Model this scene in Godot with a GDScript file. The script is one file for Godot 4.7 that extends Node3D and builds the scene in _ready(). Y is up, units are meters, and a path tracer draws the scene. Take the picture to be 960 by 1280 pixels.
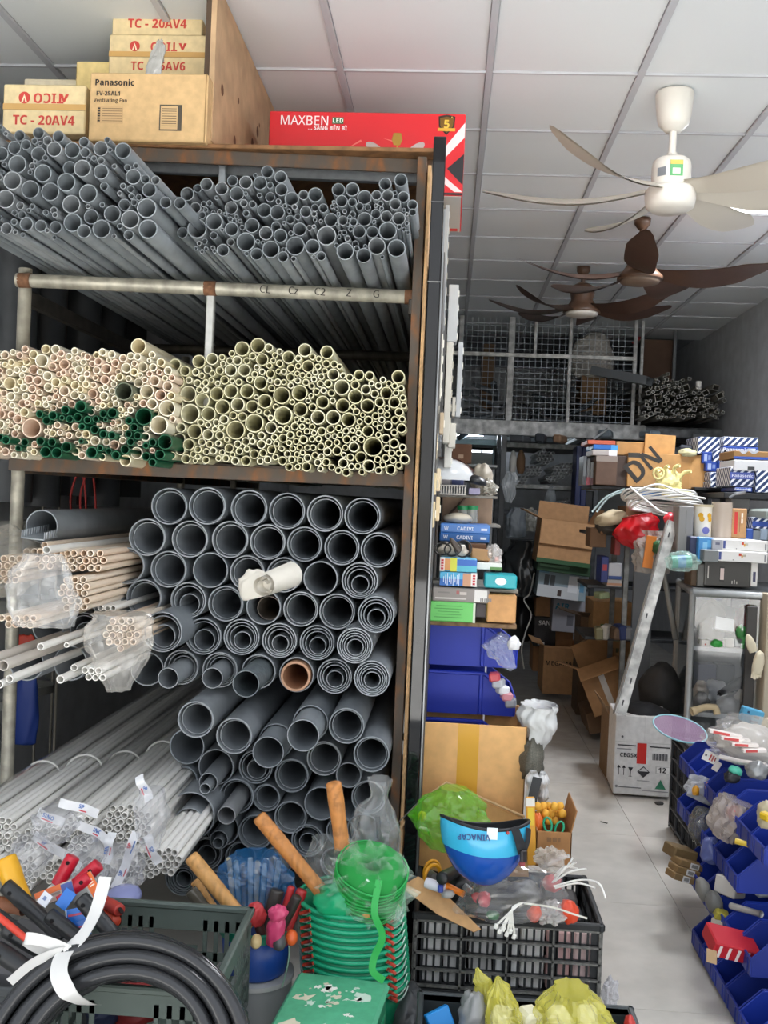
extends Node3D
# A hardware shop: pipes on a steel rack, shelves, crates and baskets of tools. y is up, metres, the aisle runs along -z.
const F := 1236.0
var cam_at := Vector3(0, 1.5, 0)
var cam_basis := Basis.from_euler(Vector3(-0.0133, 0.0641, 0.042))
var used := {}
var mats := {}
var texs := {}
var shapes := {}
var rng := RandomNumberGenerator.new()
var wob := FastNoiseLite.new()

# ---------- where things stand: the point at room depth d (or on the floor) that a sight line meets ----------
func ray(px: float, py: float) -> Vector3:
	return cam_basis * Vector3((px - 480.0) / F, -(py - 640.0) / F, -1.0)
func P(px: float, py: float, d: float) -> Vector3:
	var r := ray(px, py)
	return cam_at + r * (d / -r.z)
func G(px: float, py: float, y := 0.0) -> Vector3:
	var r := ray(px, py)
	return cam_at + r * ((y - cam_at.y) / r.y)
func S(d: float) -> float:
	return d / F

# ---------- names, metas ----------
func numbered(n: String) -> String:
	if not used.has(n):
		used[n] = 0
		return n
	used[n] += 1
	return "%s_%03d" % [n, used[n]]
func tag(o: Node3D, label: String, category: String, group := "", kind := "") -> Node3D:
	o.set_meta("label", label)
	if category: o.set_meta("category", category)
	if group: o.set_meta("group", group)
	if kind: o.set_meta("kind", kind)
	return o
func thing(n: String, label: String, category: String, at := Vector3.ZERO, rot := Vector3.ZERO, group := "") -> Node3D:
	var o := Node3D.new()
	o.name = numbered(n)
	add_child(o)
	o.position = at
	o.rotation_degrees = rot
	return tag(o, label, category, group)
func put(n: String, m: Mesh, mt: Material, parent: Node3D, at := Vector3.ZERO, rot := Vector3.ZERO) -> MeshInstance3D:
	var o := MeshInstance3D.new()
	o.mesh = m
	o.material_override = mt
	o.position = at
	o.rotation_degrees = rot
	if parent == self:
		o.name = numbered(n)
		add_child(o)
	else:
		o.name = n
		parent.add_child(o, true)
	return o
func one(n: String, label: String, category: String, m: Mesh, mt: Material, at := Vector3.ZERO, rot := Vector3.ZERO, group := "") -> MeshInstance3D:
	var o := put(n, m, mt, self, at, rot)
	tag(o, label, category, group)
	return o
func struct(n: String, label: String, m: Mesh, mt: Material, at := Vector3.ZERO) -> MeshInstance3D:
	var o := put(n, m, mt, self, at)
	tag(o, label, "", "", "structure")
	return o

# ---------- shapes ----------
func begin(smooth := false) -> SurfaceTool:
	var st := SurfaceTool.new()
	st.begin(Mesh.PRIMITIVE_TRIANGLES)
	st.set_smooth_group(0 if smooth else -1)
	return st
func done(st: SurfaceTool) -> ArrayMesh:
	st.generate_normals()
	return st.commit()
func quad(st: SurfaceTool, a: Vector3, b: Vector3, c: Vector3, d: Vector3):
	for v in [a, b, c, a, c, d]: st.add_vertex(v)
func add_box(st: SurfaceTool, size: Vector3, at := Vector3.ZERO, bev := 0.0, bs := Basis.IDENTITY):
	var h := size / 2
	var b := minf(bev, minf(h.x, minf(h.y, h.z)) * 0.9)
	var q := func(s: Vector3, k: int) -> Vector3:      # corner of signs s, on the face across axis k
		var v := Vector3(s.x * (h.x - b), s.y * (h.y - b), s.z * (h.z - b))
		v[k] = s[k] * h[k]
		return at + bs * v
	for k in 3:
		var i := (k + 1) % 3
		var j := (k + 2) % 3
		for s in [-1.0, 1.0]:
			var c := []
			for e in [[-1, -1], [-1, 1], [1, 1], [1, -1]]:
				var v := Vector3.ZERO
				v[k] = s; v[i] = e[0] * s; v[j] = e[1]
				c.append(q.call(v, k))
			quad(st, c[0], c[1], c[2], c[3])
		if b > 0:
			for s in [-1.0, 1.0]:
				for t in [-1.0, 1.0]:                    # edge along k between faces i and j
					var lo := Vector3.ZERO
					lo[k] = -1; lo[i] = s; lo[j] = t
					var hi := lo
					hi[k] = 1
					if s * t > 0: quad(st, q.call(lo, i), q.call(hi, i), q.call(hi, j), q.call(lo, j))
					else: quad(st, q.call(lo, j), q.call(hi, j), q.call(hi, i), q.call(lo, i))
	if b > 0:
		for sx in [-1.0, 1.0]:
			for sy in [-1.0, 1.0]:
				for sz in [-1.0, 1.0]:
					var s := Vector3(sx, sy, sz)
					var o := [0, 2, 1] if sx * sy * sz > 0 else [0, 1, 2]
					for k in o: st.add_vertex(q.call(s, k))
func box(x: float, y: float, z: float, bev := 0.0) -> Mesh:
	var key := "b%.4f,%.4f,%.4f,%.4f" % [x, y, z, bev]
	if not shapes.has(key):
		var st := begin()
		add_box(st, Vector3(x, y, z), Vector3.ZERO, bev)
		shapes[key] = done(st)
	return shapes[key]
# a surface f(u, v) on a grid
func surf(st: SurfaceTool, nu: int, nv: int, f: Callable):
	var g := []
	for i in nu + 1:
		var row := PackedVector3Array()
		for j in nv + 1: row.append(f.call(float(i) / nu, float(j) / nv))
		g.append(row)
	for i in nu:
		for j in nv:
			quad(st, g[i][j], g[i + 1][j], g[i + 1][j + 1], g[i][j + 1])
# profile [r, y] spun round y
func lathe(prof: Array, n := 24, smooth := true) -> Mesh:
	var st := begin(smooth)
	for k in prof.size() - 1:
		var a = prof[k]
		var b = prof[k + 1]
		st.set_smooth_group(k if smooth and a.size() > 2 else (0 if smooth else -1))
		for i in n:
			var t := TAU * i / n
			var u := TAU * (i + 1) / n
			quad(st, Vector3(a[0] * cos(t), a[1], a[0] * sin(t)), Vector3(b[0] * cos(t), b[1], b[0] * sin(t)), Vector3(b[0] * cos(u), b[1], b[0] * sin(u)), Vector3(a[0] * cos(u), a[1], a[0] * sin(u)))
	return done(st)
# hard-edged lathe: every segment its own smooth group
func turned(prof: Array, n := 24) -> Mesh:
	var p := []
	for e in prof: p.append([e[0], e[1], 1])
	return lathe(p, n)
# open pipe along -z from its mouth at z = 0
func pipe_mesh(ro: float, ri: float, length: float, n := 20) -> Mesh:
	var key := "p%.4f,%.4f,%.3f" % [ro, ri, length]
	if shapes.has(key): return shapes[key]
	var st := begin(true)
	var c := minf(0.0012, (ro - ri) * 0.3)
	var prof := [[ri, -length, 0], [ri, -c, 1], [ri + c, 0.0, 2], [ro - c, 0.0, 3], [ro, -c, 4], [ro, -length, 5], [ri, -length, 0]]
	for k in prof.size() - 1:
		st.set_smooth_group(k)
		var a = prof[k]
		var b = prof[k + 1]
		for i in n:
			var t := TAU * i / n
			var u := TAU * (i + 1) / n
			quad(st, Vector3(a[0] * cos(t), a[0] * sin(t), a[1]), Vector3(a[0] * cos(u), a[0] * sin(u), a[1]), Vector3(b[0] * cos(u), b[0] * sin(u), b[1]), Vector3(b[0] * cos(t), b[0] * sin(t), b[1]))
	shapes[key] = done(st)
	return shapes[key]
# a bar of round section through points; r a number, or an array of radii
func add_sweep(st: SurfaceTool, pts: Array, r, n := 8, closed := false):
	var m := pts.size()
	var rings := []
	var up := Vector3.UP
	for i in m:
		var a: Vector3 = pts[(i - 1 + m) % m] if closed or i > 0 else pts[0]
		var b: Vector3 = pts[(i + 1) % m] if closed or i < m - 1 else pts[m - 1]
		var t := (b - a).normalized()
		var s := up - t * up.dot(t)
		if s.length() < 0.05: s = Vector3.RIGHT - t * t.x
		if s.length() < 0.05: s = Vector3.FORWARD - t * t.z
		up = s.normalized()
		var w := t.cross(up)
		var ring := PackedVector3Array()
		var rr: float = r[i] if r is Array else r
		for k in n:
			var q := TAU * k / n
			ring.append(pts[i] + (up * cos(q) + w * sin(q)) * rr)
		rings.append(ring)
	for i in (m if closed else m - 1):
		var a = rings[i]
		var b = rings[(i + 1) % m]
		for k in n:
			var l := (k + 1) % n
			quad(st, a[k], b[k], b[l], a[l])
	if not closed:
		for e in [0, m - 1]:
			for k in n:
				var l := (k + 1) % n
				st.add_vertex(pts[e])
				st.add_vertex(rings[e][l] if e == 0 else rings[e][k])
				st.add_vertex(rings[e][k] if e == 0 else rings[e][l])
func sweep(pts: Array, r, n := 8, closed := false) -> Mesh:
	var st := begin(true)
	add_sweep(st, pts, r, n, closed)
	return done(st)
func curve(pts: Array, steps := 6) -> Array:      # Catmull-Rom through points
	var out := []
	for i in pts.size() - 1:
		var a: Vector3 = pts[max(i - 1, 0)]
		var b: Vector3 = pts[i]
		var c: Vector3 = pts[i + 1]
		var d: Vector3 = pts[min(i + 2, pts.size() - 1)]
		for k in steps: out.append(b.cubic_interpolate(c, a, d, float(k) / steps))
	out.append(pts[pts.size() - 1])
	return out
# polygon in xy, thickness along z about 0
func slab(poly: PackedVector2Array, t: float) -> Mesh:
	var st := begin()
	var idx := Geometry2D.triangulate_polygon(poly)
	for k in range(0, idx.size(), 3):
		var a := poly[idx[k]]
		var b := poly[idx[k + 1]]
		var c := poly[idx[k + 2]]
		if (b - a).cross(c - a) > 0:
			var e := b
			b = c
			c = e
		for v in [a, b, c]: st.add_vertex(Vector3(v.x, v.y, t / 2))
		for v in [a, c, b]: st.add_vertex(Vector3(v.x, v.y, -t / 2))
	var cw := Geometry2D.is_polygon_clockwise(poly)
	for i in poly.size():
		var a := poly[i]
		var b := poly[(i + 1) % poly.size()]
		if not cw:
			quad(st, Vector3(a.x, a.y, -t / 2), Vector3(a.x, a.y, t / 2), Vector3(b.x, b.y, t / 2), Vector3(b.x, b.y, -t / 2))
		else:
			quad(st, Vector3(b.x, b.y, -t / 2), Vector3(b.x, b.y, t / 2), Vector3(a.x, a.y, t / 2), Vector3(a.x, a.y, -t / 2))
	return done(st)
# crumpled closed bag or lump, its base at y = 0; amp over 0.17 is creased like film
func blob(size: Vector3, sd: int, amp := 0.22, freq := 2.2, res := 26, smooth := true, flat_base := 0.55) -> Mesh:
	var nz := FastNoiseLite.new()
	nz.seed = sd
	nz.frequency = freq * 0.55
	nz.noise_type = FastNoiseLite.TYPE_SIMPLEX
	nz.fractal_octaves = 2
	var cr := FastNoiseLite.new()
	cr.seed = sd + 7
	cr.noise_type = FastNoiseLite.TYPE_CELLULAR
	cr.cellular_return_type = FastNoiseLite.RETURN_DISTANCE2_SUB
	cr.frequency = freq * 0.62
	cr.fractal_type = FastNoiseLite.FRACTAL_FBM
	cr.fractal_octaves = 1
	var creased := amp > 0.17
	var n := int(res * (1.5 if creased else 1.0))
	var st := begin(not creased)
	surf(st, n, int(n * 0.7), func(u: float, v: float) -> Vector3:
		var uu := fmod(u, 1.0) * TAU
		var th := v * PI
		var q := Vector3(sin(th) * cos(uu), cos(th), sin(th) * sin(uu))
		var k := 1.0 + amp * 1.5 * nz.get_noise_3dv(q)
		if creased: k += amp * 0.34 * (cr.get_noise_3dv(q + Vector3.ONE * 3.0) + 0.55)
		var p := q * k * 0.5
		p.y = maxf(p.y, -0.5 * flat_base) + 0.5 * flat_base
		p.y /= (1.0 + flat_base) * 0.5
		return Vector3(p.x * size.x, p.y * size.y, p.z * size.z))
	return done(st)

# ---------- materials ----------
func noise_tex(key: String, freq: float, lo: float, hi: float, sd := 1, octs := 4) -> Texture2D:
	if texs.has(key): return texs[key]
	var n := FastNoiseLite.new()
	n.seed = sd
	n.frequency = freq
	n.fractal_octaves = octs
	var t := NoiseTexture2D.new()
	t.width = 256
	t.height = 256
	t.seamless = true
	var g := Gradient.new()
	g.set_color(0, Color(lo, lo, lo))
	g.set_color(1, Color(hi, hi, hi))
	t.color_ramp = g
	t.noise = n
	texs[key] = t
	return t
func mat(hex: String, rough := 0.6, metal := 0.0, tex := "", sc := 2.0) -> StandardMaterial3D:
	var key := "%s/%.2f/%.2f/%s/%.2f" % [hex, rough, metal, tex, sc]
	if mats.has(key): return mats[key]
	var m := StandardMaterial3D.new()
	m.albedo_color = Color(hex)
	m.roughness = rough
	m.metallic = metal
	match tex:
		"fine": m.albedo_texture = noise_tex("fine", 0.03, 0.9, 1.0, 3)
		"dirt": m.albedo_texture = noise_tex("dirt", 0.02, 0.62, 1.0, 5)
		"rust": m.albedo_texture = rust_tex()
		"wood": m.albedo_texture = wood_tex()
		"streak": m.albedo_texture = noise_tex("streak", 0.012, 0.84, 1.0, 9)
		"stripe": m.albedo_texture = stripe_tex()
		"weave": m.albedo_texture = weave_tex()
	if tex:
		m.uv1_triplanar = true
		m.uv1_scale = Vector3(sc, sc, sc)
	m.resource_name = hex + tex
	mats[key] = m
	return m
func rust_tex() -> Texture2D:
	if texs.has("rust"): return texs["rust"]
	var n := FastNoiseLite.new()
	n.seed = 12
	n.frequency = 0.05
	var im := Image.create(256, 256, false, Image.FORMAT_RGB8)
	for y in 256:
		for x in 256:
			var a := TAU * x / 256.0
			var b := TAU * y / 256.0
			var q := clampf(n.get_noise_3d(cos(a) * 30 + cos(b) * 14, sin(a) * 30, sin(b) * 14) * 1.1 + 0.45, 0, 1)
			im.set_pixel(x, y, Color("5a5149").lerp(Color("8a5a36"), q * q))
	texs["rust"] = ImageTexture.create_from_image(im)
	return texs["rust"]
func wood_tex() -> Texture2D:
	if texs.has("wood"): return texs["wood"]
	var n := FastNoiseLite.new()
	n.seed = 4
	n.frequency = 0.02
	var im := Image.create(256, 256, false, Image.FORMAT_RGB8)
	for y in 256:
		for x in 256:
			var w := n.get_noise_2d(x * 0.6, sin(TAU * y / 256.0) * 40) * 9.0
			var v := 0.5 + 0.5 * sin(x * TAU * 10.0 / 256.0 + w)
			v = 0.80 + 0.2 * pow(v, 0.5) - 0.06 * absf(n.get_noise_2d(x * 8.0, y * 0.5))
			im.set_pixel(x, y, Color(v, v * 0.98, v * 0.95))
	texs["wood"] = ImageTexture.create_from_image(im)
	return texs["wood"]
func stripe_tex() -> Texture2D:
	if texs.has("stripe"): return texs["stripe"]
	var im := Image.create(64, 64, false, Image.FORMAT_RGB8)
	for y in 64:
		for x in 64: im.set_pixel(x, y, Color("e8ecf2") if (x + y) % 64 < 27 else Color("16305f"))
	texs["stripe"] = ImageTexture.create_from_image(im)
	return texs["stripe"]
func weave_tex() -> Texture2D:
	if texs.has("weave"): return texs["weave"]
	var im := Image.create(64, 64, false, Image.FORMAT_RGB8)
	for y in 64:
		for x in 64:
			var v := 0.9 - (0.12 if (x / 8 + y / 8) % 2 == 0 else 0.0)
			im.set_pixel(x, y, Color(v, v, v))
	texs["weave"] = ImageTexture.create_from_image(im)
	return texs["weave"]
func film(hex: String, alpha: float, rough := 0.12) -> StandardMaterial3D:   # plastic film
	var key := "film%s%.2f%.2f" % [hex, alpha, rough]
	if mats.has(key): return mats[key]
	var m := StandardMaterial3D.new()
	m.albedo_color = Color(hex, alpha)
	m.transparency = BaseMaterial3D.TRANSPARENCY_ALPHA
	m.roughness = rough
	m.cull_mode = BaseMaterial3D.CULL_DISABLED
	m.resource_name = "film"
	mats[key] = m
	return m
func glow(hex: String, e: float) -> StandardMaterial3D:
	var m := StandardMaterial3D.new()
	m.albedo_color = Color(hex)
	m.emission_enabled = true
	m.emission = Color(hex)
	m.emission_energy_multiplier = e
	m.resource_name = "lamp"
	return m

# ---------- lettering ----------
func words_mesh(s: String, h: float, bold := true, serif := false) -> TextMesh:
	var key := "t%s%.4f%s%s" % [s, h, bold, serif]
	if shapes.has(key): return shapes[key]
	var f := SystemFont.new()
	f.font_names = PackedStringArray(["Droid Serif" if serif else "Droid Sans"])
	f.font_weight = 700 if bold else 400
	var t := TextMesh.new()
	t.font = f
	t.text = s
	t.font_size = 48
	t.pixel_size = h / (0.72 * 48)
	t.depth = 0.0012
	t.curve_step = 2.0
	shapes[key] = t
	return t
func write(parent: Node3D, s: String, h: float, mt: Material, at: Vector3, rot := Vector3.ZERO, bold := true, serif := false) -> MeshInstance3D:
	return put("lettering", words_mesh(s, h, bold, serif), mt, parent, at, rot)

# ---------- boxes ----------
# a carton whose front-face centre is seen at (px, py), w x h pixels at depth d, dz metres deep. o: rot, print [[text, x, y, h, colour, turned]], patch [[x0, y0, x1, y1, colour]], tape, open
func carton(n: String, label: String, cat: String, px: float, py: float, wp: float, hp: float, d: float, dz: float, mt: Material, o := {}) -> Node3D:
	var w := wp * S(d)
	var h := hp * S(d)
	var rot: Vector3 = o.get("rot", Vector3.ZERO)
	var bs := Basis.from_euler(rot * PI / 180.0)
	var t := thing(n, label, cat, P(px, py, d) - bs * Vector3(0, h / 2, dz / 2), rot, o.get("group", ""))
	box_parts(t, w, h, dz, mt, o)
	return t
func box_parts(t: Node3D, w: float, h: float, dz: float, mt: Material, o := {}):
	var bev: float = o.get("bev", minf(0.004, minf(w, minf(h, dz)) * 0.1))
	if o.get("open", false):
		var th := 0.005
		var st := begin()
		add_box(st, Vector3(w, th, dz), Vector3(0, th / 2, 0), 0.001)
		for s in [-1.0, 1.0]:
			add_box(st, Vector3(th, h, dz), Vector3(s * (w - th) / 2, h / 2, 0), 0.0015)
			add_box(st, Vector3(w, h, th), Vector3(0, h / 2, s * (dz - th) / 2), 0.0015)
		put("body", done(st), mt, t)
		# flaps: [side, length, degrees from upright outwards]
		for f in o.get("flaps", [["front", 0.1, 60], ["back", 0.1, 30], ["left", 0.1, 70], ["right", 0.1, 70]]):
			var along: float = w if f[0] in ["front", "back"] else dz
			var fl := put("flap", box(along - 0.006, f[1], 0.005, 0.0015), mt, t)
			var turn: float = {"front": 0.0, "right": PI / 2, "back": PI, "left": -PI / 2}[f[0]]
			var bs := Basis(Vector3.UP, turn) * Basis(Vector3.RIGHT, deg_to_rad(f[2]))
			var rim := Basis(Vector3.UP, turn) * Vector3(0, 0, (dz if f[0] in ["front", "back"] else w) / 2 - 0.003) + Vector3(0, h, 0)
			fl.transform = Transform3D(bs, rim + bs * Vector3(0, f[1] / 2, 0))
	else:
		put("body", box(w, h, dz, bev), mt, t, Vector3(0, h / 2, 0))
	if o.has("seam"):
		put("seam", box(w * 0.995, 0.004, 0.0012), mat(o.seam, 0.8), t, Vector3(0, h * o.get("seam_at", 0.5), dz / 2 + 0.0003))
	if o.has("tape"):                                # [x0, x1, y0, y1, colour]
		var e = o.tape
		put("tape", box((e[1] - e[0]) * w, (e[3] - e[2]) * h, 0.0012), mat(e[4], 0.25), t, Vector3(((e[0] + e[1]) / 2 - 0.5) * w, h * (1 - (e[2] + e[3]) / 2), dz / 2 + 0.0004))
	var up := 0.0
	for e in o.get("patch", []):
		up += 0.0002
		put("printed_panel", box((e[2] - e[0]) * w, (e[3] - e[1]) * h, 0.001), mat(e[4], 0.5), t, Vector3(((e[0] + e[2]) / 2 - 0.5) * w, h * (1 - (e[1] + e[3]) / 2), dz / 2 + 0.0002 + up))
	for e in o.get("print", []):
		write(t, e[0], e[3] * h, mat(e[4], 0.7), Vector3((e[1] - 0.5) * w, h * (1 - e[2]), dz / 2 + 0.001 + up), Vector3(0, 0, e[5] if e.size() > 5 else 0), e[6] if e.size() > 6 else true)

func _ready():
	rng.seed = 77
	wob.seed = 5
	wob.frequency = 0.6
	# ----- camera, sky, lamps, exposure -----
	var cam := Camera3D.new()
	cam.name = "camera"
	add_child(cam)
	cam.transform = Transform3D(cam_basis, cam_at)
	cam.fov = rad_to_deg(2.0 * atan(640.0 / F))
	cam.near = 0.05
	cam.far = 60.0
	cam.current = true
	var we := WorldEnvironment.new()
	we.name = "environment"
	var env := Environment.new()
	var sky := Sky.new()
	var sm := ProceduralSkyMaterial.new()
	sm.sky_top_color = Color("dfe6f0")
	sm.sky_horizon_color = Color("f2f1ee")
	sm.ground_horizon_color = Color("d8d4cc")
	sm.ground_bottom_color = Color("b8b2a8")
	sm.sky_energy_multiplier = 0.95
	sky.sky_material = sm
	env.background_mode = Environment.BG_SKY
	env.sky = sky
	env.tonemap_mode = Environment.TONE_MAPPER_LINEAR
	env.tonemap_exposure = 2.3
	env.sdfgi_enabled = true
	env.ssao_enabled = true
	env.ssil_enabled = true
	we.environment = env
	add_child(we)
	var sun := DirectionalLight3D.new()
	sun.name = "sun"
	sun.light_energy = 4.5
	sun.light_color = Color("fbfaf8")
	sun.light_angular_distance = 0.6
	sun.shadow_enabled = true
	sun.sky_mode = DirectionalLight3D.SKY_MODE_LIGHT_ONLY
	add_child(sun)
	sun.rotation_degrees = Vector3(-62, 194, 0)     # high over the roof from behind the shop: it lights the street, not the room
	shell()
	lamps()
	ceiling_fans()
	rack()
	piles()
	big_pipes()
	white_conduit()
	rack_top()
	board()
	mezzanine()
	far_shelves()
	centre_column()
	centre_floor()
	right_shelves()
	showcase()
	aisle_floor()
	bin_rack()
	front_crates()
	baskets()
	tools()
	coil()

# ---------- the room ----------
func shell():
	var z0 := -1.2          # the shop is open to the street here
	var z1 := -12.6
	var zl := z0 - z1
	var zc := (z0 + z1) / 2
	var xl := -2.05
	var xr := 2.40
	var wall_m := mat("cdd0d3", 0.75, 0, "fine", 0.7)
	struct("wall_right", "plain light grey painted wall on the right", box(0.2, 3.4, zl), wall_m, Vector3(xr + 0.1, 1.7, zc))
	struct("wall_left", "plain light grey painted wall behind the pipe rack", box(0.2, 3.4, zl), wall_m, Vector3(xl - 0.1, 1.7, zc))
	struct("wall_back", "grey wall at the far end of the shop", box(xr - xl + 0.4, 3.4, 0.2), wall_m, Vector3((xl + xr) / 2, 1.7, z1 - 0.1))
	# ceiling: slab, grid bars, one mesh per tile
	var hc := 3.18
	var sl := struct("ceiling", "grid ceiling of square white-grey panels in grey bars", box(xr - xl + 0.4, 0.12, zl), mat("9a9da4", 0.8), Vector3((xl + xr) / 2, hc + 0.105, zc))
	var bar := mat("c2c4c9", 0.55)
	var pan := [mat("e4e8ea", 0.8), mat("e1e6e8", 0.8), mat("e6eaec", 0.8)]
	var pitch := 0.583
	var x00 := -0.494       # a grid line
	var org := sl.position
	var i0 := -3
	var i1 := 5
	for i in range(i0, i1 + 1):
		var x := x00 + i * pitch
		put("grid_bar", box(0.026, 0.012, zl), bar, sl, Vector3(x, hc - 0.003, zc) - org)
	var zt := G(602, 162, 3.18).z     # a cross joint
	for j in range(-3, 16):
		var z := zt - (j - 0.5) * 0.6
		if z - 0.3 > z0 or z < -9.8: continue
		put("cross_bar", box(xr - xl, 0.010, 0.012), bar, sl, Vector3((xl + xr) / 2, hc - 0.001, z + 0.3) - org)
		for i in range(i0 - 1, i1 + 1):
			var x := x00 + (i + 0.5) * pitch
			if x < xl - 0.1 or x > xr + 0.1: continue
			if (i == 3 and j == 2) or (i == 2 and j == -2): continue          # the light panels sit here
			put("ceiling_panel", box(pitch - 0.028, 0.012, 0.586, 0.002), pan[rng.randi() % 3], sl, Vector3(x, hc + 0.008, z) - org)
	# floor: slab and tiles with recessed joints
	var fl := struct("floor", "pale grey glossy tiled shop floor", box(xr - xl + 0.4, 0.1, zl + 1.4), mat("c2beb6", 0.8), Vector3((xl + xr) / 2, -0.054, zc + 0.7))
	var jt := G(777, 1010)
	var tm := [mat("cdc9c0", 0.22, 0, "fine", 0.6), mat("cac6be", 0.24, 0, "fine", 0.8), mat("cfcac1", 0.2, 0, "fine", 0.5)]
	for i in range(-5, 4):
		for j in range(0, 18):
			var x := jt.x + (i + 0.5) * 0.8
			var z := 0.2 - (j + 0.5) * 0.8
			if x < xl - 0.3 or x > xr + 0.3 or z < z1: continue
			put("floor_tile", box(0.798, 0.006, 0.798, 0.0006), tm[rng.randi() % 3], fl, Vector3(x, -0.003, z) - fl.position)
	struct("pavement", "concrete pavement in front of the open shop", box(14, 0.1, 12), mat("d0cfcc", 0.85, 0, "fine", 0.5), Vector3(0, -0.06, 6.2))
	# far window and door at the back of the shop
	var wn := struct("window_1", "small bright window far behind the shelves", box(0.34, 0.14, 0.03), glow("eef4ff", 2.2), P(604, 563, 12.4))
	put("window_frame", box(0.38, 0.02, 0.04), mat("8c9094", 0.6), wn, Vector3(0, -0.08, 0))
	put("window_frame", box(0.02, 0.14, 0.04), mat("5c6064", 0.6), wn, Vector3(-0.02, 0, 0.01))
	var dr := struct("door_1", "pale grey door panel at the far end of the shop", box(0.36, 1.3, 0.04, 0.004), mat("b9b8b0", 0.7), P(604, 632, 12.2))
	put("door_panel", box(0.28, 0.5, 0.01, 0.003), mat("c3c2ba", 0.7), dr, Vector3(0, 0.3, 0.02))
	put("door_handle", box(0.02, 0.1, 0.03, 0.004), mat("8d8f92", 0.3, 1), dr, Vector3(-0.14, 0, 0.03))

func lamps():
	# LED panels in the ceiling grid; the second hangs nearer than the picture reaches
	var z := G(602, 162, 3.18).z
	for e in [[3.5, -1.5, "square white LED panel glowing in the ceiling behind the white fan", 3.0], [2.5, 2.5, "square white LED panel in the ceiling near the street, in front of the rack", 0.7]]:
		var at := Vector3(-0.494 + e[0] * 0.583, 3.18, z + e[1] * 0.6)
		var t := thing("ceiling_light", e[2], "ceiling light", at)
		put("frame", box(0.575, 0.014, 0.586, 0.003), mat("e8e8ea", 0.5), t, Vector3(0, 0.008, 0))
		put("light_panel", box(0.54, 0.004, 0.55), glow("ffffff", 1.6), t, Vector3(0, -0.001, 0))
		var l := AreaLight3D.new()
		l.name = "panel_light"
		l.area_size = Vector2(0.54, 0.55)
		l.light_color = Color("f4f7ff")
		l.light_energy = e[3]
		l.shadow_enabled = true
		l.area_range = 14.0
		add_child(l, true)
		l.position = at - Vector3(0, 0.015, 0)
		l.rotation_degrees = Vector3(-90, 0, 0)
	# tube lamp under the mezzanine at the back left
	var c := P(587, 543, 9.6)
	var u := thing("tube_lamp", "lit white tube lamp under the mezzanine far back on the left", "lamp", c)
	put("tube", sweep([Vector3(-0.13, 0, 0), Vector3(0.13, 0, 0)], 0.016, 10), glow("f2fbff", 3.0), u)
	put("fitting", box(0.3, 0.03, 0.05, 0.004), mat("c9cfd4", 0.5), u, Vector3(0, 0.035, 0))
	var s := OmniLight3D.new()
	s.name = "tube_light"
	s.light_color = Color("e6f4ff")
	s.light_energy = 0.6
	s.light_size = 0.05
	s.shadow_enabled = true
	s.omni_range = 12.0
	add_child(s)
	s.position = c + Vector3(0, -0.06, 0.03)

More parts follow.
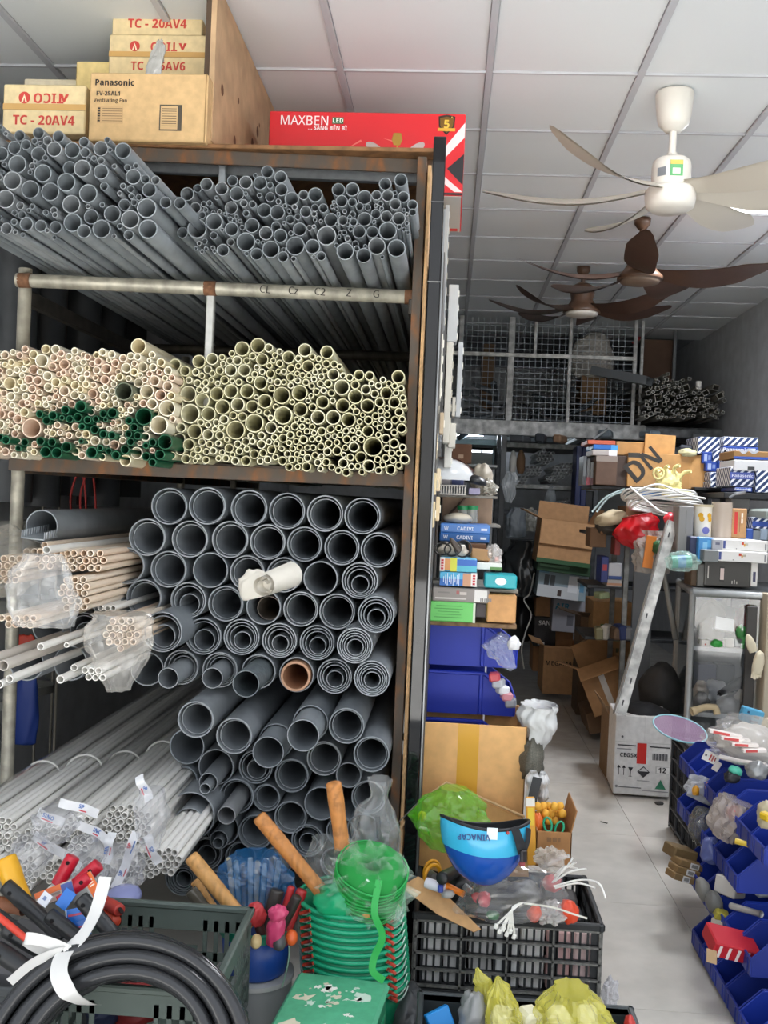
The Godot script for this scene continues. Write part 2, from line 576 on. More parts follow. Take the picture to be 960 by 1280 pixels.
# ---------- ceiling fans ----------
func fan_blade(length: float, w0: float, w1: float, droop: float, pitch: float) -> Mesh:
	var st := begin(true)
	for side in [1.0, -1.0]:
		surf(st, 18, 5, func(u: float, v: float) -> Vector3:
			var w := lerpf(w0, w1, smoothstep(0.0, 0.45, u)) * (1.0 - 0.62 * smoothstep(0.7, 1.0, u)) * sqrt(clampf(1.0 - pow(maxf(u - 0.93, 0) / 0.075, 2), 0.02, 1))
			var y := (v - 0.5) * w
			var tw := pitch * (1.0 - 0.2 * u)
			var lift := -droop * sin(u * PI * 1.15) + droop * 0.7 * u * u
			return Vector3(0.07 + u * length, lift + y * sin(tw) + side * 0.003, y * cos(tw) + 0.02 * sin(u * PI)))
	return done(st)
func ceiling_fans():
	var white := mat("dcd8cf", 0.35)
	# the white fan
	var c := P(838, 240, 4.05)
	var t := thing("ceiling_fan", "white ceiling fan with a green and yellow energy sticker on its motor", "ceiling fan", Vector3(c.x, c.y, c.z))
	var top := 3.174 - c.y
	put("canopy", lathe([[0.0, top], [0.074, top], [0.076, top - 0.01], [0.068, top - 0.09], [0.06, top - 0.125], [0.05, top - 0.135], [0.032, top - 0.155], [0.0, top - 0.155]]), white, t)
	put("rod", sweep([Vector3(0, top - 0.12, 0), Vector3(0, 0.12, 0)], 0.015, 12), white, t)
	put("collar", turned([[0.0, 0.155], [0.02, 0.155], [0.024, 0.13], [0.0, 0.13]]), white, t)
	put("motor", lathe([[0.0, 0.13], [0.06, 0.13], [0.074, 0.118], [0.077, 0.1], [0.077, 0.035], [0.072, 0.0], [0.0, 0.0]], 32), white, t)
	put("lamp_cover", lathe([[0.0, 0.012], [0.092, 0.012], [0.1, 0.0], [0.1, -0.03], [0.094, -0.062], [0.07, -0.078], [0.0, -0.082]], 32), white, t)
	var st := put("energy_sticker", box(0.05, 0.062, 0.0015), mat("3f9a52", 0.4), t, Vector3(0.004, 0.072, 0.0775))
	put("sticker_band", box(0.048, 0.016, 0.001), mat("e0b13a", 0.4), st, Vector3(0, 0.022, 0.001))
	put("sticker_panel", box(0.03, 0.022, 0.001), mat("d5e6c8", 0.4), st, Vector3(0, -0.012, 0.001))
	put("rating_plate", box(0.036, 0.034, 0.0015), mat("7d8287", 0.4), t, Vector3(-0.05, 0.062, 0.059), Vector3(0, -42, 0))
	var bl := fan_blade(0.70, 0.07, 0.13, 0.03, 0.5)
	for a in [226, 166, 108, 50, 4, -40]:
		put("blade", bl, mat("c4bdb0", 0.45), t, Vector3(0, 0.01, 0), Vector3(0, a, 0))
	# two brown fans
	brown_fan(P(800, 346, 5.8), 0.66, [-6, 58, 128, 188, 262], "brown ceiling fan with wide wooden blades, behind the white fan", 1.0)
	brown_fan(P(727, 388, 7.0), 0.58, [175, 222, 128, 80, 10, 325], "farthest brown ceiling fan, with a round white lamp cover, above the mesh cage", 0.85)
func brown_fan(c: Vector3, r: float, angles: Array, label: String, k: float):
	var br := mat("5e4534", 0.4, 0, "streak", 5.0)
	var dk := mat("4a3429", 0.45, 0, "streak", 5.0)
	var t := thing("ceiling_fan", label, "ceiling fan", c)
	var top := 3.174 - c.y
	put("canopy", lathe([[0.0, top], [0.048, top], [0.045, top - 0.03], [0.024, top - 0.06], [0.0, top - 0.06]]), br, t)
	put("rod", sweep([Vector3(0, top - 0.04, 0), Vector3(0, 0.14, 0)], 0.014, 10), br, t)
	put("motor", lathe([[0.0, 0.19], [0.035, 0.19], [0.075, 0.165], [0.085, 0.12], [0.075, 0.07], [0.1, 0.03], [0.13, 0.0], [0.13, -0.018], [0.0, -0.018]], 28), br, t)
	put("lamp_cover", lathe([[0.0, -0.016], [0.115, -0.016], [0.11, -0.035], [0.06, -0.047], [0.0, -0.05]], 28), mat("c3beb4" if k < 1 else "6b5a4c", 0.5), t)
	var bl := fan_blade(r, 0.09, 0.18 * k, 0.04, 0.4)
	for a in angles: put("blade", bl, dk, t, Vector3(0, 0.02, 0), Vector3(0, a, 0))

# ---------- the pipe rack ----------
func rack():
	var D := 3.2
	var rust := mat("ffffff", 0.75, 0.2, "rust", 2.0)
	var galv := mat("d2ccba", 0.45, 0.35, "dirt", 3.0)
	var y_top := P(330, 192, D).y
	var x_r := P(518.5, 420, D).x
	var x_l := P(29, 420, D).x
	var t := thing("pipe_rack", "rusty welded steel rack with galvanised tube bars holding layers of plastic pipes", "rack", Vector3((x_l + x_r) / 2, 0, -D))
	var o := t.position
	var zb := 4.1               # length behind the front
	# the front is a little out of square: its right end stands farther back
	var part := func(n: String, m: Mesh, mt: Material, at: Vector3):
		var q := put(n, m, mt, t, at - o)
		if n in ["beam", "shelf_beam", "front_bar"]: q.rotation_degrees.y = 3.9
		return q
	# posts
	for z in [-D, -D - 2.0, -D - zb]:
		var yt: float = y_top if z == -D else y_top - 0.02
		part.call("post", box(0.008, yt, 0.045, 0.002), rust, Vector3(x_r + 0.011, yt / 2, z - 0.02))
		part.call("post", box(0.03, yt, 0.008, 0.002), rust, Vector3(x_r, yt / 2, z))
		var yl := P(31, 336, D).y
		part.call("post", sweep([Vector3(x_l, 0.0, z), Vector3(x_l, yl, z)], 0.0215, 14), galv, Vector3.ZERO)
	# top frame and plywood deck
	var x_deck := P(115, 185, D).x
	part.call("beam", box(x_r + 0.03 - x_l + 0.6, 0.045, 0.01, 0.002), rust, Vector3((x_r + x_l) / 2 - 0.28, y_top - 0.012, -D + 0.004))
	part.call("beam", box(x_r - x_l + 0.5, 0.036, 0.03, 0.003), mat("a9adb0", 0.4, 0.6, "fine", 3), Vector3((x_r + x_l) / 2 - 0.26, P(400, 214, D + 0.1).y, -D - 0.1))
	part.call("deck", box(x_r - x_l + 0.66, 0.014, zb, 0.002), mat("8a6440", 0.7, 0, "wood", 1.2), Vector3((x_r + x_l) / 2 - 0.27, y_top + 0.018, -D - zb / 2 + 0.012))
	part.call("prop", box(0.024, 0.14, 0.024, 0.003), mat("a2a6a8", 0.4, 0.6, "fine", 3), Vector3(P(274, 215, D).x, y_top - 0.08, -D - 0.05))
	# round bar that carries the upper grey pipes, the thin square hanger under it, and the bars behind
	var y_b := P(275, 361, D).y
	for z in [-D, -D - 1.4, -D - 2.8, -D - zb]:
		part.call("front_bar" if z == -D else "bar", sweep([Vector3(x_l - 0.01 - o.x, 0, 0), Vector3(x_r - o.x, 0, 0)], 0.0225, 14), galv if z == -D else mat("6b665c", 0.5, 0.5, "dirt", 3), Vector3(o.x, y_b, z))
	var y_s := P(270, 588, D).y
	var x_h := P(262, 400, D).x
	part.call("hanger", box(0.026, y_b - y_s, 0.026, 0.003), mat("c4c4bf", 0.4, 0.5, "fine", 3), Vector3(x_h, (y_b + y_s) / 2, -D - 0.01))
	for x in [x_l, x_r]:
		part.call("side_rail", box(0.03, 0.05, zb, 0.003), mat("4a453f", 0.6, 0.4, "dirt", 2), Vector3(x - 0.01, y_b - 0.04, -D - zb / 2))
		part.call("side_rail", box(0.03, 0.05, zb, 0.003), rust, Vector3(x, y_s - 0.01, -D - zb / 2))
		part.call("side_rail", box(0.03, 0.05, zb, 0.003), rust, Vector3(x, 0.27, -D - zb / 2))
	# weld stains where the bar meets the posts
	for e in [[x_l + 0.02, y_b], [x_h, y_b], [x_r - 0.02, y_b]]:
		var zw: float = -D - (e[0] - o.x) * 0.068
		part.call("weld", sweep([Vector3(e[0] - 0.02, e[1], zw), Vector3(e[0] + 0.02, e[1], zw)], 0.0245, 12), mat("96694a", 0.8, 0.1, "dirt", 9), Vector3.ZERO)
	# shelf under the cream pipes
	part.call("shelf_beam", box(x_r - x_l + 0.02, 0.045, 0.014, 0.002), rust, Vector3((x_r + x_l) / 2, y_s - 0.006, -D + 0.006))
	part.call("shelf_plate", box(x_r - x_l - 0.04, 0.008, zb, 0.001), mat("5c5148", 0.7, 0.2, "dirt", 2), Vector3((x_r + x_l) / 2, y_s + 0.018, -D - zb / 2))
	# bars that carry the large pipes, deep under the stack
	for z in [-D - 0.55, -D - 2.0, -D - 3.6]:
		part.call("bar", sweep([Vector3(x_l, 0.895, z), Vector3(x_r, 0.895, z)], 0.02, 12), galv, Vector3.ZERO)
		part.call("bar", sweep([Vector3(x_l, 0.25, z), Vector3(x_r, 0.25, z)], 0.02, 12), galv, Vector3.ZERO)
	part.call("divider", sweep([Vector3(P(240, 860, D).x, 0.0, -D - 0.5), Vector3(P(240, 860, D).x, 1.6, -D - 0.5)], 0.012, 10), galv, Vector3.ZERO)
	# pencilled marks on the bar
	var k := 0
	for s in ["CL", "Cz", "C2", "Z", "G"]:
		write(t, s, 0.024, mat("3c3a36", 0.9), Vector3(P([332, 367, 400, 436, 470][k], 365, D).x, y_b, -D + 0.0235 - (P([332, 367, 400, 436, 470][k], 365, D).x - o.x) * 0.068) - o, Vector3(0, 0, -4), false)
		k += 1
	# thin plywood sheet along the right side of the rack
	one("plywood_sheet", "thin plywood sheet on edge along the right side of the pipe rack", "plywood sheet", box(0.011, P(528, 205, D).y - 0.02, 2.6, 0.001), mat("e6bd8c", 0.7, 0, "wood", 1.5), Vector3(x_r + 0.026, (P(528, 205, D).y + 0.0) / 2, -D - 1.28))
	# things kept behind the rack, against the left wall
	for e in [[62, 408, 4.4], [82, 412, 4.5], [70, 870, 4.2]]:
		var c := P(e[0], e[1], e[2])
		one("steel_rod", ["thin steel rod upright behind the left rack post, left of two", "thin steel rod upright behind the left rack post, right of two", "thin steel rod upright in the gap above the white conduit"][[4.4, 4.5, 4.2].find(e[2])], "rod", sweep([Vector3(0, 0, 0), Vector3(0, c.y + 0.3, 0)], 0.006, 8), mat("a39c90", 0.5, 0.5), Vector3(c.x, 0, c.z))
	var gm := mat("4b4f53", 0.5, 0, "streak", 2)
	var spots := [[6, 4.1, 0.11, 1.42], [46, 4.4, 0.1, 1.4], [92, 4.8, 0.1, 1.45], [122, 5.1, 0.11, 1.4], [150, 5.5, 0.11, 1.45]]
	for e in spots:
		var g := P(e[0], 640, e[1])
		g.x = maxf(g.x, -1.92)
		var tb := thing("standing_pipe", ["wide grey pipe standing at the left wall, half out of the picture", "wide grey pipe standing behind the left rack post", "wide grey pipe standing with pale bands, right of the red and blue bag", "fourth wide grey pipe standing along the left wall", "fifth wide grey pipe standing along the left wall, deepest in the shade"][spots.find(e)], "pipe", Vector3(g.x, 0, g.z), Vector3.ZERO, "wide pipes standing along the left wall")
		var pm := put("tube", pipe_mesh(e[2], e[2] - 0.006, e[3], 24), gm, tb, Vector3(0, e[3], 0), Vector3(90, 0, 0))
		pm.rotation_degrees = Vector3(90, 0, 0)
		for y in [0.55, 0.95, 1.3]: put("band", turned([[e[2] + 0.003, y], [e[2] + 0.003, y + 0.035]], 24), mat("7a7a74", 0.6), tb)
	var rb := thing("red_bag", "red and blue printed bag hanging behind the left rack post", "bag", P(29, 930, 4.0))
	put("bag", blob(Vector3(0.12, 0.33, 0.05), 31, 0.12), mat("1f3a86", 0.5), rb)
	put("header", blob(Vector3(0.13, 0.16, 0.05), 32, 0.12), mat("b8402e", 0.5), rb, Vector3(0, 0.3, 0))
	for e in [[8, 425, 4.25]]:
		var b := thing("wire_basket", "red and black wire basket at the left edge above the cream pipes", "basket", P(e[0], 440, e[2]))
		var st := begin()
		for i in 7: add_box(st, Vector3(0.004, 0.17, 0.004), Vector3(-0.06 + i * 0.02, 0.12, 0))
		for i in 5: add_box(st, Vector3(0.13, 0.004, 0.004), Vector3(0, 0.05 + i * 0.04, 0))
		put("wires", done(st), mat("3c4048", 0.5, 0.4), b)
		put("lining", box(0.12, 0.09, 0.06, 0.01), mat("b4452f", 0.6), b, Vector3(0, 0.045, -0.04))
	# loops of red cable hanging in the gap under the shelf
	for e in [[100, 0], [112, 1]]:
		var c := P(e[0], 597, 4.3)
		one("red_cable", ["loop of red cable hanging under the shelf, left of two", "loop of red cable hanging under the shelf, right of two"][e[1]], "cable", sweep(curve([c + Vector3(0, 0.06, 0), c + Vector3(-0.035, -0.08, 0.01), c + Vector3(-0.02, -0.2, 0), c + Vector3(0.03, -0.2, 0), c + Vector3(0.03, -0.06, 0.01), c + Vector3(0.004, 0.06, 0)]), 0.005, 6), mat("a32a26", 0.5))

# ---------- piles of slim pipes ----------
# fills a pixel polygon with circles that touch but do not overlap; the big ones come first
func pack(poly: PackedVector2Array, fixed: Array, rmin: float, rmax: float, darts: int, most: int) -> Array:
	var c := []
	for f in fixed:
		var r: float = f.z
		for e in c: r = minf(r, f.distance_to(Vector3(e.x, e.y, f.z)) - e.z - 0.15)
		if r > rmin * 0.9: c.append(Vector3(f.x, f.y, r))
	var lo := Vector2(1e9, 1e9)
	var hi := -lo
	for p in poly:
		lo = lo.min(p)
		hi = hi.max(p)
	for k in darts:
		if c.size() >= most: break
		var x := rng.randf_range(lo.x, hi.x)
		var y := rng.randf_range(lo.y, hi.y)
		if not Geometry2D.is_point_in_polygon(Vector2(x, y), poly): continue
		var want := rmin + (rmax - rmin) * pow(rng.randf(), 2.2)
		var late := float(k) / darts
		var r := want
		var need := lerpf(want * 0.9, rmin, minf(1.0, late * 1.6))
		for e in c:
			var dx: float = x - e.x
			var dy: float = y - e.y
			var g: float = sqrt(dx * dx + dy * dy) - e.z - 0.1
			if g < r:
				r = g
				if r < need: break
		if r >= need: c.append(Vector3(x, y, r))
	return c
# lets the circles swell and push one another until the heap is tight
func settle(c: Array, poly: PackedVector2Array, passes := 26, grow := 1.013) -> Array:
	for k in passes:
		for i in c.size(): c[i].z *= grow if k < passes - 5 else 1.0
		for i in c.size():
			var a: Vector3 = c[i]
			for j in range(i + 1, c.size()):
				var q: Vector3 = c[j]
				var dx := q.x - a.x
				var dy := q.y - a.y
				var s := a.z + q.z
				if absf(dx) > s or absf(dy) > s: continue
				var g := sqrt(dx * dx + dy * dy)
				if g < s and g > 0.01:
					var m := (s - g) / g * 0.5
					var wa := q.z * q.z / (a.z * a.z + q.z * q.z) * 2.0
					a.x -= dx * m * wa
					a.y -= dy * m * wa
					q.x += dx * m * (2.0 - wa)
					q.y += dy * m * (2.0 - wa)
					c[j] = q
			if not Geometry2D.is_point_in_polygon(Vector2(a.x, a.y), poly):
				a.x = lerpf(a.x, c[i].x, 0.9)
				a.y = lerpf(a.y, c[i].y, 0.9)
			c[i] = a
	for i in c.size():
		for j in c.size():
			if i != j:
				var g := Vector2(c[i].x - c[j].x, c[i].y - c[j].y).length()
				if g < c[i].z + c[j].z:
					var over: float = c[i].z + c[j].z - g + 0.05
					c[i].z -= over / 2
					c[j].z -= over / 2
	return c
func zone(x: float, y: float, x0: float, x1: float, y0: float, y1: float) -> String:
	var u := (x - x0) / (x1 - x0)
	var v := (y - y0) / (y1 - y0)
	var h := "left" if u < 0.34 else ("right" if u > 0.66 else "middle")
	return ("upper " if v < 0.36 else ("lower " if v > 0.68 else "central ")) + h
func snap_r(r: float) -> float:
	return snappedf(r, 0.0005)
func lay(c: Vector3, d: float, n: String, label: String, group: String, mt: Material, wall: float, length: float) -> MeshInstance3D:
	var r := snap_r(c.z * S(d))
	var at := P(c.x, c.y, d)
	at.z += rng.randf_range(-0.014, 0.014)
	var o := one(n, label, "pipe", pipe_mesh(r, maxf(r - maxf(wall, r * 0.12), r * 0.55), length, 24 if r > 0.03 else (16 if r > 0.014 else 12)), mt, at, Vector3(rng.randf_range(-0.12, 0.12), rng.randf_range(-0.15, 0.15), rng.randf_range(0, 360)), group)
	return o
func scaled(l: Array, ox: float, oy: float, k: float) -> Array:
	var out := []
	for i in range(0, l.size(), 3): out.append(Vector3(ox + l[i] / k, oy + l[i + 1] / k, l[i + 2] / k))
	return out
func poly_px(l: Array) -> PackedVector2Array:
	var p := PackedVector2Array()
	for i in range(0, l.size(), 2): p.append(Vector2(l[i], l[i + 1]))
	return p
func size_word(r: float) -> String:
	return "narrow" if r < 5.2 else ("medium" if r < 7.6 else "wide")
func piles():
	var greys := [mat("a4abb0", 0.45, 0, "streak", 3), mat("9aa2a7", 0.5, 0, "streak", 3), mat("adb2b6", 0.45, 0, "streak", 3), mat("949ba0", 0.5, 0, "streak", 3)]
	# upper grey pipes, left slope
	var bigs := scaled([465,570,28, 550,782,34, 550,850,34, 485,820,32, 422,805,30, 380,855,32, 340,812,32, 330,725,32, 252,688,32, 262,762,32, 268,835,32, 185,715,32, 118,712,32, 55,680,32, 20,745,32, 312,635,30, 210,560,26, 265,560,28, 310,570,26, 375,553,26, 258,625,32, 165,655,32, 57,612,32, 137,572,26, 395,522,19, 217,510,20, 137,492,20, 500,660,27, 560,715,25, 617,755,20, 670,757,20, 385,650,26, 45,550,24, 0,570,26, -30,520,26, -40,640,32, -60,720,32, 67,507,19, 310,528,18, 95,540,18, 180,530,18, 110,845,24, 155,850,24, 218,855,22, 325,868,24, 30,860,20], 0, 0, 3.0)
	var poly := poly_px([-40,150, 3,158, 22,166, 45,162, 75,168, 100,176, 130,170, 160,190, 187,216, 216,252, 214,262, 190,262, 196,290, 180,296, 130,294, 60,294, -40,292])
	for c in settle(pack(poly, bigs, 2.9, 8.0, 9000, 112), poly, 14):
		var zn := size_word(c.z) + " grey pipe, %s of the left heap on the top rack level" % zone(c.x, c.y, 0, 214, 158, 292)
		lay(c, 2.78, "grey_pipe", zn, zn, greys[rng.randi() % 4], 0.002, 4.0)
	# upper grey pipes, right heap
	bigs = scaled([320,277,17, 360,287,17, 298,307,19, 260,313,18, 232,340,20, 220,307,18, 363,322,20, 397,353,20, 466,346,20, 432,345,15, 535,328,18, 573,326,19, 613,346,20, 548,360,20, 675,308,17, 722,298,18, 677,348,16, 647,348,14, 730,350,15, 706,375,15, 757,373,14, 112,445,27, 162,430,24, 275,438,20, 257,483,26, 333,507,24, 408,495,26, 455,493,24, 495,467,27, 556,513,24, 613,412,20, 682,455,25, 650,497,24, 710,508,24, 615,527,20, 664,524,20, 512,420,19, 495,393,19, 545,420,16, 418,445,19, 365,470,19, 320,460,19, 350,403,20, 313,388,20, 212,377,18, 187,328,18, 142,317,18, 80,340,19, 112,323,15, 715,415,18, 645,400,17, 600,455,18, 635,455,17, 680,408,16, 216,450,19, 70,453,17, 210,480,14, 190,512,17, 290,520,17, 370,530,15, 437,395,16, 15,365,15, 55,367,15, 110,388,15, 483,528,13, 285,285,16, 342,330,17], 200, 100, 2.4)
	poly = poly_px([222,300, 232,280, 240,262, 258,252, 288,236, 292,226, 310,220, 333,214, 350,222, 360,238, 380,250, 396,246, 408,262, 423,240, 440,236, 456,244, 474,244, 482,228, 500,224, 510,246, 520,258, 512,278, 510,302, 505,314, 433,318, 362,323, 321,319, 252,316])
	for c in settle(pack(poly, bigs, 2.4, 6.0, 9000, 150), poly, 14):
		var zn := size_word(c.z) + " grey pipe, %s of the right heap on the top rack level" % zone(c.x, c.y, 222, 520, 214, 322)
		lay(c, 2.95, "grey_pipe", zn, zn, greys[rng.randi() % 4], 0.002, 4.0)
	# cream and green pipes on the shelf, left pile
	var creams := [mat("f8eccb", 0.4), mat("f8e7d2", 0.4), mat("faf2dc", 0.4), mat("f5ddc8", 0.4)]
	var greens := [mat("17563a", 0.35), mat("1c6244", 0.35)]
	var green := scaled([285,650,18, 345,650,22, 160,680,16, 230,690,16, 195,712,16, 268,683,14, 300,690,14, 340,690,20, 437,672,18, 482,672,20, 440,702,15, 408,697,14, 375,705,16, 350,728,15, 405,752,16, 437,768,15, 472,768,16, 605,690,32, 557,700,20, 580,735,17, 560,765,15, 590,765,15, 690,780,26, 680,830,20, 655,800,14, 617,815,14, 615,848,16, 652,856,14, 560,797,16, 530,815,16, 497,835,16, 463,832,14, 432,808,12, 402,830,20, 347,790,12, 290,818,20, 235,830,20, 195,826,20, 225,790,16, 168,785,16, 100,785,15, 80,805,15, 35,785,16, 5,770,14], 0, 320, 3.4286)
	var big := scaled([587,385,28, 130,735,38, 40,548,24, 630,587,26, 693,655,28, 678,720,32, 185,458,24, 225,470,20, 580,830,22, 540,855,20, 407,790,18, 150,495,20, 210,512,18, 240,540,18, 205,570,18, 270,577,20, 315,550,18, 315,597,18, 385,597,20, 453,597,18, 450,535,18, 535,528,18, 662,540,20, 700,560,18, 675,602,20, 597,548,18, 120,535,18, 170,540,17, 50,593,18, 22,430,16, 235,400,16, 200,412,16, 317,408,14, 445,415,15, 480,425,16, 513,437,16, 650,425,16, 588,435,14, 713,490,15], 0, 320, 3.4286)
	var dark := scaled([537,580,34], 0, 320, 3.4286)
	poly = poly_px([-30,440, 30,438, 48,446, 70,437, 93,440, 110,446, 131,441, 150,448, 165,444, 190,446, 209,465, 214,483, 208,505, 212,525, 205,560, 190,570, 163,570, 108,568, 60,566, 0,564, -30,564])
	var fixed := dark + green + big
	var got := pack(poly, fixed, 3.4, 6.0, 9000, 300)
	var kinds := []
	for q in got:
		var kd := 0
		for g in green:
			if absf(q.x - g.x) < 0.01 and absf(q.y - g.y) < 0.01: kd = 1
		if absf(q.x - dark[0].x) < 0.01: kd = 2
		kinds.append(kd)
	got = settle(got, poly)
	for k in got.size():
		var q: Vector3 = got[k]
		var zn := zone(q.x, q.y, 0, 214, 436, 570)
		if kinds[k] == 1:
			var lb := ("wide" if q.z > 6 else "slim") + " dark green pipe, %s of the left pile of cream pipes" % zn
			lay(q, 2.99, "green_pipe", lb, lb, greens[rng.randi() % 2], 0.003, 4.0)
		elif kinds[k] == 2:
			lay(q, 3.0, "olive_pipe", "wide olive grey pipe in a blue sleeve among the cream pipes", "", mat("6d7360", 0.45), 0.003, 4.0)
		else:
			var lb := size_word(q.z * 1.2) + " cream pipe, %s of the left pile on the shelf" % zn
			lay(q, 3.02 + rng.randf_range(-0.015, 0.015), "cream_pipe", lb, lb, creams[rng.randi() % 4] if q.y > 505 else creams[[0, 2, 2, 1, 3][rng.randi() % 5]], 0.0032, 4.0)
	# pale olive cream pipes, right pile
	var pales := [mat("dad6b4", 0.42), mat("e2dec2", 0.42), mat("d2cdaa", 0.45)]
	big = scaled([322,92,20, 280,100,20, 485,112,18, 552,112,18, 400,260,25, 418,312,26, 310,342,26, 255,355,26, 112,312,26, 98,248,22, 72,215,20, 610,233,22, 465,245,22, 707,423,26, 276,250,22, 332,213,20, 540,273,20, 605,290,20, 620,328,20, 577,328,20, 535,318,20, 647,257,20, 683,282,20, 465,297,20, 350,275,20, 300,287,18, 258,288,19, 233,252,20, 185,260,20, 145,270,20, 172,302,20, 217,295,20, 66,280,22, 110,362,20, 160,378,16, 745,250,17, 722,270,16, 793,188,17, 775,273,16, 687,362,16, 672,452,16, 692,480,16, 590,432,14, 650,425,14, 357,352,18, 385,347,14, 433,130,17, 492,152,17, 578,187,17, 335,130,17, 135,140,18, 170,130,16, 57,155,16, 82,175,14, 238,175,17, 280,170,17, 660,195,14, 687,188,14, 690,230,13, 65,397,16, 100,400,16, 128,397,16, 65,430,13], 200, 400, 2.6667)
	poly = poly_px([215,455, 249,451, 286,443, 305,432, 320,428, 345,440, 370,442, 382,437, 395,444, 408,437, 425,462, 447,468, 462,476, 480,476, 496,468, 503,479, 504,520, 504,586, 470,587, 431,590, 380,583, 345,580, 297,578, 250,574, 215,571])
	for c in settle(pack(poly, big, 3.2, 5.0, 10000, 300), poly):
		var zn := size_word(c.z * 1.1) + " pale greenish pipe, %s of the right pile on the shelf" % zone(c.x, c.y, 215, 504, 430, 590)
		lay(c, 3.1, "pale_pipe", zn, zn, pales[rng.randi() % 3], 0.0032, 4.0)

# ---------- large grey pipes ----------
# each entry: px, py, outer radius px, then inner pipes [dx, dy, r, further out in metres]
func big_pipes():
	var greys := [mat("9ba2a8", 0.42, 0, "streak", 1.6), mat("a2a8ad", 0.42, 0, "streak", 1.6), mat("949ba1", 0.45, 0, "streak", 1.6)]
	var row_words := ["top row", "second row", "third row", "fourth row", "fifth row", "bottom row"]
	var rows := [
		[[130,108,60,1],[250,107,61,1],[382,115,60,1],[502,123,59,1],[622,131,59,1],[740,139,59,1]],
		[[60,206,61,1],[195,212,60,1],[322,213,60,1],[441,221,58,1],[557,228,57,1],[675,239,57,1],[790,246,57,1]],
		[[-5,296,60,1],[128,307,60,1],[260,310,58,0],[376,318,57,1],[492,325,57,1],[608,336,56,0],[732,343,59,3]],
		[[-70,400,55,1],[50,396,59,1],[190,405,59,2],[308,416,58,1],[428,427,57,9],[545,433,57,1],[660,441,58,1],[783,450,59,3]],
		[[-142,496,56,2],[108,505,66,2],[237,519,60,2],[358,521,59,3],[478,532,57,3],[597,539,57,3],[716,548,58,4]],
		[[-182,604,58,0],[60,622,56,0],[168,617,57,5],[290,625,58,6],[412,630,56,7],[532,640,57,8],[652,645,57,3],[770,652,58,4]]]
	var ord := ["first", "second", "third", "fourth", "fifth", "sixth", "seventh", "eighth"]
	for i in rows.size():
		for k in rows[i].size():
			var e = rows[i][k]
			var c := Vector3(160 + e[0] / 2.526, 590 + e[1] / 2.526, (e[2] - 0.6) / 2.526)
			var d := 3.16
			if i == 4 and k == 1: d = 3.02
			if (i == 3 or i == 5 or i == 4) and k == rows[i].size() - 1: d = 3.04
			var place: String = "%s from left in %s of the large stack" % [ord[k], row_words[i]]
			nest(c, d, e[3], place, greys, 0)
	# lower stack
	var low := [[172,132,63,1,0.16],[440,203,60,0,0.0],[555,143,61,11,0.06],[675,153,61,1,0.1],[143,222,61,0,0.0],[300,187,62,1,0.12],[758,248,61,1,0.1],[440,226,52,12,0.06],[600,262,59,1,0.02],[240,290,62,10,0.0],[682,317,44,0,0.0],[372,290,58,2,0.0],[492,319,58,1,0.02],[131,335,50,1,0.0],[308,388,60,13,0.02],[408,393,47,1,0.0],[748,392,58,1,0.0],[590,412,58,0,0.02],[157,452,82,14,0.14],[488,458,56,1,0.0],[262,497,57,15,0.02],[372,508,60,1,0.02],[655,505,50,1,0.0],[545,536,56,2,0.0],[205,578,58,2,0.0],[322,592,54,1,0.0],[128,662,60,4,0.05],[440,610,54,1,0.0],[240,690,54,1,0.0],[640,610,54,1,0.0],[730,500,56,0,0.0]]
	var lim := [190, 275, 340, 425, 480, 550, 625, 999]
	var per := []
	for q in lim: per.append([])
	for q in low:
		if q[0] == 440 and q[1] == 226: continue
		for k in lim.size():
			if q[1] < lim[k]:
				per[k].append(q)
				break
	var lw := ["top row", "second row", "third row", "fourth row", "fifth row", "sixth row", "seventh row", "lowest row"]
	for k in per.size():
		per[k].sort_custom(func(p, q): return p[0] < q[0])
		for m in per[k].size():
			var q = per[k][m]
			var cc := Vector3(180 + q[0] / 2.667, 850 + q[1] / 2.667, (q[2] - 0.5) / 2.667)
			nest(cc, 3.14 - q[4], q[3], "%s from left in %s of the lower stack" % [ord[m], lw[k]], greys, k * 10 + m + 1)
	# lone pipes on the white conduit, far left
	var c := Vector3(52, 658, 21.5)
	var p := nest(c, 3.05, 0, "lying alone above the white conduit at the left", greys, 0)
	var ch := thing("cable_tray", "slotted grey cable trunking lying in the lone grey pipe at the left", "cable tray", P(47, 672, 2.98))
	var st := begin()
	add_box(st, Vector3(0.07, 0.004, 0.5), Vector3(0, 0, -0.2))
	for s in [-1, 1]:
		for i in 12: add_box(st, Vector3(0.003, 0.022, 0.014), Vector3(s * 0.034, 0.012, 0.04 - i * 0.024))
	put("channel", done(st), mat("9ba1a6", 0.5), ch)
	ch.rotation_degrees = Vector3(2, 6, -4)
	var lone := [[88, 829, 22.5, 0, 3.1, "at the left end under the plastic bag"], [33, 829, 23, 0, 3.02, "at the lower left corner, with white conduit in its mouth"], [60, 784, 21, 0, 3.12, "behind the white conduit at the left"]]
	for e in lone: nest(Vector3(e[0], e[1], e[2]), e[4], e[3], e[5], greys, 0)

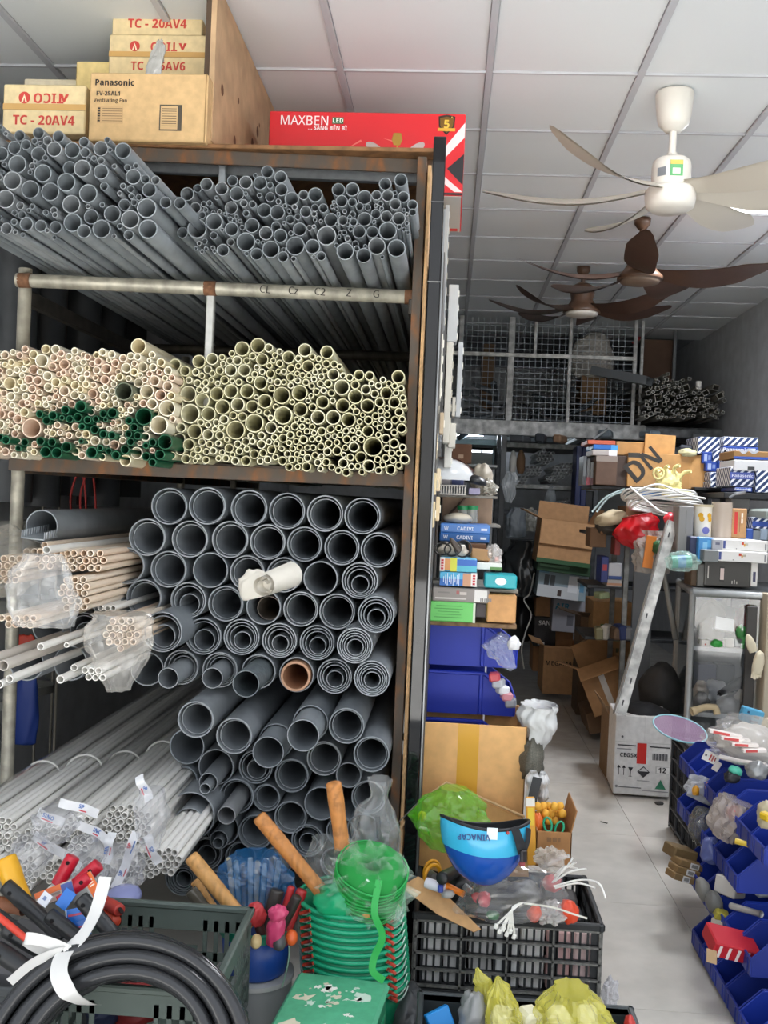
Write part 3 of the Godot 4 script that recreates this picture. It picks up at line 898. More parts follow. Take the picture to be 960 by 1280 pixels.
func nest(c: Vector3, d: float, kind: int, place: String, greys: Array, idx: int) -> Node3D:
	var m = greys[rng.randi() % greys.size()]
	var r := snap_r(c.z * S(d))
	var at := P(c.x, c.y, d)
	var wall := 0.0046
	var single := kind == 0
	var o := one("large_grey_pipe", ("single large grey pipe, " if single else "large grey pipe holding others, ") + place, "pipe", pipe_mesh(r, r - wall, 4.0, 32), m, at, Vector3(0, 0, rng.randf_range(0, 360)), "large grey pipes of the stacks")
	# inner pipes lie on the bottom of the one around them
	var inner := []
	match kind:
		1: inner = [[0.86, 0.02]]
		2: inner = [[0.85, 0.01], [0.58, 0.02]]
		3: inner = [[0.86, 0.005], [0.72, 0.015], [0.5, 0.02]]
		4: inner = [[0.88, 0.004], [0.76, 0.008], [0.64, 0.012], [0.48, 0.02]]
		5: inner = [[0.86, 0.02], [0.7, 0.03], [0.58, -0.15]]
		6: inner = [[0.86, 0.02], [0.74, 0.03], [0.58, -0.1]]
		7: inner = [[0.86, 0.03], [0.74, -0.2]]
		8: inner = [[0.85, -0.02]]
		9: inner = [[0.7, 0.08]]
		10: inner = [[0.52, -0.1], [0.3, -0.14]]
		11: inner = [[0.86, -0.16]]
		12: inner = [[0.86, -0.02]]
		13: inner = [[0.84, 0.02], [0.5, -0.14]]
		14: inner = [[0.66, -0.02]]
		15: inner = [[0.56, -0.05], [0.34, -0.06]]
	if idx > 0 and absf(c.x - 345) < 1: inner = [[0.88, -0.14]]
	var hold := r - wall
	var base := at.y - hold
	var words := ["second pipe nested in the one", "third pipe nested in the one", "fourth pipe nested in the one", "smallest pipe nested in the one"]
	for k in inner.size():
		var ri := snap_r(minf(r * inner[k][0], hold - 0.003))
		var n := at
		n.y = base + ri + 0.0015
		if kind == 9: n.x += 0.004
		var mt: Material = m
		if kind == 8: mt = mat("b58a6c", 0.45)
		if kind == 9: mt = mat("8a7f74", 0.5, 0, "streak", 2)
		if kind == 7 and k == 1: mt = mat("7f8a8f", 0.35, 0, "dirt", 8)
		if kind == 13 and k == 1: mt = mat("96989a", 0.4)
		n.z -= inner[k][1]
		var w2 := 0.0034 if kind != 8 else 0.008
		one("inner_pipe", ("brown-rimmed pipe in the one" if kind == 8 else words[k]) + " " + place, "pipe", pipe_mesh(ri, ri - w2, 3.9, 32 if ri > 0.03 else 20), mt, n, Vector3(0, 0, rng.randf_range(0, 360)), "pipes nested inside the large grey pipes")
		hold = ri - w2
		base = n.y - hold
	return o

# ---------- white conduit ----------
func conduit(label: String, group: String, cx: float, cy: float, d: float, rp: float, length: float, warm := false) -> void:
	var r := snap_r(rp * S(d))
	var at := P(cx, cy, d)
	at.z += rng.randf_range(-0.012, 0.012)
	one("white_conduit", label, "conduit pipe", pipe_mesh(r, r * 0.74, length, 12), mat((["f3dfc8", "f0d8c0", "f4e6d4"] if warm else ["f6f4ee", "f2f0ea", "f8f6f1"])[rng.randi() % 3], 0.38), at, Vector3(rng.randf_range(-0.1, 0.1), rng.randf_range(-0.1, 0.1), 0), group)
func hex_pile(poly: PackedVector2Array, rp: float, jit: float) -> Array:
	var out := []
	var lo := Vector2(1e9, 1e9)
	var hi := -lo
	for p in poly:
		lo = lo.min(p)
		hi = hi.max(p)
	var row := 0
	var y := lo.y
	while y < hi.y:
		var x := lo.x + (rp if row % 2 == 1 else 0.0)
		while x < hi.x:
			var q := Vector2(x + rng.randf_range(-jit, jit), y + rng.randf_range(-jit, jit))
			if Geometry2D.is_point_in_polygon(q, poly): out.append(q)
			x += rp * 2.06
		y += rp * 1.80
		row += 1
	return out
func white_conduit():
	# the heap on the floor of the rack: bundles of thin white conduit in clear sleeves
	var tops := [[-46, 1040, 24], [2, 1042, 25], [50, 1046, 24], [98, 1040, 24], [160, 1032, 32], [-22, 1086, 24], [26, 1090, 24], [74, 1092, 24], [122, 1088, 24], [165, 1086, 26], [205, 1076, 20]]
	var where := ["at the left edge", "second from the left", "third from the left", "fourth from the left", "at the right with open ends", "low at the left edge", "low, second from the left", "low, third from the left", "low in the middle", "low at the right", "leaning on the large grey pipes"]
	for b in tops.size():
		var e = tops[b]
		var circ := PackedVector2Array()
		for k in 12: circ.append(Vector2(e[0] + e[2] * cos(TAU * k / 12), e[1] + e[2] * 0.96 * sin(TAU * k / 12)))
		var d := 2.72 if b < 5 else 2.66
		for q in hex_pile(circ, 4.7, 0.2): conduit("thin white conduit in the bundle %s, under the rack" % where[b], "conduits of the bundle " + where[b], q.x, q.y, d, 4.55, 4.0)
		# sleeve of clear film, wrinkled, with printed tapes round it
		var c := P(e[0], e[1], d)
		var r: float = (e[2] + 2.5) * S(d)
		var nz := FastNoiseLite.new()
		nz.seed = 40 + b
		nz.frequency = 1.6
		var st := begin(true)
		surf(st, 26, 34, func(u: float, v: float) -> Vector3:
			var a := u * TAU
			var rr := r * (1.03 + 0.10 * nz.get_noise_3d(cos(fmod(a, TAU)) * 2, sin(fmod(a, TAU)) * 2, v * 9))
			return Vector3(cos(a) * rr, sin(a) * rr * 0.97, 0.07 - v * 2.8))
		if b in [0, 2, 4, 8]: one("plastic_sleeve", "wrinkled clear plastic sleeve round the white conduit bundle " + where[b], "plastic sleeve", done(st), film("f8f8f8", 0.07, 0.16), c, Vector3.ZERO)
		# a white strap round each bundle further back
		if b < 5:
			var ring := []
			for k in 20: ring.append(Vector3(cos(TAU * k / 20) * r * 1.02, sin(TAU * k / 20) * r, 0))
			one("strap", "white tie round the white conduit bundle %s" % where[b], "strap", sweep(ring, 0.004, 6, true), mat("f2f0ea", 0.5), c + Vector3(0, 0, -0.55 - 0.09 * b), Vector3(0, 18, 0))
	# printed tapes lying on the ends of the bundles
	var tp := [[72, 1064, -28, 0.2, "SP"], [118, 1040, -22, 0.12, "SINO"], [158, 1075, 74, 0.19, "SP"], [136, 1060, 84, 0.1, "SINO"], [190, 1062, -60, 0.1, "SP"], [62, 1022, -18, 0.1, "SINO"], [180, 985, -60, 0.09, "SP"], [100, 1010, -12, 0.14, "SP"]]
	for k in tp.size():
		var e = tp[k]
		var t := thing("printed_tape", "white tape printed in blue and red, " + ["nearest the red handles", "just above the nearest one", "upright one in the middle", "short one beside the upright one", "on the bundle by the large grey pipes", "at the left above the crates", "highest, on the right bundle", "across the third and fourth bundles"][k], "tape", P(e[0], e[1], 2.60 - 0.006 * k), Vector3(-14, 0, e[2]))
		var st := begin(true)
		var L: float = e[3] * 0.8
		surf(st, 14, 1, func(u: float, v: float) -> Vector3: return Vector3((u - 0.5) * L, (v - 0.5) * 0.024, 0.012 * sin(u * 7 + k)))
		put("strip", done(st), mat("dfe0e2", 0.35), t)
		var nn := int(L / 0.07)
		for i in nn:
			var x := (i + 0.5) / nn * L - L / 2
			write(t, e[4], 0.010, mat("2a62ae" if i % 2 == 0 else "c22d3c", 0.5), Vector3(x, 0.003, 0.0125 * sin((x / L + 0.5) * 7 + k) + 0.003))
			put("print_line", box(0.034, 0.003, 0.001), mat("c22d3c" if i % 2 == 0 else "2a62ae", 0.5), t, Vector3(x, -0.007, 0.0125 * sin((x / L + 0.5) * 7 + k) + 0.002))
	# conduits at mid height, left of the large stack
	var clumps := [
		[[102,700,34,17], 2.92, 4.9, "behind the wrapped bundles, right end of the upper clump"],
		[[57,695,30,14], 2.95, 4.9, "in the upper clump under the lone grey pipe"],
		[[10,712,22,22], 2.86, 4.9, "in the wrapped bundle at the left edge"],
		[[92,742,22,26], 2.84, 4.8, "behind the hanging clear plastic at the left"],
		[[24,776,26,12], 2.74, 4.8, "in the loose clump under the clear plastic"],
		[[150,790,24,22], 2.86, 4.8, "inside the clear bag hung on the large pipes"],
		[[116,842,17,12], 2.76, 4.8, "in the clump poking out under the clear bag"],
		[[132,760,12,7], 2.98, 4.2, "poking out of a large pipe above the clear bag"]]
	for e in clumps:
		var circ := PackedVector2Array()
		for k in 12: circ.append(Vector2(e[0][0] + e[0][2] * cos(TAU * k / 12), e[0][1] + e[0][3] * sin(TAU * k / 12)))
		for q in hex_pile(circ, e[2], 0.5): conduit("white conduit pipe " + e[3], "conduits " + e[3], q.x, q.y, e[1], e[2] - 0.3, 2.2, e[0][0] != 116 and e[0][0] != 132)
	var singles := [[76, 849, 2.72, 5.4, "alone, poking out of a large pipe left of the clear bag"], [94, 834, 2.8, 4.6, "just above the lone one left of the clear bag"], [84, 806, 2.78, 3.6, "thin, resting across the large pipe mouth"], [11, 849, 2.6, 5.2, "longest, at the lower left edge"], [1, 855, 2.6, 5.2, "beside the longest at the lower left edge"], [52, 808, 2.7, 4.8, "leaning out right of the loose clump"], [60, 687, 2.8, 5.2, "highest, lying under the lone grey pipe"]]
	for e in singles: conduit("white conduit pipe " + e[4], "", e[0], e[1], e[2], e[3], 1.8)
	for e in [[4, 832, 2.62, 7], [-14, 826, 2.62, 7]]:
		one("white_conduit", ["flat pale conduit at the lower left edge, nearer the grey pipe", "flat pale conduit at the lower left edge, cut by the frame"][0 if e[0] == 4 else 1], "conduit pipe", pipe_mesh(0.015, 0.012, 1.6, 14), mat("cfc8bf", 0.45), P(e[0], e[1], e[2]))
	# clear plastic over them
	drape("plastic_sheet", "crumpled clear plastic hanging over the white conduit clumps at the left", "plastic sheet", 2, 690, 92, 782, 2.72, 0.12, film("eef0f0", 0.14, 0.12), 61, [0.75, 0.95, 0.8, 0.5], 0.0)
	one("plastic_sheet", "clear plastic wrap round the white bundle at the left edge", "plastic sheet", blob(Vector3(0.18, 0.2, 0.5), 62, 0.2, 1.8, 28, true, 1.0), film("eae6da", 0.14, 0.15), P(6, 742, 2.95))
	drape("clear_bag", "clear plastic bag full of white conduit ends, hung against the large grey pipes", "plastic bag", 106, 764, 184, 862, 2.83, 0.16, film("f0ece4", 0.16, 0.12), 63, [0.35, 0.8, 1.0, 0.85], 0.0)
	for e in [[14, 1044, 60, 1094, 0], [84, 1046, 128, 1110, 1], [128, 1056, 176, 1120, 2], [168, 985, 206, 1060, 3], [40, 1010, 96, 1050, 4]]:
		drape("clear_bag", ["puckered clear sleeve end of the bundles, nearest the yellow handle", "puckered clear sleeve end below the upright printed tape", "puckered clear sleeve end beside the violet lid", "puckered clear sleeve end beside the large grey pipes", "puckered clear sleeve end at the upper left of the bundles"][e[4]], "plastic sleeve", e[0], e[1], e[2], e[3], 2.58, 0.1, film("dcdde4", 0.16, 0.1), 640 + e[4], [0.5, 0.9, 1.0, 0.7])
	# rolled white sheet stuck in the large stack
	var ro := thing("rolled_sheet", "roll of thin white plastic sheet stuck in a large grey pipe", "rolled sheet", P(350, 724, 2.96), Vector3(8, -22, 16))
	for k in 3:
		var sp := begin(true)
		surf(sp, 40, 2, func(u: float, v: float) -> Vector3:
			var a := u * TAU * 2.2
			var r := 0.014 + 0.03 * u
			return Vector3(cos(a) * r, sin(a) * r * (1.0 - 0.15 * v), (v - 0.4) * 0.16))
		if k == 0: put("roll", done(sp), mat("e4dfd4", 0.6), ro)
	put("loose_edge", blob(Vector3(0.13, 0.085, 0.03), 71, 0.12), mat("e0dbd0", 0.6), ro, Vector3(-0.055, -0.035, 0.05))

# ---------- on top of the rack ----------
const RED := "d4302f"
func rack_top():
	var kraft := mat("dcb985", 0.75, 0, "fine", 3)
	var cream := mat("ecd6a6", 0.75, 0, "fine", 3)
	var red := "c8433a"
	var tico := func(label: String, px: float, py: float, w: float, h: float, d: float, s: String):
		var t = carton("carton", label, "carton", px, py, w, h, d, 0.3, cream, {"seam": "a58a5c", "seam_at": 0.48, "tape": [0.0, 1.0, 0.4, 0.52, "cfa566"], "print": [["TICO", 0.55, 0.28, 0.2, red, 180.0], [s, 0.5, 0.74, 0.19, red]]})
		var wm: float = w * S(d)
		var hm: float = h * S(d)
		var ring := []
		for k in 24: ring.append(Vector3(cos(TAU * k / 24), sin(TAU * k / 24), 0) * hm * 0.115)
		put("emblem", turned([[0, 0.0], [hm * 0.12, 0.0], [hm * 0.12, 0.001], [0, 0.001]], 24), mat(red, 0.7), t, Vector3(-wm * 0.24, hm * 0.72, 0.1512), Vector3(90, 0, 0))
		put("emblem", slab(PackedVector2Array([Vector2(-0.3, -0.5), Vector2(0, 0.3), Vector2(0.3, -0.5), Vector2(0.12, -0.5), Vector2(0, 0.0), Vector2(-0.12, -0.5)]), 0.001), mat("f2e3c0", 0.7), t, Vector3(-wm * 0.24, hm * 0.73, 0.1525)).scale = Vector3(hm * 0.2, hm * 0.2, 1)
		put("emblem", slab(PackedVector2Array([Vector2(-0.6, 0.5), Vector2(-0.2, 0.5), Vector2(0, -0.1), Vector2(0.2, 0.5), Vector2(0.6, 0.5), Vector2(0.1, -0.5), Vector2(-0.1, -0.5)]), 0.001), mat(red, 0.7), t, Vector3(wm * 0.24, hm * 0.72, 0.1512)).scale = Vector3(hm * 0.16, hm * 0.16, 1)
		return t
	tico.call("cream carton with red lettering, lowest at the left on top of the rack", 55.0, 136.0, 108.0, 62.0, 3.2, "TC - 20AV4")
	tico.call("topmost cream carton with red lettering, cut off by the top of the picture", 197.0, 16.0, 116.0, 58.0, 3.5, "TC - 20AV4")
	var t5 = tico.call("cream carton with red lettering and a torn strip of foil, under the topmost one", 198.0, 70.0, 128.0, 54.0, 3.48, "TC - 25AV6")
	put("foil_strip", blob(Vector3(0.055, 0.13, 0.012), 5, 0.2, 3.0, 16), mat("d9d9d6", 0.25, 0.6), t5, Vector3(-0.02, 0.0, 0.156), Vector3(0, 0, -14))
	carton("carton", "plain brown carton hidden behind the fan carton, carrying the stack of two", "carton", 200, 138, 126, 76, 3.52, 0.3, kraft)
	carton("carton", "pale yellow carton peeping out left of the lettered stack", "carton", 116, 118, 46, 84, 3.5, 0.2, mat("f0d795", 0.75, 0, "fine", 3))
	carton("carton", "flat pale carton lying behind the lowest lettered carton", "carton", 66, 134, 78, 72, 3.52, 0.1, mat("e8dcc0", 0.75, 0, "fine", 3))
	# the ventilating fan carton
	var v := carton("carton", "brown ventilating fan carton with a line drawing of the fan grille", "carton", 185, 134, 152, 86, 3.16, 0.26, mat("d9b582", 0.75, 0, "fine", 3), {"print": [["Panasonic", 0.21, 0.15, 0.088, "2c2622"], ["FV-25AL1", 0.16, 0.31, 0.062, "4a4036"], ["Ventilating Fan", 0.18, 0.41, 0.055, "4a4036", 0.0, false]], "patch": [[0.07, 0.5, 0.29, 0.75, "c5a273"], [0.6, 0.46, 0.79, 0.84, "4c4438"], [0.61, 0.48, 0.755, 0.82, "c9a878"]]})
	var w := 152 * S(3.16)
	var h := 86 * S(3.16)
	for k in 8: put("drawn_slat", box(w * 0.125, h * 0.008, 0.001), mat("4c4438", 0.7), v, Vector3((0.682 - 0.5) * w, h * (1 - 0.52 - k * 0.036), 0.1315))
	for k in 6:
		put("print_line", box(w * 0.17, h * 0.008, 0.0008), mat("6e5c45", 0.7), v, Vector3((0.2 - 0.5) * w, h * (1 - 0.53 - k * 0.036), 0.1309))
		put("print_mark", box(w * 0.022, h * 0.026, 0.0008), mat("3c332a", 0.7), v, Vector3((0.085 - 0.5) * w, h * (1 - 0.53 - k * 0.036), 0.1309))
	put("seam", box(0.003, h, 0.002), mat("9c7c50", 0.8), v, Vector3(w * 0.485, h / 2, 0.131))
	# plywood panel standing behind the cartons
	var a := P(264, 100, 3.25)
	var yd := P(330, 186, 3.2).y + 0.03
	var ply := thing("plywood_board", "large stained plywood panel standing on the rack beside the fan carton, reaching the ceiling", "plywood panel", Vector3(a.x, yd, 0))
	put("sheet", box(0.018, 3.17 - yd, 1.25, 0.001), mat("cdab84", 0.7, 0, "streak", 2.0), ply, Vector3(0.009, (3.17 - yd) / 2, -3.22 - 0.625))
	put("batten", box(0.03, 3.17 - yd, 0.03, 0.002), mat("5b4a3c", 0.8), ply, Vector3(-0.02, (3.17 - yd) / 2, -3.3))
	for k in 9: put("stain", turned([[0, 0], [rng.randf_range(0.006, 0.025), 0], [0.004, 0.0012], [0, 0.0012]], 9), mat("6b4a33", 0.9), ply, Vector3(0.0185, rng.randf_range(0.05, 0.4), rng.randf_range(-4.2, -3.3)), Vector3(0, 0, -90))
	# the red LED lamp box
	var d := 3.66
	var b := carton("lamp_box", "long red lamp box with white lettering lying across the top of the rack", "box", 457, 191, 246, 101, d, 0.5, mat("d8232c", 0.4), {"print": [["MAXBEN", 0.18, 0.115, 0.115, "f6ecec", 0.0, false], ["... SÁNG BÊN BÌ", 0.3, 0.205, 0.048, "f6ecec"], ["LED", 0.352, 0.11, 0.055, "e9f3e6"]]})
	w = 246 * S(d)
	h = 101 * S(d)
	put("printed_panel", box(0.042, 0.024, 0.001), mat("2c6a46", 0.5), b, Vector3((0.352 - 0.5) * w, h * 0.89, 0.2505))
	var sh := put("shield_emblem", slab(PackedVector2Array([Vector2(-0.5, 0.45), Vector2(0, 0.55), Vector2(0.5, 0.45), Vector2(0.46, -0.1), Vector2(0, -0.55), Vector2(-0.46, -0.1)]), 0.001), mat("2a1c10", 0.5), b, Vector3(0.405 * w, h * 0.86, 0.2508))
	sh.scale = Vector3(0.062, 0.068, 1)
	var si := put("shield_emblem", slab(PackedVector2Array([Vector2(-0.5, 0.45), Vector2(0, 0.55), Vector2(0.5, 0.45), Vector2(0.46, -0.1), Vector2(0, -0.55), Vector2(-0.46, -0.1)]), 0.001), mat("7a5a22", 0.4, 0.3), b, Vector3(0.405 * w, h * 0.86, 0.2516))
	si.scale = Vector3(0.05, 0.054, 1)
	write(b, "5", 0.03, mat("f0c24a", 0.4), Vector3(0.405 * w, h * 0.865, 0.2528))
	put("emblem_band", box(0.064, 0.011, 0.001), mat("d9a637", 0.4), b, Vector3(0.405 * w, h * 0.80, 0.2526))
	put("printed_star", slab(star(), 0.001), mat("f3cf5a", 0.4), b, Vector3(0.43 * w, h * 0.94, 0.2512)).scale = Vector3(0.008, 0.008, 1)
	# pictured fan: gold hub, rod and two grey blades
	put("pictured_hub", turned([[0, 0], [0.012, 0], [0.02, 0.02], [0.014, 0.045], [0, 0.045]], 14), mat("b08a3c", 0.35, 0.5), b, Vector3(0.157 * w, h * 0.6, 0.2506)).scale = Vector3(1, 1, 0.08)
	put("pictured_rod", box(0.006, 0.05, 0.001), mat("c8923c", 0.35, 0.5), b, Vector3(0.16 * w, h * 0.53, 0.2506))
	for e in [[0.055, 0.55, 28], [0.245, 0.55, -32]]:
		var bl := PackedVector2Array()
		for k in 16: bl.append(Vector2(0.045 * cos(TAU * k / 16), 0.011 * sin(TAU * k / 16) * (1.3 + cos(TAU * k / 16) * (1 if e[2] < 0 else -1) * 0.4)))
		put("pictured_blade", slab(bl, 0.001), mat("b9aaa6", 0.4), b, Vector3(e[0] * w, h * e[1], 0.2508), Vector3(0, 0, -e[2]))
	for e in [[-0.26, 0.52, 0.05, 20], [-0.06, 0.6, 0.06, 30], [0.0, 0.5, 0.08, 15], [0.12, 0.66, 0.05, -15], [0.1, 0.5, 0.06, 40]]:
		put("light_streak", slab(PackedVector2Array([Vector2(-0.5, 0), Vector2(0.5, 0.06), Vector2(0.5, -0.06)]), 0.0008), mat("e87a6c", 0.4), b, Vector3(e[0] * w, h * e[1], 0.2504), Vector3(0, 0, e[3])).scale = Vector3(e[2], e[2], 1)
	# white chevron and black corner at the right end
	put("white_chevron", slab(PackedVector2Array([Vector2(0.06, 0.2), Vector2(0.0, 0.135), Vector2(-0.04, 0.085), Vector2(0.01, 0.04), Vector2(0.06, 0.0), Vector2(0.03, 0.0), Vector2(-0.075, 0.08), Vector2(0.06, 0.255)]), 0.001), mat("f2dcdc", 0.4), b, Vector3(w / 2 - 0.061, 0.012, 0.2508))
	put("black_corner", slab(PackedVector2Array([Vector2(0.06, 0.14), Vector2(0.06, 0.025), Vector2(0.0, 0.085)]), 0.001), mat("26262a", 0.4), b, Vector3(w / 2 - 0.061, 0.012, 0.2506))
	put("base_band", box(0.075, 0.008, 0.001), mat("2a2a2c", 0.5), b, Vector3(w / 2 - 0.04, 0.005, 0.2508))
	put("underside", box(w - 0.01, 0.003, 0.48), mat("c9c9c6", 0.6), b, Vector3(0, -0.001, 0))
	put("red_end", box(0.05, 0.004, 0.03), mat(RED, 0.5), b, Vector3(w / 2 - 0.04, -0.0028, -0.2))
func star() -> PackedVector2Array:
	var p := PackedVector2Array()
	for k in 10: p.append(Vector2(sin(TAU * k / 10), cos(TAU * k / 10)) * (1.0 if k % 2 == 0 else 0.42))
	return p

# ---------- the glossy black board on the rack's side, and the switch plates shown behind it ----------
func board():
	var d := 3.13
	var a := P(545, 170, d)
	var b := P(527, 782, d)
	var x := (P(545, 400, d).x + P(536, 400, d).x) / 2
	var t := thing("display_board", "tall narrow glossy black display board standing beside the rusty right post", "display board", Vector3(x, 0, -d))
	put("panel", box(0.04, a.y, 0.03, 0.003), mat("141416", 0.04), t, Vector3(0, a.y / 2, -0.015))
	put("seam", box(0.041, 0.003, 0.031), mat("5a5a5c", 0.4), t, Vector3(0, P(545, 252, d).y, -0.015))
	put("seam", box(0.041, 0.003, 0.031), mat("8a8a88", 0.4), t, Vector3(0, P(538, 352, d).y, -0.015))
	put("edge_strip", box(0.006, a.y - 0.25, 0.02, 0.001), mat("8d8f91", 0.3, 0.6), t, Vector3(0.024, a.y / 2 - 0.1, -0.02))
	# the frame that carries the plates
	put("backing", box(0.012, a.y - 0.35, 1.6, 0.002), mat("55534f", 0.5), t, Vector3(0.024, (a.y - 0.35) / 2, -0.85))
	var pl := [[543, 605, 5, 27, 3.2, "d9c79e"], [541, 643, 5, 32, 3.2, "d6c298"], [544, 558, 5, 33, 3.24, "efdcb6"], [545, 512, 6, 36, 3.3, "f2e0b6"], [550, 460, 5, 80, 3.4, "e8e3d6"], [549, 392, 5, 44, 3.4, "f0e2c0"], [560, 492, 8, 124, 3.6, "cfcbc0"], [574, 476, 6, 92, 4.0, "bfc2c4"], [566, 394, 12, 70, 3.9, "c6c8c8"], [556, 336, 5, 150, 3.7, "a9acad"], [565, 545, 9, 30, 3.7, "cdc9be"], [560, 568, 9, 34, 3.75, "d9d8d2"], [548, 600, 5, 28, 3.3, "ead8b8"], [547, 636, 5, 30, 3.3, "e5cfa8"], [552, 530, 5, 26, 3.42, "c9b497"], [567, 510, 4, 24, 3.85, "c9c4b8"]]
	var words := ["cream plate level with the white shelf helmet", "tall cream plate just above the blue boxes", "cream plate under the yellowed one", "yellowed cream plate half way up", "long white plate strip high on the board", "cream plate at the green reflection", "longest white panel", "narrow pale grey panel farthest out", "broad pale grey panel under the red lamp box", "tall grey metal strip reaching up to the red lamp box", "short white plate at the foot of the longest panel", "pale grey plate above the white shelf helmet", "second cream plate level with the white shelf helmet", "second tall cream plate above the blue boxes", "brownish plate near the longest panel", "small white plate on the narrow pale grey panel"]
	for k in pl.size():
		var e = pl[k]
		var c := P(e[0], e[1], e[4])
		var w: float = e[2] * S(e[4])
		var h: float = e[3] * S(e[4])
		var o := thing("switch_plate", words[k] + ", mounted beside the black board", "switch plate", c, Vector3.ZERO, "plates shown beside the black board")
		put("plate", box(w, h, 0.09, 0.002), mat(e[5], 0.4), o)
		var n := maxi(1, int(h / 0.05))
		for i in n: put("button", box(0.003, 0.026, 0.02, 0.001), mat("fbf7ec" if k % 3 else "c9c2b2", 0.35), o, Vector3(w / 2 + 0.002, (i + 0.5) * h / n - h / 2, 0.0))

# ---------- the mezzanine cage at the back ----------
func mezzanine():
	var d := 8.9
	var galv := mat("dcdedb", 0.5, 0.1, "dirt", 2)
	var y0 := P(690, 537, d).y
	var xa := P(560, 535, d).x - 0.6
	var xb := P(806, 538, d).x
	var xw := 2.39
	var t := thing("mezzanine", "steel mezzanine with a white-grey front beam and wire mesh cages under the ceiling", "mezzanine", Vector3(0, y0, -d))
	put("front_beam", box(xb - xa, 0.13, 0.08, 0.004), galv, t, Vector3((xa + xb) / 2, 0, 0))
	put("front_beam", box(xw - xb, 0.08, 0.08, 0.004), mat("6f7274", 0.5, 0.4, "dirt", 2), t, Vector3((xb + xw) / 2, 0.01, -0.02))
	put("deck", box(xw - xa, 0.03, 3.5), mat("5d5f60", 0.7), t, Vector3((xa + xw) / 2, 0.05, -1.8))
	for k in 5: put("joist", box(xw - xa, 0.07, 0.04, 0.003), mat("4b4d4e", 0.6, 0.3), t, Vector3((xa + xw) / 2, 0.0, -0.6 - k * 0.65))
	put("leg", box(0.05, y0 - 0.07, 0.05, 0.003), mat("55585a", 0.5, 0.3), t, Vector3(P(628, 600, d).x, -0.065 - (y0 - 0.07) / 2, 0.0))
	put("leg", box(0.05, y0 - 0.07, 0.05, 0.003), mat("55585a", 0.5, 0.3), t, Vector3(xw - 0.1, -0.065 - (y0 - 0.07) / 2, 0.0))
	var yt := 3.165 - y0
	for e in [[638, 0.055], [711.5, 0.03], [792.5, 0.032], [801, 0.026], [575, 0.04]]:
		put("upright", box(e[1], yt - 0.065, 0.035, 0.003), galv, t, Vector3(P(e[0], 460, d).x, 0.065 + (yt - 0.065) / 2, 0.02))
	var ym := P(690, 446, d).y - y0
	put("upright", box(0.026, yt - ym, 0.03, 0.002), galv, t, Vector3(P(669.5, 420, d).x, ym + (yt - ym) / 2, 0.02))
	put("cross_rail", box(P(795, 446, d).x - xa, 0.034, 0.034, 0.003), mat("f0f0ea", 0.45, 0.1, "dirt", 2), t, Vector3((P(795, 446, d).x + xa) / 2, ym, 0.03))
	var st := begin()
	var x0 := xa
	var x1 := P(792, 450, d).x
	var nx := int((x1 - x0) / 0.052)
	for i in nx: add_box(st, Vector3(0.0032, yt - 0.08, 0.0032), Vector3(x0 + i * 0.052, 0.07 + (yt - 0.08) / 2, 0.0))
	for i in int((yt - 0.08) / 0.052): add_box(st, Vector3(x1 - x0, 0.0032, 0.0032), Vector3((x0 + x1) / 2, 0.08 + i * 0.052, 0.004))
	put("wire_mesh", done(st), mat("a4acb2", 0.5, 0.3), t)
	# things stored behind the mesh
	var yd := y0 + 0.066
	var sack := one("sack", "white woven sack behind the wire mesh of the mezzanine", "sack", blob(Vector3(0.42, 0.42, 0.35), 91, 0.14, 1.5, 26, true, 0.8), mat("e6e0d6", 0.85, 0, "weave", 6), P(740, 470, 9.5))
	sack.position.y = P(740, 473, 9.5).y
	carton("carton", "brown carton under the white sack behind the wire mesh", "carton", 742, 494, 32, 48, 9.45, 0.4, mat("8a6a48", 0.8, 0, "fine", 3))
	carton("carton", "tall brown carton in the shade at the left behind the wire mesh", "carton", 610, 470, 16, 80, 10.2, 0.4, mat("7a5f44", 0.8, 0, "fine", 3))
	for k in 46:
		var px := rng.randf_range(578, 786)
		var py := rng.randf_range(470, 515)
		if px > 715 and py < 490: py = 505
		var dd := rng.randf_range(9.2, 10.4)
		var L := rng.randf_range(0.25, 0.6)
		var r: float = [0.012, 0.016, 0.024, 0.03][rng.randi() % 4]
		var c := P(px, py, dd)
		c.y = yd + r + rng.randf_range(0, 0.34) * (1.0 - 0.3 * rng.randf())
		one("pipe_offcut", "short grey pipe offcut in the jumble behind the wire mesh", "pipe offcut", pipe_mesh(r, r * 0.8, snappedf(L, 0.1), 12), mat(["5d666c", "4d555a", "6b7276"][rng.randi() % 3], 0.5), c, Vector3(rng.randf_range(-25, 25), rng.randf_range(0, 360), 0), "offcuts behind the mesh")
	# aluminium profiles on the open end of the mezzanine
	var hollow := func(w: float, h: float, L: float) -> Mesh:
		var key := "h%.3f,%.3f" % [w, h]
		if shapes.has(key): return shapes[key]
		var s := begin()
		var q := 0.0035
		for k in [-1, 1]:
			add_box(s, Vector3(q, h, L), Vector3(k * (w - q) / 2, 0, -L / 2))
			add_box(s, Vector3(w - 2 * q, q, L), Vector3(0, k * (h - q) / 2, -L / 2))
		shapes[key] = done(s)
		return shapes[key]
	var poly := poly_px([805, 522, 806, 500, 812, 484, 824, 470, 834, 466, 846, 476, 858, 472, 868, 484, 880, 486, 896, 486, 905, 490, 904, 505, 900, 522])
	var cs := pack(poly, [], 2.3, 6.0, 4000, 230)
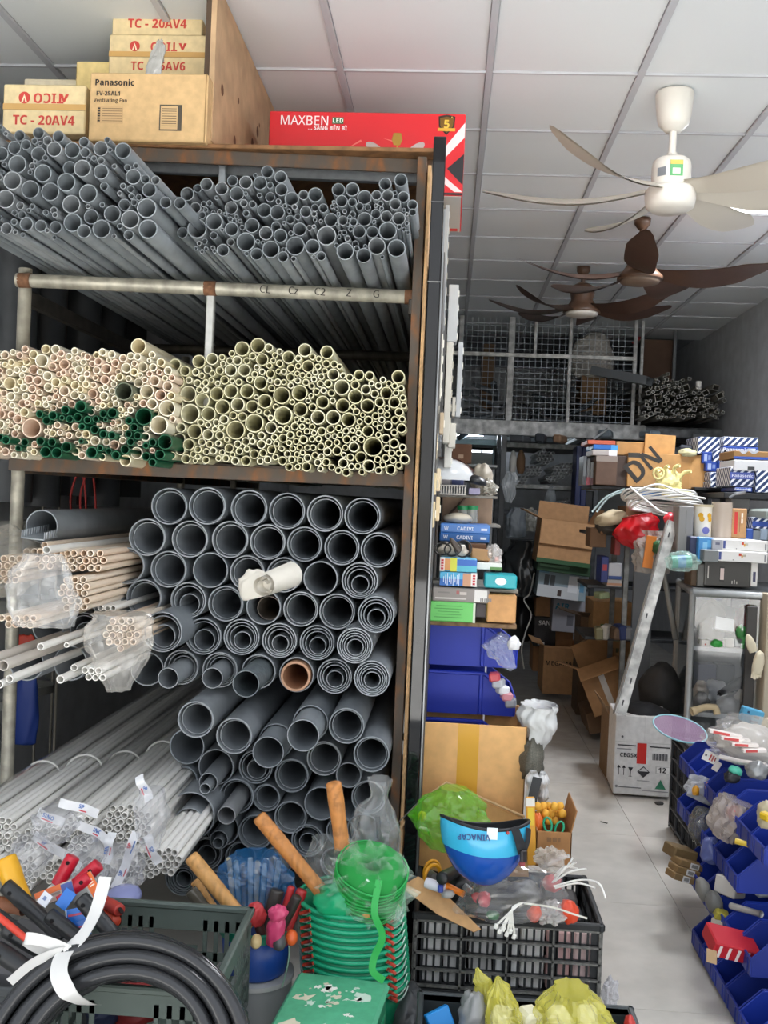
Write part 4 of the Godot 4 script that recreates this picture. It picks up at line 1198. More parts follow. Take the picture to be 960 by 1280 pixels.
	for c in cs:
		var w: float = snappedf(c.z * S(8.6) * 1.5, 0.006)
		var h: float = snappedf(c.z * S(8.6) * rng.randf_range(1.1, 1.6), 0.006)
		var at := P(c.x, c.y, 8.6)
		at.z += rng.randf_range(-0.08, 0.08)
		one("aluminium_profile", ("thin" if c.z < 3.2 else "thick") + " hollow aluminium profile in the bundle on the mezzanine beside the right wall", "profile", hollow.call(w, h, 2.4), mat(["9b9a94", "8c8a82", "a8a59a"][rng.randi() % 3], 0.4, 0.4), at, Vector3(rng.randf_range(-1, 1), rng.randf_range(-3, 3), rng.randf_range(-35, 35)), ("thin" if c.z < 3.2 else "thick") + " profiles of the bundle")
	one("aluminium_profile", "flat bunch of grey profiles sticking out over the mesh cage corner", "profile", hollow.call(0.18, 0.07, 0.5), mat("6d7276", 0.4, 0.4), P(812, 477, 8.45), Vector3(12, 62, 0))
	one("tape_roll", "small white cup standing on the aluminium profiles", "cup", turned([[0, 0], [0.022, 0], [0.026, 0.07], [0, 0.07]], 16), mat("e6e4de", 0.5), P(873, 487, 8.55))
	carton("tan_board", "brown board standing behind the aluminium profiles", "board", 823, 452, 40, 54, 9.6, 0.03, mat("6b5140", 0.75, 0, "streak", 1))
	one("red_bar", "red bar leaning in the dark corner above the brown board", "bar", box(0.03, 0.42, 0.03, 0.003), mat("9a2424", 0.5), P(812, 412, 9.8), Vector3(0, 0, -48))
	one("steel_post", "thin steel post behind the aluminium profiles", "post", box(0.03, 0.75, 0.03, 0.003), mat("6c7073", 0.5, 0.4), P(843, 445, 9.4))

# ---------- shared makers ----------
func plank(n: String, label: String, cat: String, px0: float, px1: float, py: float, d: float, dz: float, mt: Material, t := 0.018) -> MeshInstance3D:
	var a := P(px0, py, d)
	var b := P(px1, py, d)
	if n == "wall_shelf" and px1 > 980: b.x = 2.395
	var o := one(n, label, cat, box(b.x - a.x, t, dz, 0.002), mt, Vector3((a.x + b.x) / 2, P((px0 + px1) / 2, py, d).y - t / 2, -d - dz / 2))
	if n == "shelf_board":
		for s in [-1, 1]: put("leg", box(0.02, o.position.y, 0.02, 0.002), mt, o, Vector3(s * ((b.x - a.x) / 2 - 0.01), -o.position.y / 2, -dz / 2 + 0.02))
	return o
func stick(n: String, label: String, cat: String, a: Array, b: Array, rp: float, mt: Material, r1 := 0.0, group := "") -> Node3D:
	var p := P(a[0], a[1], a[2])
	var q := P(b[0], b[1], b[2])
	var r := rp * S(a[2])
	var t := thing(n, label, cat, q, Vector3.ZERO, group)
	var pts := []
	var rs := []
	for e in [[0.0, 0.0], [0.0, 0.8], [0.015, 0.97], [0.05, 1.0], [0.3, 1.04], [0.65, 0.96], [1.0, 1.0 if r1 == 0 else r1 / rp]]:
		pts.append((p - q) * (1.0 - e[0]) + (p - q).normalized() * 0.0001 * e[1])
		rs.append(maxf(r * e[1], 0.0002))
	put("shaft", sweep(pts, rs, 14), mt, t)
	return t
func lump(n: String, label: String, cat: String, x0: float, y0: float, x1: float, y1: float, d: float, deep: float, mt: Material, sd: int, amp := 0.22, rot := 0.0, freq := 2.2, group := "") -> MeshInstance3D:
	var w := (x1 - x0) * S(d)
	var h := (y1 - y0) * S(d)
	if cat in ["packet", "pack", "parts", "part"]:
		return one(n, label, cat, box(w * 0.86, h * 0.8, deep, minf(w, h) * 0.16), mt, P((x0 + x1) / 2, y1, d) + Vector3(0, h * 0.42, 0), Vector3(0, float(sd * 37 % 50) - 25.0, rot + float(sd * 13 % 18) - 9.0), group)
	if mt is BaseMaterial3D and mt.transparency == 0: amp = minf(amp * 0.62, 0.168)
	return one(n, label, cat, blob(Vector3(w, h, deep), sd, amp, freq, 24, true, 0.8), mt, P((x0 + x1) / 2, y1, d), Vector3(0, 0, rot), group)
func ribbon(pts: Array, w: float, wdir := Vector3(0, 0, 1), steps := 6) -> Mesh:
	var c := curve(pts, steps)
	var st := begin(true)
	for i in c.size() - 1:
		var t0: Vector3 = (c[mini(i + 1, c.size() - 1)] - c[maxi(i - 1, 0)]).normalized()
		var t1: Vector3 = (c[mini(i + 2, c.size() - 1)] - c[i]).normalized()
		var a := (wdir - t0 * t0.dot(wdir)).normalized() * w / 2
		var b := (wdir - t1 * t1.dot(wdir)).normalized() * w / 2
		var n0 := t0.cross(a).normalized() * 0.0006
		var n1 := t1.cross(b).normalized() * 0.0006
		quad(st, c[i] - a + n0, c[i + 1] - b + n1, c[i + 1] + b + n1, c[i] + a + n0)
		quad(st, c[i] + a - n0, c[i + 1] + b - n1, c[i + 1] - b - n1, c[i] - a - n0)
	return done(st)
func local(c: Vector3, l: Array) -> Array:       # pixels + depth to points about c
	var o := []
	for e in l: o.append(P(e[0], e[1], e[2]) - c)
	return o
# pleated bag or cloth: a closed tube whose width follows prof from the bottom up
func drape(n: String, label: String, cat: String, x0: float, y0: float, x1: float, y1: float, d: float, deep: float, mt: BaseMaterial3D, sd: int, prof: Array, rot := 0.0, group := "") -> MeshInstance3D:
	var w := (x1 - x0) * S(d)
	var h := (y1 - y0) * S(d)
	var nz := FastNoiseLite.new()
	nz.seed = sd
	nz.frequency = 0.9
	nz.fractal_type = FastNoiseLite.FRACTAL_RIDGED
	nz.fractal_octaves = 2
	var m := prof.size() - 1
	var st := begin(mt.transparency == 0)
	var f := func(u: float, v: float) -> Vector3:
		var a := fmod(u, 1.0) * TAU
		var k := mini(int(v * m), m - 1)
		var p: float = lerpf(prof[k], prof[k + 1], smoothstep(0, 1, v * m - k))
		var q := 1.0 + 0.2 * nz.get_noise_3d(cos(a) * 2.2, v * 1.6, sin(a) * 2.2) + 0.07 * sin(a * 9 + sd + v * 4)
		var lean := 0.1 * w * nz.get_noise_2d(v * 1.3, sd)
		return Vector3(cos(a) * w / 2 * p * q + lean, h * (v + 0.06 * nz.get_noise_2d(cos(a) * 2 + 9, sin(a) * 2) * sin(v * PI * 0.9 + 0.3)), sin(a) * deep / 2 * pow(p, 0.7) * q)
	surf(st, 40, 18, f)
	for k in 40:                                   # foot and top
		for e in [[0.0, 0], [1.0, 1]]:
			var b: Vector3 = f.call(k / 40.0, e[0])
			var c: Vector3 = f.call((k + 1) / 40.0, e[0])
			var o := Vector3(0, b.y, 0)
			for x in ([o, b, c] if e[1] == 0 else [o, c, b]): st.add_vertex(x)
	return one(n, label, cat, done(st), mt, P((x0 + x1) / 2, y1, d), Vector3(0, 0, rot), group)
# open-fronted stacking bin, its mouth towards +z
func bin_parts(t: Node3D, w: float, h: float, l: float, mt: Material):
	var th := 0.003
	var st := begin()
	add_box(st, Vector3(w, th, l), Vector3(0, th / 2, 0))
	add_box(st, Vector3(w, h, th), Vector3(0, h / 2, -l / 2))
	add_box(st, Vector3(w, h * 0.45, th), Vector3(0, h * 0.225, l / 2))
	put("body", done(st), mt, t)
	var prof := PackedVector2Array([Vector2(-l / 2, 0), Vector2(l / 2, 0), Vector2(l / 2, h * 0.45), Vector2(l * 0.18, h), Vector2(-l / 2, h)])
	for s in [-1, 1]:
		var m := put("side_wall", slab(prof, th), mt, t, Vector3(s * w / 2, 0, 0), Vector3(0, -90, 0))
		m.name = "side_wall"
	var rim := begin()
	var rp := []
	for s in [-1, 1]:
		for k in 3:
			var a = [Vector2(-l / 2, h), Vector2(l * 0.18, h), Vector2(l / 2, h * 0.45)][k]
			var b = [Vector2(l * 0.18, h), Vector2(l / 2, h * 0.45), Vector2(l / 2, 0.004)][k]
			add_sweep(rim, [Vector3(s * w / 2, a.y, a.x), Vector3(s * w / 2, b.y, b.x)], 0.004, 6)
	add_sweep(rim, [Vector3(-w / 2, h * 0.45, l / 2), Vector3(w / 2, h * 0.45, l / 2)], 0.004, 6)
	for x in [-0.3, 0.3]: add_box(rim, Vector3(0.004, h * 0.4, 0.004), Vector3(x * w, h * 0.22, l / 2 + 0.002))
	put("rim", done(rim), mt, t)
# perforated crate standing on its base; ribs across the outside of every wall
func crate_parts(t: Node3D, w: float, h: float, dz: float, mt: Material, rib: Material, slots := 5, levels := 5, solid := false):
	var st := begin()
	add_box(st, Vector3(w - 0.01, 0.006, dz - 0.01), Vector3(0, 0.004, 0))
	var ribs := begin()
	for k in 4:
		var len_: float = w if k % 2 == 0 else dz
		var off: float = dz / 2 if k % 2 == 0 else w / 2
		var bs := Basis(Vector3.UP, k * PI / 2)
		var wall := func(s: SurfaceTool, x: float, y: float, sx: float, sy: float, sz: float, out: float): add_box(s, Vector3(sx, sy, sz), bs * Vector3(x, y, off - 0.004 + out), 0.0, bs)
		if solid:
			wall.call(st, 0.0, h / 2, len_, h, 0.004, 0.0)
		else:
			# strips between the slots, then slats
			var gap := h * 0.86 / levels
			for i in levels + 1: wall.call(st, 0.0, h * 0.05 + i * gap, len_, gap * 0.28, 0.004, 0.0)
			var groups := maxi(2, int(round(len_ / 0.125)))
			var gw := len_ / groups
			for g in groups + 1: wall.call(st, clampf(-len_ / 2 + g * gw, -len_ / 2 + 0.012, len_ / 2 - 0.012), h / 2, 0.024, h, 0.004, 0.0)
			for g in groups:
				for q in slots: wall.call(st, -len_ / 2 + g * gw + 0.012 + (gw - 0.024) * (q + 0.0) / slots, h / 2, 0.0065, h, 0.004, 0.0)
			for i in levels + 1: wall.call(ribs, 0.0, h * 0.05 + i * gap, len_ + 0.012, 0.006, 0.012, 0.006)
			for g in groups + 1: wall.call(ribs, -len_ / 2 + g * gw, h * 0.46, 0.006, h * 0.9, 0.012, 0.006)
	put("walls", done(st), mt, t)
	if not solid: put("ribs", done(ribs), rib, t)
	var rim := begin()
	for s in [-1, 1]:
		add_box(rim, Vector3(w + 0.024, 0.022, 0.016), Vector3(0, h - 0.008, s * (dz / 2 + 0.002)), 0.004)
		add_box(rim, Vector3(0.016, 0.022, dz + 0.024), Vector3(s * (w / 2 + 0.002), h - 0.008, 0), 0.004)
	put("rim", done(rim), mt, t)

# ---------- under the mezzanine, far back ----------
func far_shelves():
	var d := 9.2
	var steel := mat("5d6164", 0.5, 0.4, "dirt", 2)
	var x0 := P(622, 600, d).x
	var x1 := P(745, 600, d).x
	var t := thing("steel_shelf", "dark steel shelf far back under the mezzanine, loaded with bundles of grey tubes", "shelf", Vector3((x0 + x1) / 2, 0, -d - 0.4))
	for x in [x0, x1]:
		for z in [0.4, -0.4]: put("upright", box(0.045, P(690, 545, d).y, 0.045, 0.003), steel, t, Vector3(x - t.position.x, P(690, 545, d).y / 2, z))
	for e in [[558, 0.045], [609, 0.04], [642, 0.03], [735, 0.03]]: put("shelf_board", box(x1 - x0, e[1], 0.84, 0.003), mat("9a9c98", 0.45, 0.3, "dirt", 3) if e[0] < 620 else steel, t, Vector3(0, P(685, e[0], d).y, 0))
	var bundles := [[682, 571, 10, "highest"], [668, 588, 9, "left of the middle"], [701, 589, 10, "in the middle"], [716, 583, 8, "at the right"], [652, 599, 8, "lowest at the left"], [690, 599, 7, "lowest in the middle"], [707, 633, 10, "low on the lower board"], [725, 546, 7, "on the top rail"]]
	for b in bundles:
		var circ := PackedVector2Array()
		for k in 10: circ.append(Vector2(b[0] + b[2] * cos(TAU * k / 10) * 1.15, b[1] + b[2] * 0.9 * sin(TAU * k / 10)))
		for q in hex_pile(circ, 2.25, 0.1):
			var at := P(q.x, q.y, d - 0.05)
			one("grey_tube", "thin grey tube in the bundle %s of the far steel shelf" % b[3], "tube", pipe_mesh(0.016, 0.0125, 0.8, 10), mat("d6d8d8", 0.45), at, Vector3.ZERO, "tubes of the far bundle " + b[3])
	lump("paper_roll", "brown wrapped roll standing on the far shelf beside a white one", "roll", 645, 563, 656, 592, d - 0.1, 0.1, mat("6e5238", 0.7), 3, 0.08)
	lump("paper_roll", "narrow white roll standing at the left end of the far shelf", "roll", 636, 563, 645, 592, d - 0.1, 0.08, mat("c8c6be", 0.6), 4, 0.08)
	drape("hanging_bag", "clear bag hanging in front of the far shelf post, upper of two", "plastic bag", 627, 590, 645, 628, 8.6, 0.1, film("cfd6da", 0.35, 0.15), 5, [0.4, 0.8, 1.0, 0.6])
	drape("hanging_bag", "grey bag hanging below the clear one in front of the far shelf", "plastic bag", 632, 634, 656, 672, 8.5, 0.12, mat("6d757b", 0.4), 6, [0.9, 1.0, 0.9, 0.7])
	lump("hanging_bag", "pale translucent bag bulging beside the hanging grey bag", "plastic bag", 653, 636, 674, 664, 8.6, 0.2, film("b9b8ae", 0.5, 0.2), 7, 0.2)
	lump("hanging_bag", "thin clear bag hanging from the middle of the far shelf", "plastic bag", 680, 610, 694, 640, 9.0, 0.08, film("9aa4a8", 0.4, 0.2), 9, 0.2)
	drape("black_sack", "large shiny black plastic sack beside the carton pile far back", "sack", 628, 675, 676, 744, 8.2, 0.4, mat("34383a", 0.18), 8, [0.9, 1.0, 0.95, 0.7])
	lump("black_sack", "second black sack on the floor under the shiny one", "sack", 630, 740, 672, 800, 8.4, 0.4, mat("17191b", 0.35), 18, 0.16)
	one("white_cable", "white cable trailing down in front of the black sacks", "cable", sweep(curve([P(668, 716, 7.9), P(662, 742, 7.9), P(655, 750, 7.9), P(664, 768, 7.9), P(657, 790, 7.9), P(652, 812, 7.9), P(655, 836, 7.9)]), 0.006, 6), mat("b9b8b2", 0.5))
	for e in [[723, 0], [730, 1]]: carton("blue_folder", ["dark blue upright panel at the right end of the far shelf, left of two", "dark blue upright panel at the right end of the far shelf, right of two"][e[1]], "panel", e[0], 598, 6.5, 80, 8.9, 0.3, mat("1a2a5e", 0.4))
	# odds and ends on top of the far shelf, under the beam
	var bits := [[650, 547, 22, 9, "4a4e52", "grey coil box"], [676, 546, 14, 13, "2c3138", "dark cloth bundle"], [700, 547, 12, 10, "94755a", "brown paper packet"], [738, 552, 10, 10, "777b7e", "grey fitting"], [757, 541, 18, 10, "7f8a92", "pale plastic packet"], [812, 541, 16, 9, "8fa0ac", "pale blue packet"], [876, 545, 26, 10, "55595c", "dark grey packet"]]
	for e in bits: lump("packet", e[5] + " lying under the mezzanine beam", "packet", e[0] - e[2] / 2, e[1] - e[3] / 2, e[0] + e[2] / 2, e[1] + e[3] / 2 + 2, 8.75, 0.2, mat(e[4], 0.6), int(e[0]), 0.14)
	one("pale_stick", "pale stick leaning under the mezzanine beam above the blue and red boxes", "stick", sweep([P(742, 549, 8.6), P(760, 536, 8.6)], 0.01, 6), mat("c6ccd0", 0.4))
	carton("carton", "brown carton far back at the left, above the shelf helmet", "carton", 577, 567, 25, 24, 6.6, 0.3, mat("6d4c38", 0.8, 0, "fine", 2), {"patch": [[0.35, 0.55, 0.6, 0.75, "a58b74"]]})
	plank("shelf_board", "grey shelf board far back at the left under the brown carton", "shelf", 560, 622, 580, 6.6, 0.4, mat("6f7375", 0.5, 0.3))
	plank("shelf_board", "blue-grey shelf plate just under the lit tube lamp", "shelf", 562, 622, 549, 9.4, 0.5, mat("7d97a0", 0.35, 0.3), 0.05)
	# pile of cartons on the floor in the middle
	var kraft := mat("c4976a", 0.8, 0, "fine", 2)
	var kraft2 := mat("a87c54", 0.8, 0, "fine", 2)
	carton("carton", "brown carton with a black shop print, standing on the floor in front of the pile", "carton", 701, 838, 44, 60, 7.7, 0.4, kraft, {"print": [["MEGAMAN", 0.5, 0.36, 0.09, "2e2018"]], "open": true, "flaps": [["front", 0.02, 170], ["back", 0.14, 8], ["left", 0.1, 75], ["right", 0.1, 80]]})
	carton("carton", "small brown carton on the floor left of the one with the black print", "carton", 676, 822, 20, 34, 8.1, 0.3, kraft2)
	carton("black_box", "black box with white lettering under the pale printed box", "box", 681, 790, 27, 37, 8.05, 0.3, mat("1c1a1c", 0.5), {"print": [["SANO", 0.58, 0.2, 0.15, "e0e0e0", 0.0, true, true]], "patch": [[0.2, 0.84, 0.5, 0.95, "d8d8d8"]]})
	carton("carton", "dark brown carton between the black box and the printed box", "carton", 683, 756, 26, 30, 8.1, 0.3, kraft2)
	carton("grey_box", "grey box with teal lettering, right of the black box", "box", 717, 770, 52, 42, 7.9, 0.3, mat("8b8c93", 0.6), {"print": [["AIR", 0.22, 0.25, 0.18, "2a6f86"]], "patch": [[0.35, 0.5, 0.5, 0.8, "5a5b62"]], "rot": Vector3(0, 0, -2)})
	carton("printed_box", "pale blue and white printed box tilted on the carton pile", "box", 703, 730, 60, 37, 7.75, 0.3, mat("8fa3ad", 0.5), {"rot": Vector3(0, 0, -5), "patch": [[0.12, 0.25, 0.22, 0.65, "3c4448"], [0.24, 0.25, 0.34, 0.65, "4a5256"], [0.0, 0.6, 0.86, 1.0, "c8cdd0"], [0.62, 0.2, 0.82, 0.75, "dfe3e6"], [0.42, 0.72, 0.5, 0.92, "3c2c28"], [0.0, 0.0, 0.2, 0.2, "6f9fb8"], [0.86, 0.3, 0.95, 0.7, "5a8fb0"]]})
	carton("carton", "open carton with a green base band, topmost of the pile", "carton", 707, 679, 66, 54, 7.6, 0.38, kraft, {"rot": Vector3(0, 0, -5), "open": true, "patch": [[0.0, 0.9, 1.0, 1.0, "2f5a38"]], "flaps": [["front", 0.19, 172], ["back", 0.14, 12], ["left", 0.16, 70], ["right", 0.13, 25]]})
	carton("carton", "carton with green sides, under the topmost open one", "carton", 705, 710, 66, 14, 7.65, 0.38, mat("27492f", 0.7, 0, "fine", 2), {"rot": Vector3(0, 0, -5), "patch": [[0.05, 0.35, 0.6, 0.6, "3b6a45"]]})
	carton("carton", "tall kraft carton printed in pale green, right of the shop-print carton", "carton", 765, 786, 48, 66, 7.0, 0.4, mat("b98f5f", 0.8, 0, "fine", 2), {"patch": [[0.2, 0.42, 0.36, 0.47, "5e8050"], [0.2, 0.62, 0.75, 0.66, "7c8a5c"], [0.25, 0.7, 0.7, 0.73, "7c8a5c"], [0.5, 0.86, 0.58, 0.94, "5c5a3c"], [0.62, 0.86, 0.7, 0.94, "5c5a3c"], [0.55, 0.42, 0.8, 0.5, "a98a58"]]})
	carton("carton", "plain carton under the tall green-printed one", "carton", 775, 865, 30, 92, 7.0, 0.4, kraft2)
	carton("carton", "grey-brown carton with a raised flap beside the tall green-printed one", "carton", 734, 838, 22, 134, 7.2, 0.3, mat("6f5a44", 0.8, 0, "fine", 2), {"open": true, "flaps": [["front", 0.1, 70], ["left", 0.15, 75]]})
	lump("packing_paper", "crumpled brown packing paper between the cartons", "packing paper", 722, 800, 758, 820, 6.9, 0.25, mat("94785a", 0.85), 23, 0.35)
	var tilt := carton("carton", "tilted open carton with white tape, tipped against the leaning slotted bar", "carton", 757, 858, 52, 62, 6.3, 0.36, mat("ad8358", 0.8, 0, "fine", 2), {"rot": Vector3(-8, -10, 24), "open": true, "tape": [0.42, 0.56, 0.0, 1.0, "c9c0b4"], "flaps": [["front", 0.16, 120], ["back", 0.16, 10], ["left", 0.13, 50], ["right", 0.13, 60]]})
	carton("carton", "flattened carton under the tilted open one", "carton", 755, 902, 40, 26, 6.4, 0.4, mat("6e543c", 0.8, 0, "fine", 2), {"rot": Vector3(0, 0, 14)})
	carton("carton", "narrow carton standing left of the white battery carton", "carton", 767, 938, 12, 84, 5.5, 0.3, mat("8a6d4d", 0.8, 0, "fine", 2), {"open": true, "flaps": [["left", 0.1, 30]]})

# ---------- shelf column beside the black board ----------
func centre_column():
	var grey := mat("8f8a80", 0.6, 0, "fine", 2)
	var un := thing("shelf_unit", "narrow column of shelf boards beside the black board, crowded with small boxes", "shelf", Vector3(P(580, 700, 3.7).x, 0, -3.7))
	for q in [[536, 648, 735, 3.5, 0.4, 0.012], [531, 646, 778, 3.48, 0.42, 0.016], [545, 624, 690, 3.72, 0.36, 0.01], [548, 626, 655, 3.86, 0.36, 0.01], [548, 622, 619, 3.86, 0.4, 0.01]]:
		var a := P(q[0], q[2], q[3])
		var b := P(q[1], q[2], q[3])
		put("shelf_board", box(b.x - a.x, q[5], q[4], 0.002), mat("8d7355", 0.7, 0, "wood", 2) if q[2] == 778 else grey, un, Vector3((a.x + b.x) / 2, P((q[0] + q[1]) / 2, q[2], q[3]).y - q[5] / 2, -q[3] - q[4] / 2) - un.position)
	for q in [[538, 3.47], [548, 4.24]]: put("upright", box(0.012, 2.2, 0.02, 0.002), mat("3a3936", 0.5, 0.4), un, Vector3(P(q[0], 700, q[1]).x - un.position.x, 1.1, 3.7 - q[1]))
	# white motorcycle helmet
	var h := thing("helmet", "white helmet with an orange stripe and black peak on the topmost shelf", "helmet", P(556, 600, 3.82))
	var st := begin(true)
	surf(st, 28, 14, func(u: float, v: float) -> Vector3:
		var a := u * TAU
		var b := v * PI / 2
		return Vector3(cos(a) * cos(b) * 0.118, sin(b) * 0.085, sin(a) * cos(b) * 0.12))
	put("shell", done(st), mat("d5d8da", 0.25), h)
	var arc := []
	for k in 17: arc.append(Vector3(cos(PI * k / 16) * 0.12, sin(PI * k / 16) * 0.087, 0.02))
	put("stripe", ribbon(arc, 0.03, Vector3(0, 0, 1), 2), mat("c0693c", 0.4), h)
	put("peak", blob(Vector3(0.09, 0.035, 0.12), 41, 0.05), mat("1f2124", 0.35), h, Vector3(0.115, -0.012, 0.02), Vector3(0, 0, -10))
	carton("grey_box", "lilac-grey box under the white helmet on the topmost shelf", "box", 565, 600, 32, 14, 3.8, 0.16, mat("8f8d9c", 0.5), {"patch": [[0.5, 0.3, 0.95, 0.9, "5d6aa6"], [0.05, 0.2, 0.45, 0.9, "cfcad0"]]})
	var b := thing("basket", "small white plastic grid basket on the topmost shelf", "basket", P(566, 618.5, 3.78))
	var s2 := begin()
	for i in 10: add_box(s2, Vector3(0.004, 0.036, 0.004), Vector3(-0.045 + i * 0.01, 0.018, 0.04))
	for y in [0.002, 0.035]: add_box(s2, Vector3(0.1, 0.004, 0.09), Vector3(0, y, 0))
	put("grid", done(s2), mat("cbc6be", 0.5), b)
	carton("small_box", "small pale violet box right of the white grid basket", "box", 593, 614, 14, 8, 3.78, 0.06, mat("aaa3c0", 0.5))
	lump("plastic_jars", "jumble of clear bags and fittings behind the white helmet", "bag", 588, 580, 616, 612, 4.4, 0.25, mat("b4ab9a", 0.6), 52, 0.35)
	lump("plastic_jars", "second clear bag of fittings, low behind the white helmet", "bag", 596, 600, 620, 622, 4.3, 0.2, film("c8c4b8", 0.6, 0.2), 53, 0.3)
	carton("tan_board", "tan panel standing behind the green-lidded jars", "panel", 584, 637, 62, 36, 4.0, 0.02, mat("b3977f", 0.7, 0, "fine", 2))
	one("cable", "thin brown cable curving across the tan panel", "cable", sweep(curve([P(583, 621, 3.97), P(574, 630, 3.97), P(563, 641, 3.97), P(556, 650, 3.97)]), 0.004, 6), mat("5e4636", 0.5))
	for e in [[578, 0], [590, 1]]:
		var j := thing("jar", ["clear jar with a green lid in front of the tan panel, left of two", "clear jar with a green lid in front of the tan panel, right of two"][e[1]], "jar", P(e[0], 653, 3.9))
		put("glass", turned([[0, 0], [0.021, 0], [0.021, 0.05], [0, 0.05]], 18), film("d8dcd2", 0.35, 0.1), j)
		put("lid", turned([[0, 0.05], [0.023, 0.05], [0.023, 0.066], [0, 0.066]], 18), mat("1f8f55", 0.4), j)
	lump("white_tray", "cream plastic tray in front of the green-lidded jars", "tray", 554, 641, 590, 654, 3.82, 0.1, mat("d8cdb6", 0.5), 54, 0.06)
	for k in 2:
		var c := carton("flat_box", ["upper of two blue flat boxes with white lettering beside the black board", "lower of two blue flat boxes with white lettering beside the black board"][k], "box", 581.5 - k, 661 + k * 11, 62, 11, 3.68, 0.28, mat(["4f83cc", "2063ab"][k], 0.35), {"print": [["CADIVI", 0.5, 0.5, 0.4, "dfe9f6"], ["W", 0.12, 0.5, 0.4, "dfe9f6"]], "patch": [[0.82, 0.4, 0.94, 0.65, "dfe9f6"]]})
	# oddments above the paint boxes
	lump("cable_coil", "tangle of black and cream cable ties under the blue flat boxes", "cable", 548, 678, 584, 697, 3.56, 0.1, mat("cfc7b8", 0.5), 55, 0.4)
	for k in 3:
		var pts := []
		for i in 16: pts.append(Vector3(cos(TAU * i / 16) * 0.03, sin(TAU * i / 16) * (0.02 + 0.004 * k), 0.004 * sin(i)))
		one("black_loop", ["loop of black cable lying left of the dark visor", "second loop of black cable, in the middle under the blue flat boxes", "loop of black cable nearest the small tan box"][k], "cable", sweep(pts, 0.003, 6, true), mat("2a2826", 0.4), P(553 + k * 13, 686, 3.5), Vector3(0, 0, 20 * k))
	one("dark_visor", "dark curved visor leaning under the blue flat boxes", "visor", blob(Vector3(0.022, 0.062, 0.012), 57, 0.03), mat("4a4038", 0.3), P(575, 690, 3.48), Vector3(0, 0, 38))
	carton("small_box", "small tan box beside the dark visor", "box", 602, 694, 26, 14, 3.52, 0.08, mat("a9835a", 0.7), {"rot": Vector3(0, 0, -3)})
	carton("small_box", "dark brown small box behind the small tan one", "box", 597, 684, 22, 8, 3.6, 0.08, mat("6b4c36", 0.7))
	lump("clear_bag", "clear bag with a red label right of the small tan box", "plastic bag", 607, 682, 627, 705, 3.54, 0.07, film("e0dcd8", 0.4), 58, 0.25)
	one("red_label", "small red label inside the clear bag above the white strip box", "label", box(0.014, 0.014, 0.004), mat("d8735a", 0.5), P(621, 699, 3.53))
	carton("small_box", "white strip box with a green base under the small tan box", "box", 611, 708, 32, 9, 3.5, 0.1, mat("dfe0da", 0.5), {"patch": [[0.55, 0.55, 1.0, 1.0, "5f8a4c"]]})
	# medicine-like paint boxes
	var can := func(label: String, px: float, py: float, flip: bool):
		var c = carton("paint_box", label, "box", px, py, 46, 17, 3.46, 0.12, mat("6fb6d8", 0.4), {"patch": ([[0.0, 0.0, 0.13, 1.0, "efe3da"], [0.13, 0.08, 0.28, 0.92, "d99a5c"], [0.28, 0.0, 0.46, 1.0, "d8d84a"], [0.46, 0.1, 1.0, 0.55, "3c6fc4"], [0.46, 0.55, 1.0, 1.0, "59b9cf"]] if not flip else [[0.0, 0.0, 0.62, 0.5, "52b0da"], [0.0, 0.5, 0.62, 1.0, "2f6fc0"], [0.62, 0.05, 0.84, 1.0, "cf9c7c"], [0.84, 0.0, 1.0, 1.0, "ece7e2"]])})
		for i in 9: put("print_line", box(0.002, 0.02 + 0.012 * (i % 3), 0.0006), mat("eaf4fa", 0.5), c, Vector3((0.5 + i * 0.052 - (0.45 if flip else 0.0) - 0.5 + 0.05) * 46 * S(3.46), 0.022, 0.0609))
		for i in 4: put("print_mark", box(0.009, 0.007, 0.0006), mat("c8404a", 0.5), c, Vector3((-0.435 if not flip else 0.42) * 46 * S(3.46), 0.009 + i * 0.0095, 0.0618))
		return c
	can.call("blue, yellow and white printed box, upper of two beside the teal box", 573.0, 706.0, false)
	can.call("blue and orange printed box, lower of two beside the teal box", 573.0, 724.0, true)
	var te := carton("teal_box", "teal box with a white emblem on the thin shelf board", "box", 626, 727, 40, 17, 3.44, 0.12, mat("17a3ae", 0.35), {"rot": Vector3(0, 0, -1)})
	put("emblem", turned([[0, 0], [0.02, 0], [0.02, 0.001], [0, 0.001]], 20), mat("e4f2f2", 0.4), te, Vector3(0.0, 0.024, 0.0605), Vector3(90, 0, 0)).scale = Vector3(1, 1, 0.65)
	var gr := carton("grey_box", "grey printed box with a white label, on top of the green box", "box", 576, 744, 71, 18, 3.46, 0.16, mat("98918c", 0.5), {"patch": [[0.74, 0.1, 0.96, 0.9, "e9e6e2"], [0.05, 0.7, 0.6, 0.8, "cfcac4"], [0.42, 0.2, 0.47, 0.45, "b06a68"], [0.48, 0.28, 0.6, 0.48, "cbc3bc"], [0.1, 0.3, 0.3, 0.4, "87827e"]], "rot": Vector3.ZERO})
	for i in 6: put("print_mark", box(0.004, 0.012, 0.0006), mat("8a8684", 0.6), gr, Vector3(0.07 + 0.007 * i, 0.012, 0.0809))
	var g2 := carton("green_box", "bright green box on the wooden shelf board", "box", 565, 765, 58, 25, 3.46, 0.16, mat("6fcf6a", 0.45), {"patch": [[0.95, 0.0, 1.0, 1.0, "d9e4cf"]]})
	for i in 5: put("print_line", box(0.1 - 0.012 * (i % 3), 0.002, 0.0006), mat("4f9e4c", 0.6), g2, Vector3(-0.012, 0.016 + 0.01 * i, 0.0809))
	carton("small_box", "small lilac box in the shade between the green and tan boxes", "box", 601, 763, 14, 18, 3.56, 0.1, mat("9b8f9a", 0.6))
	carton("tan_box", "plain square tan box at the right end of the wooden shelf board", "box", 627, 761, 36, 35, 3.46, 0.14, mat("d9a267", 0.6, 0, "fine", 3))
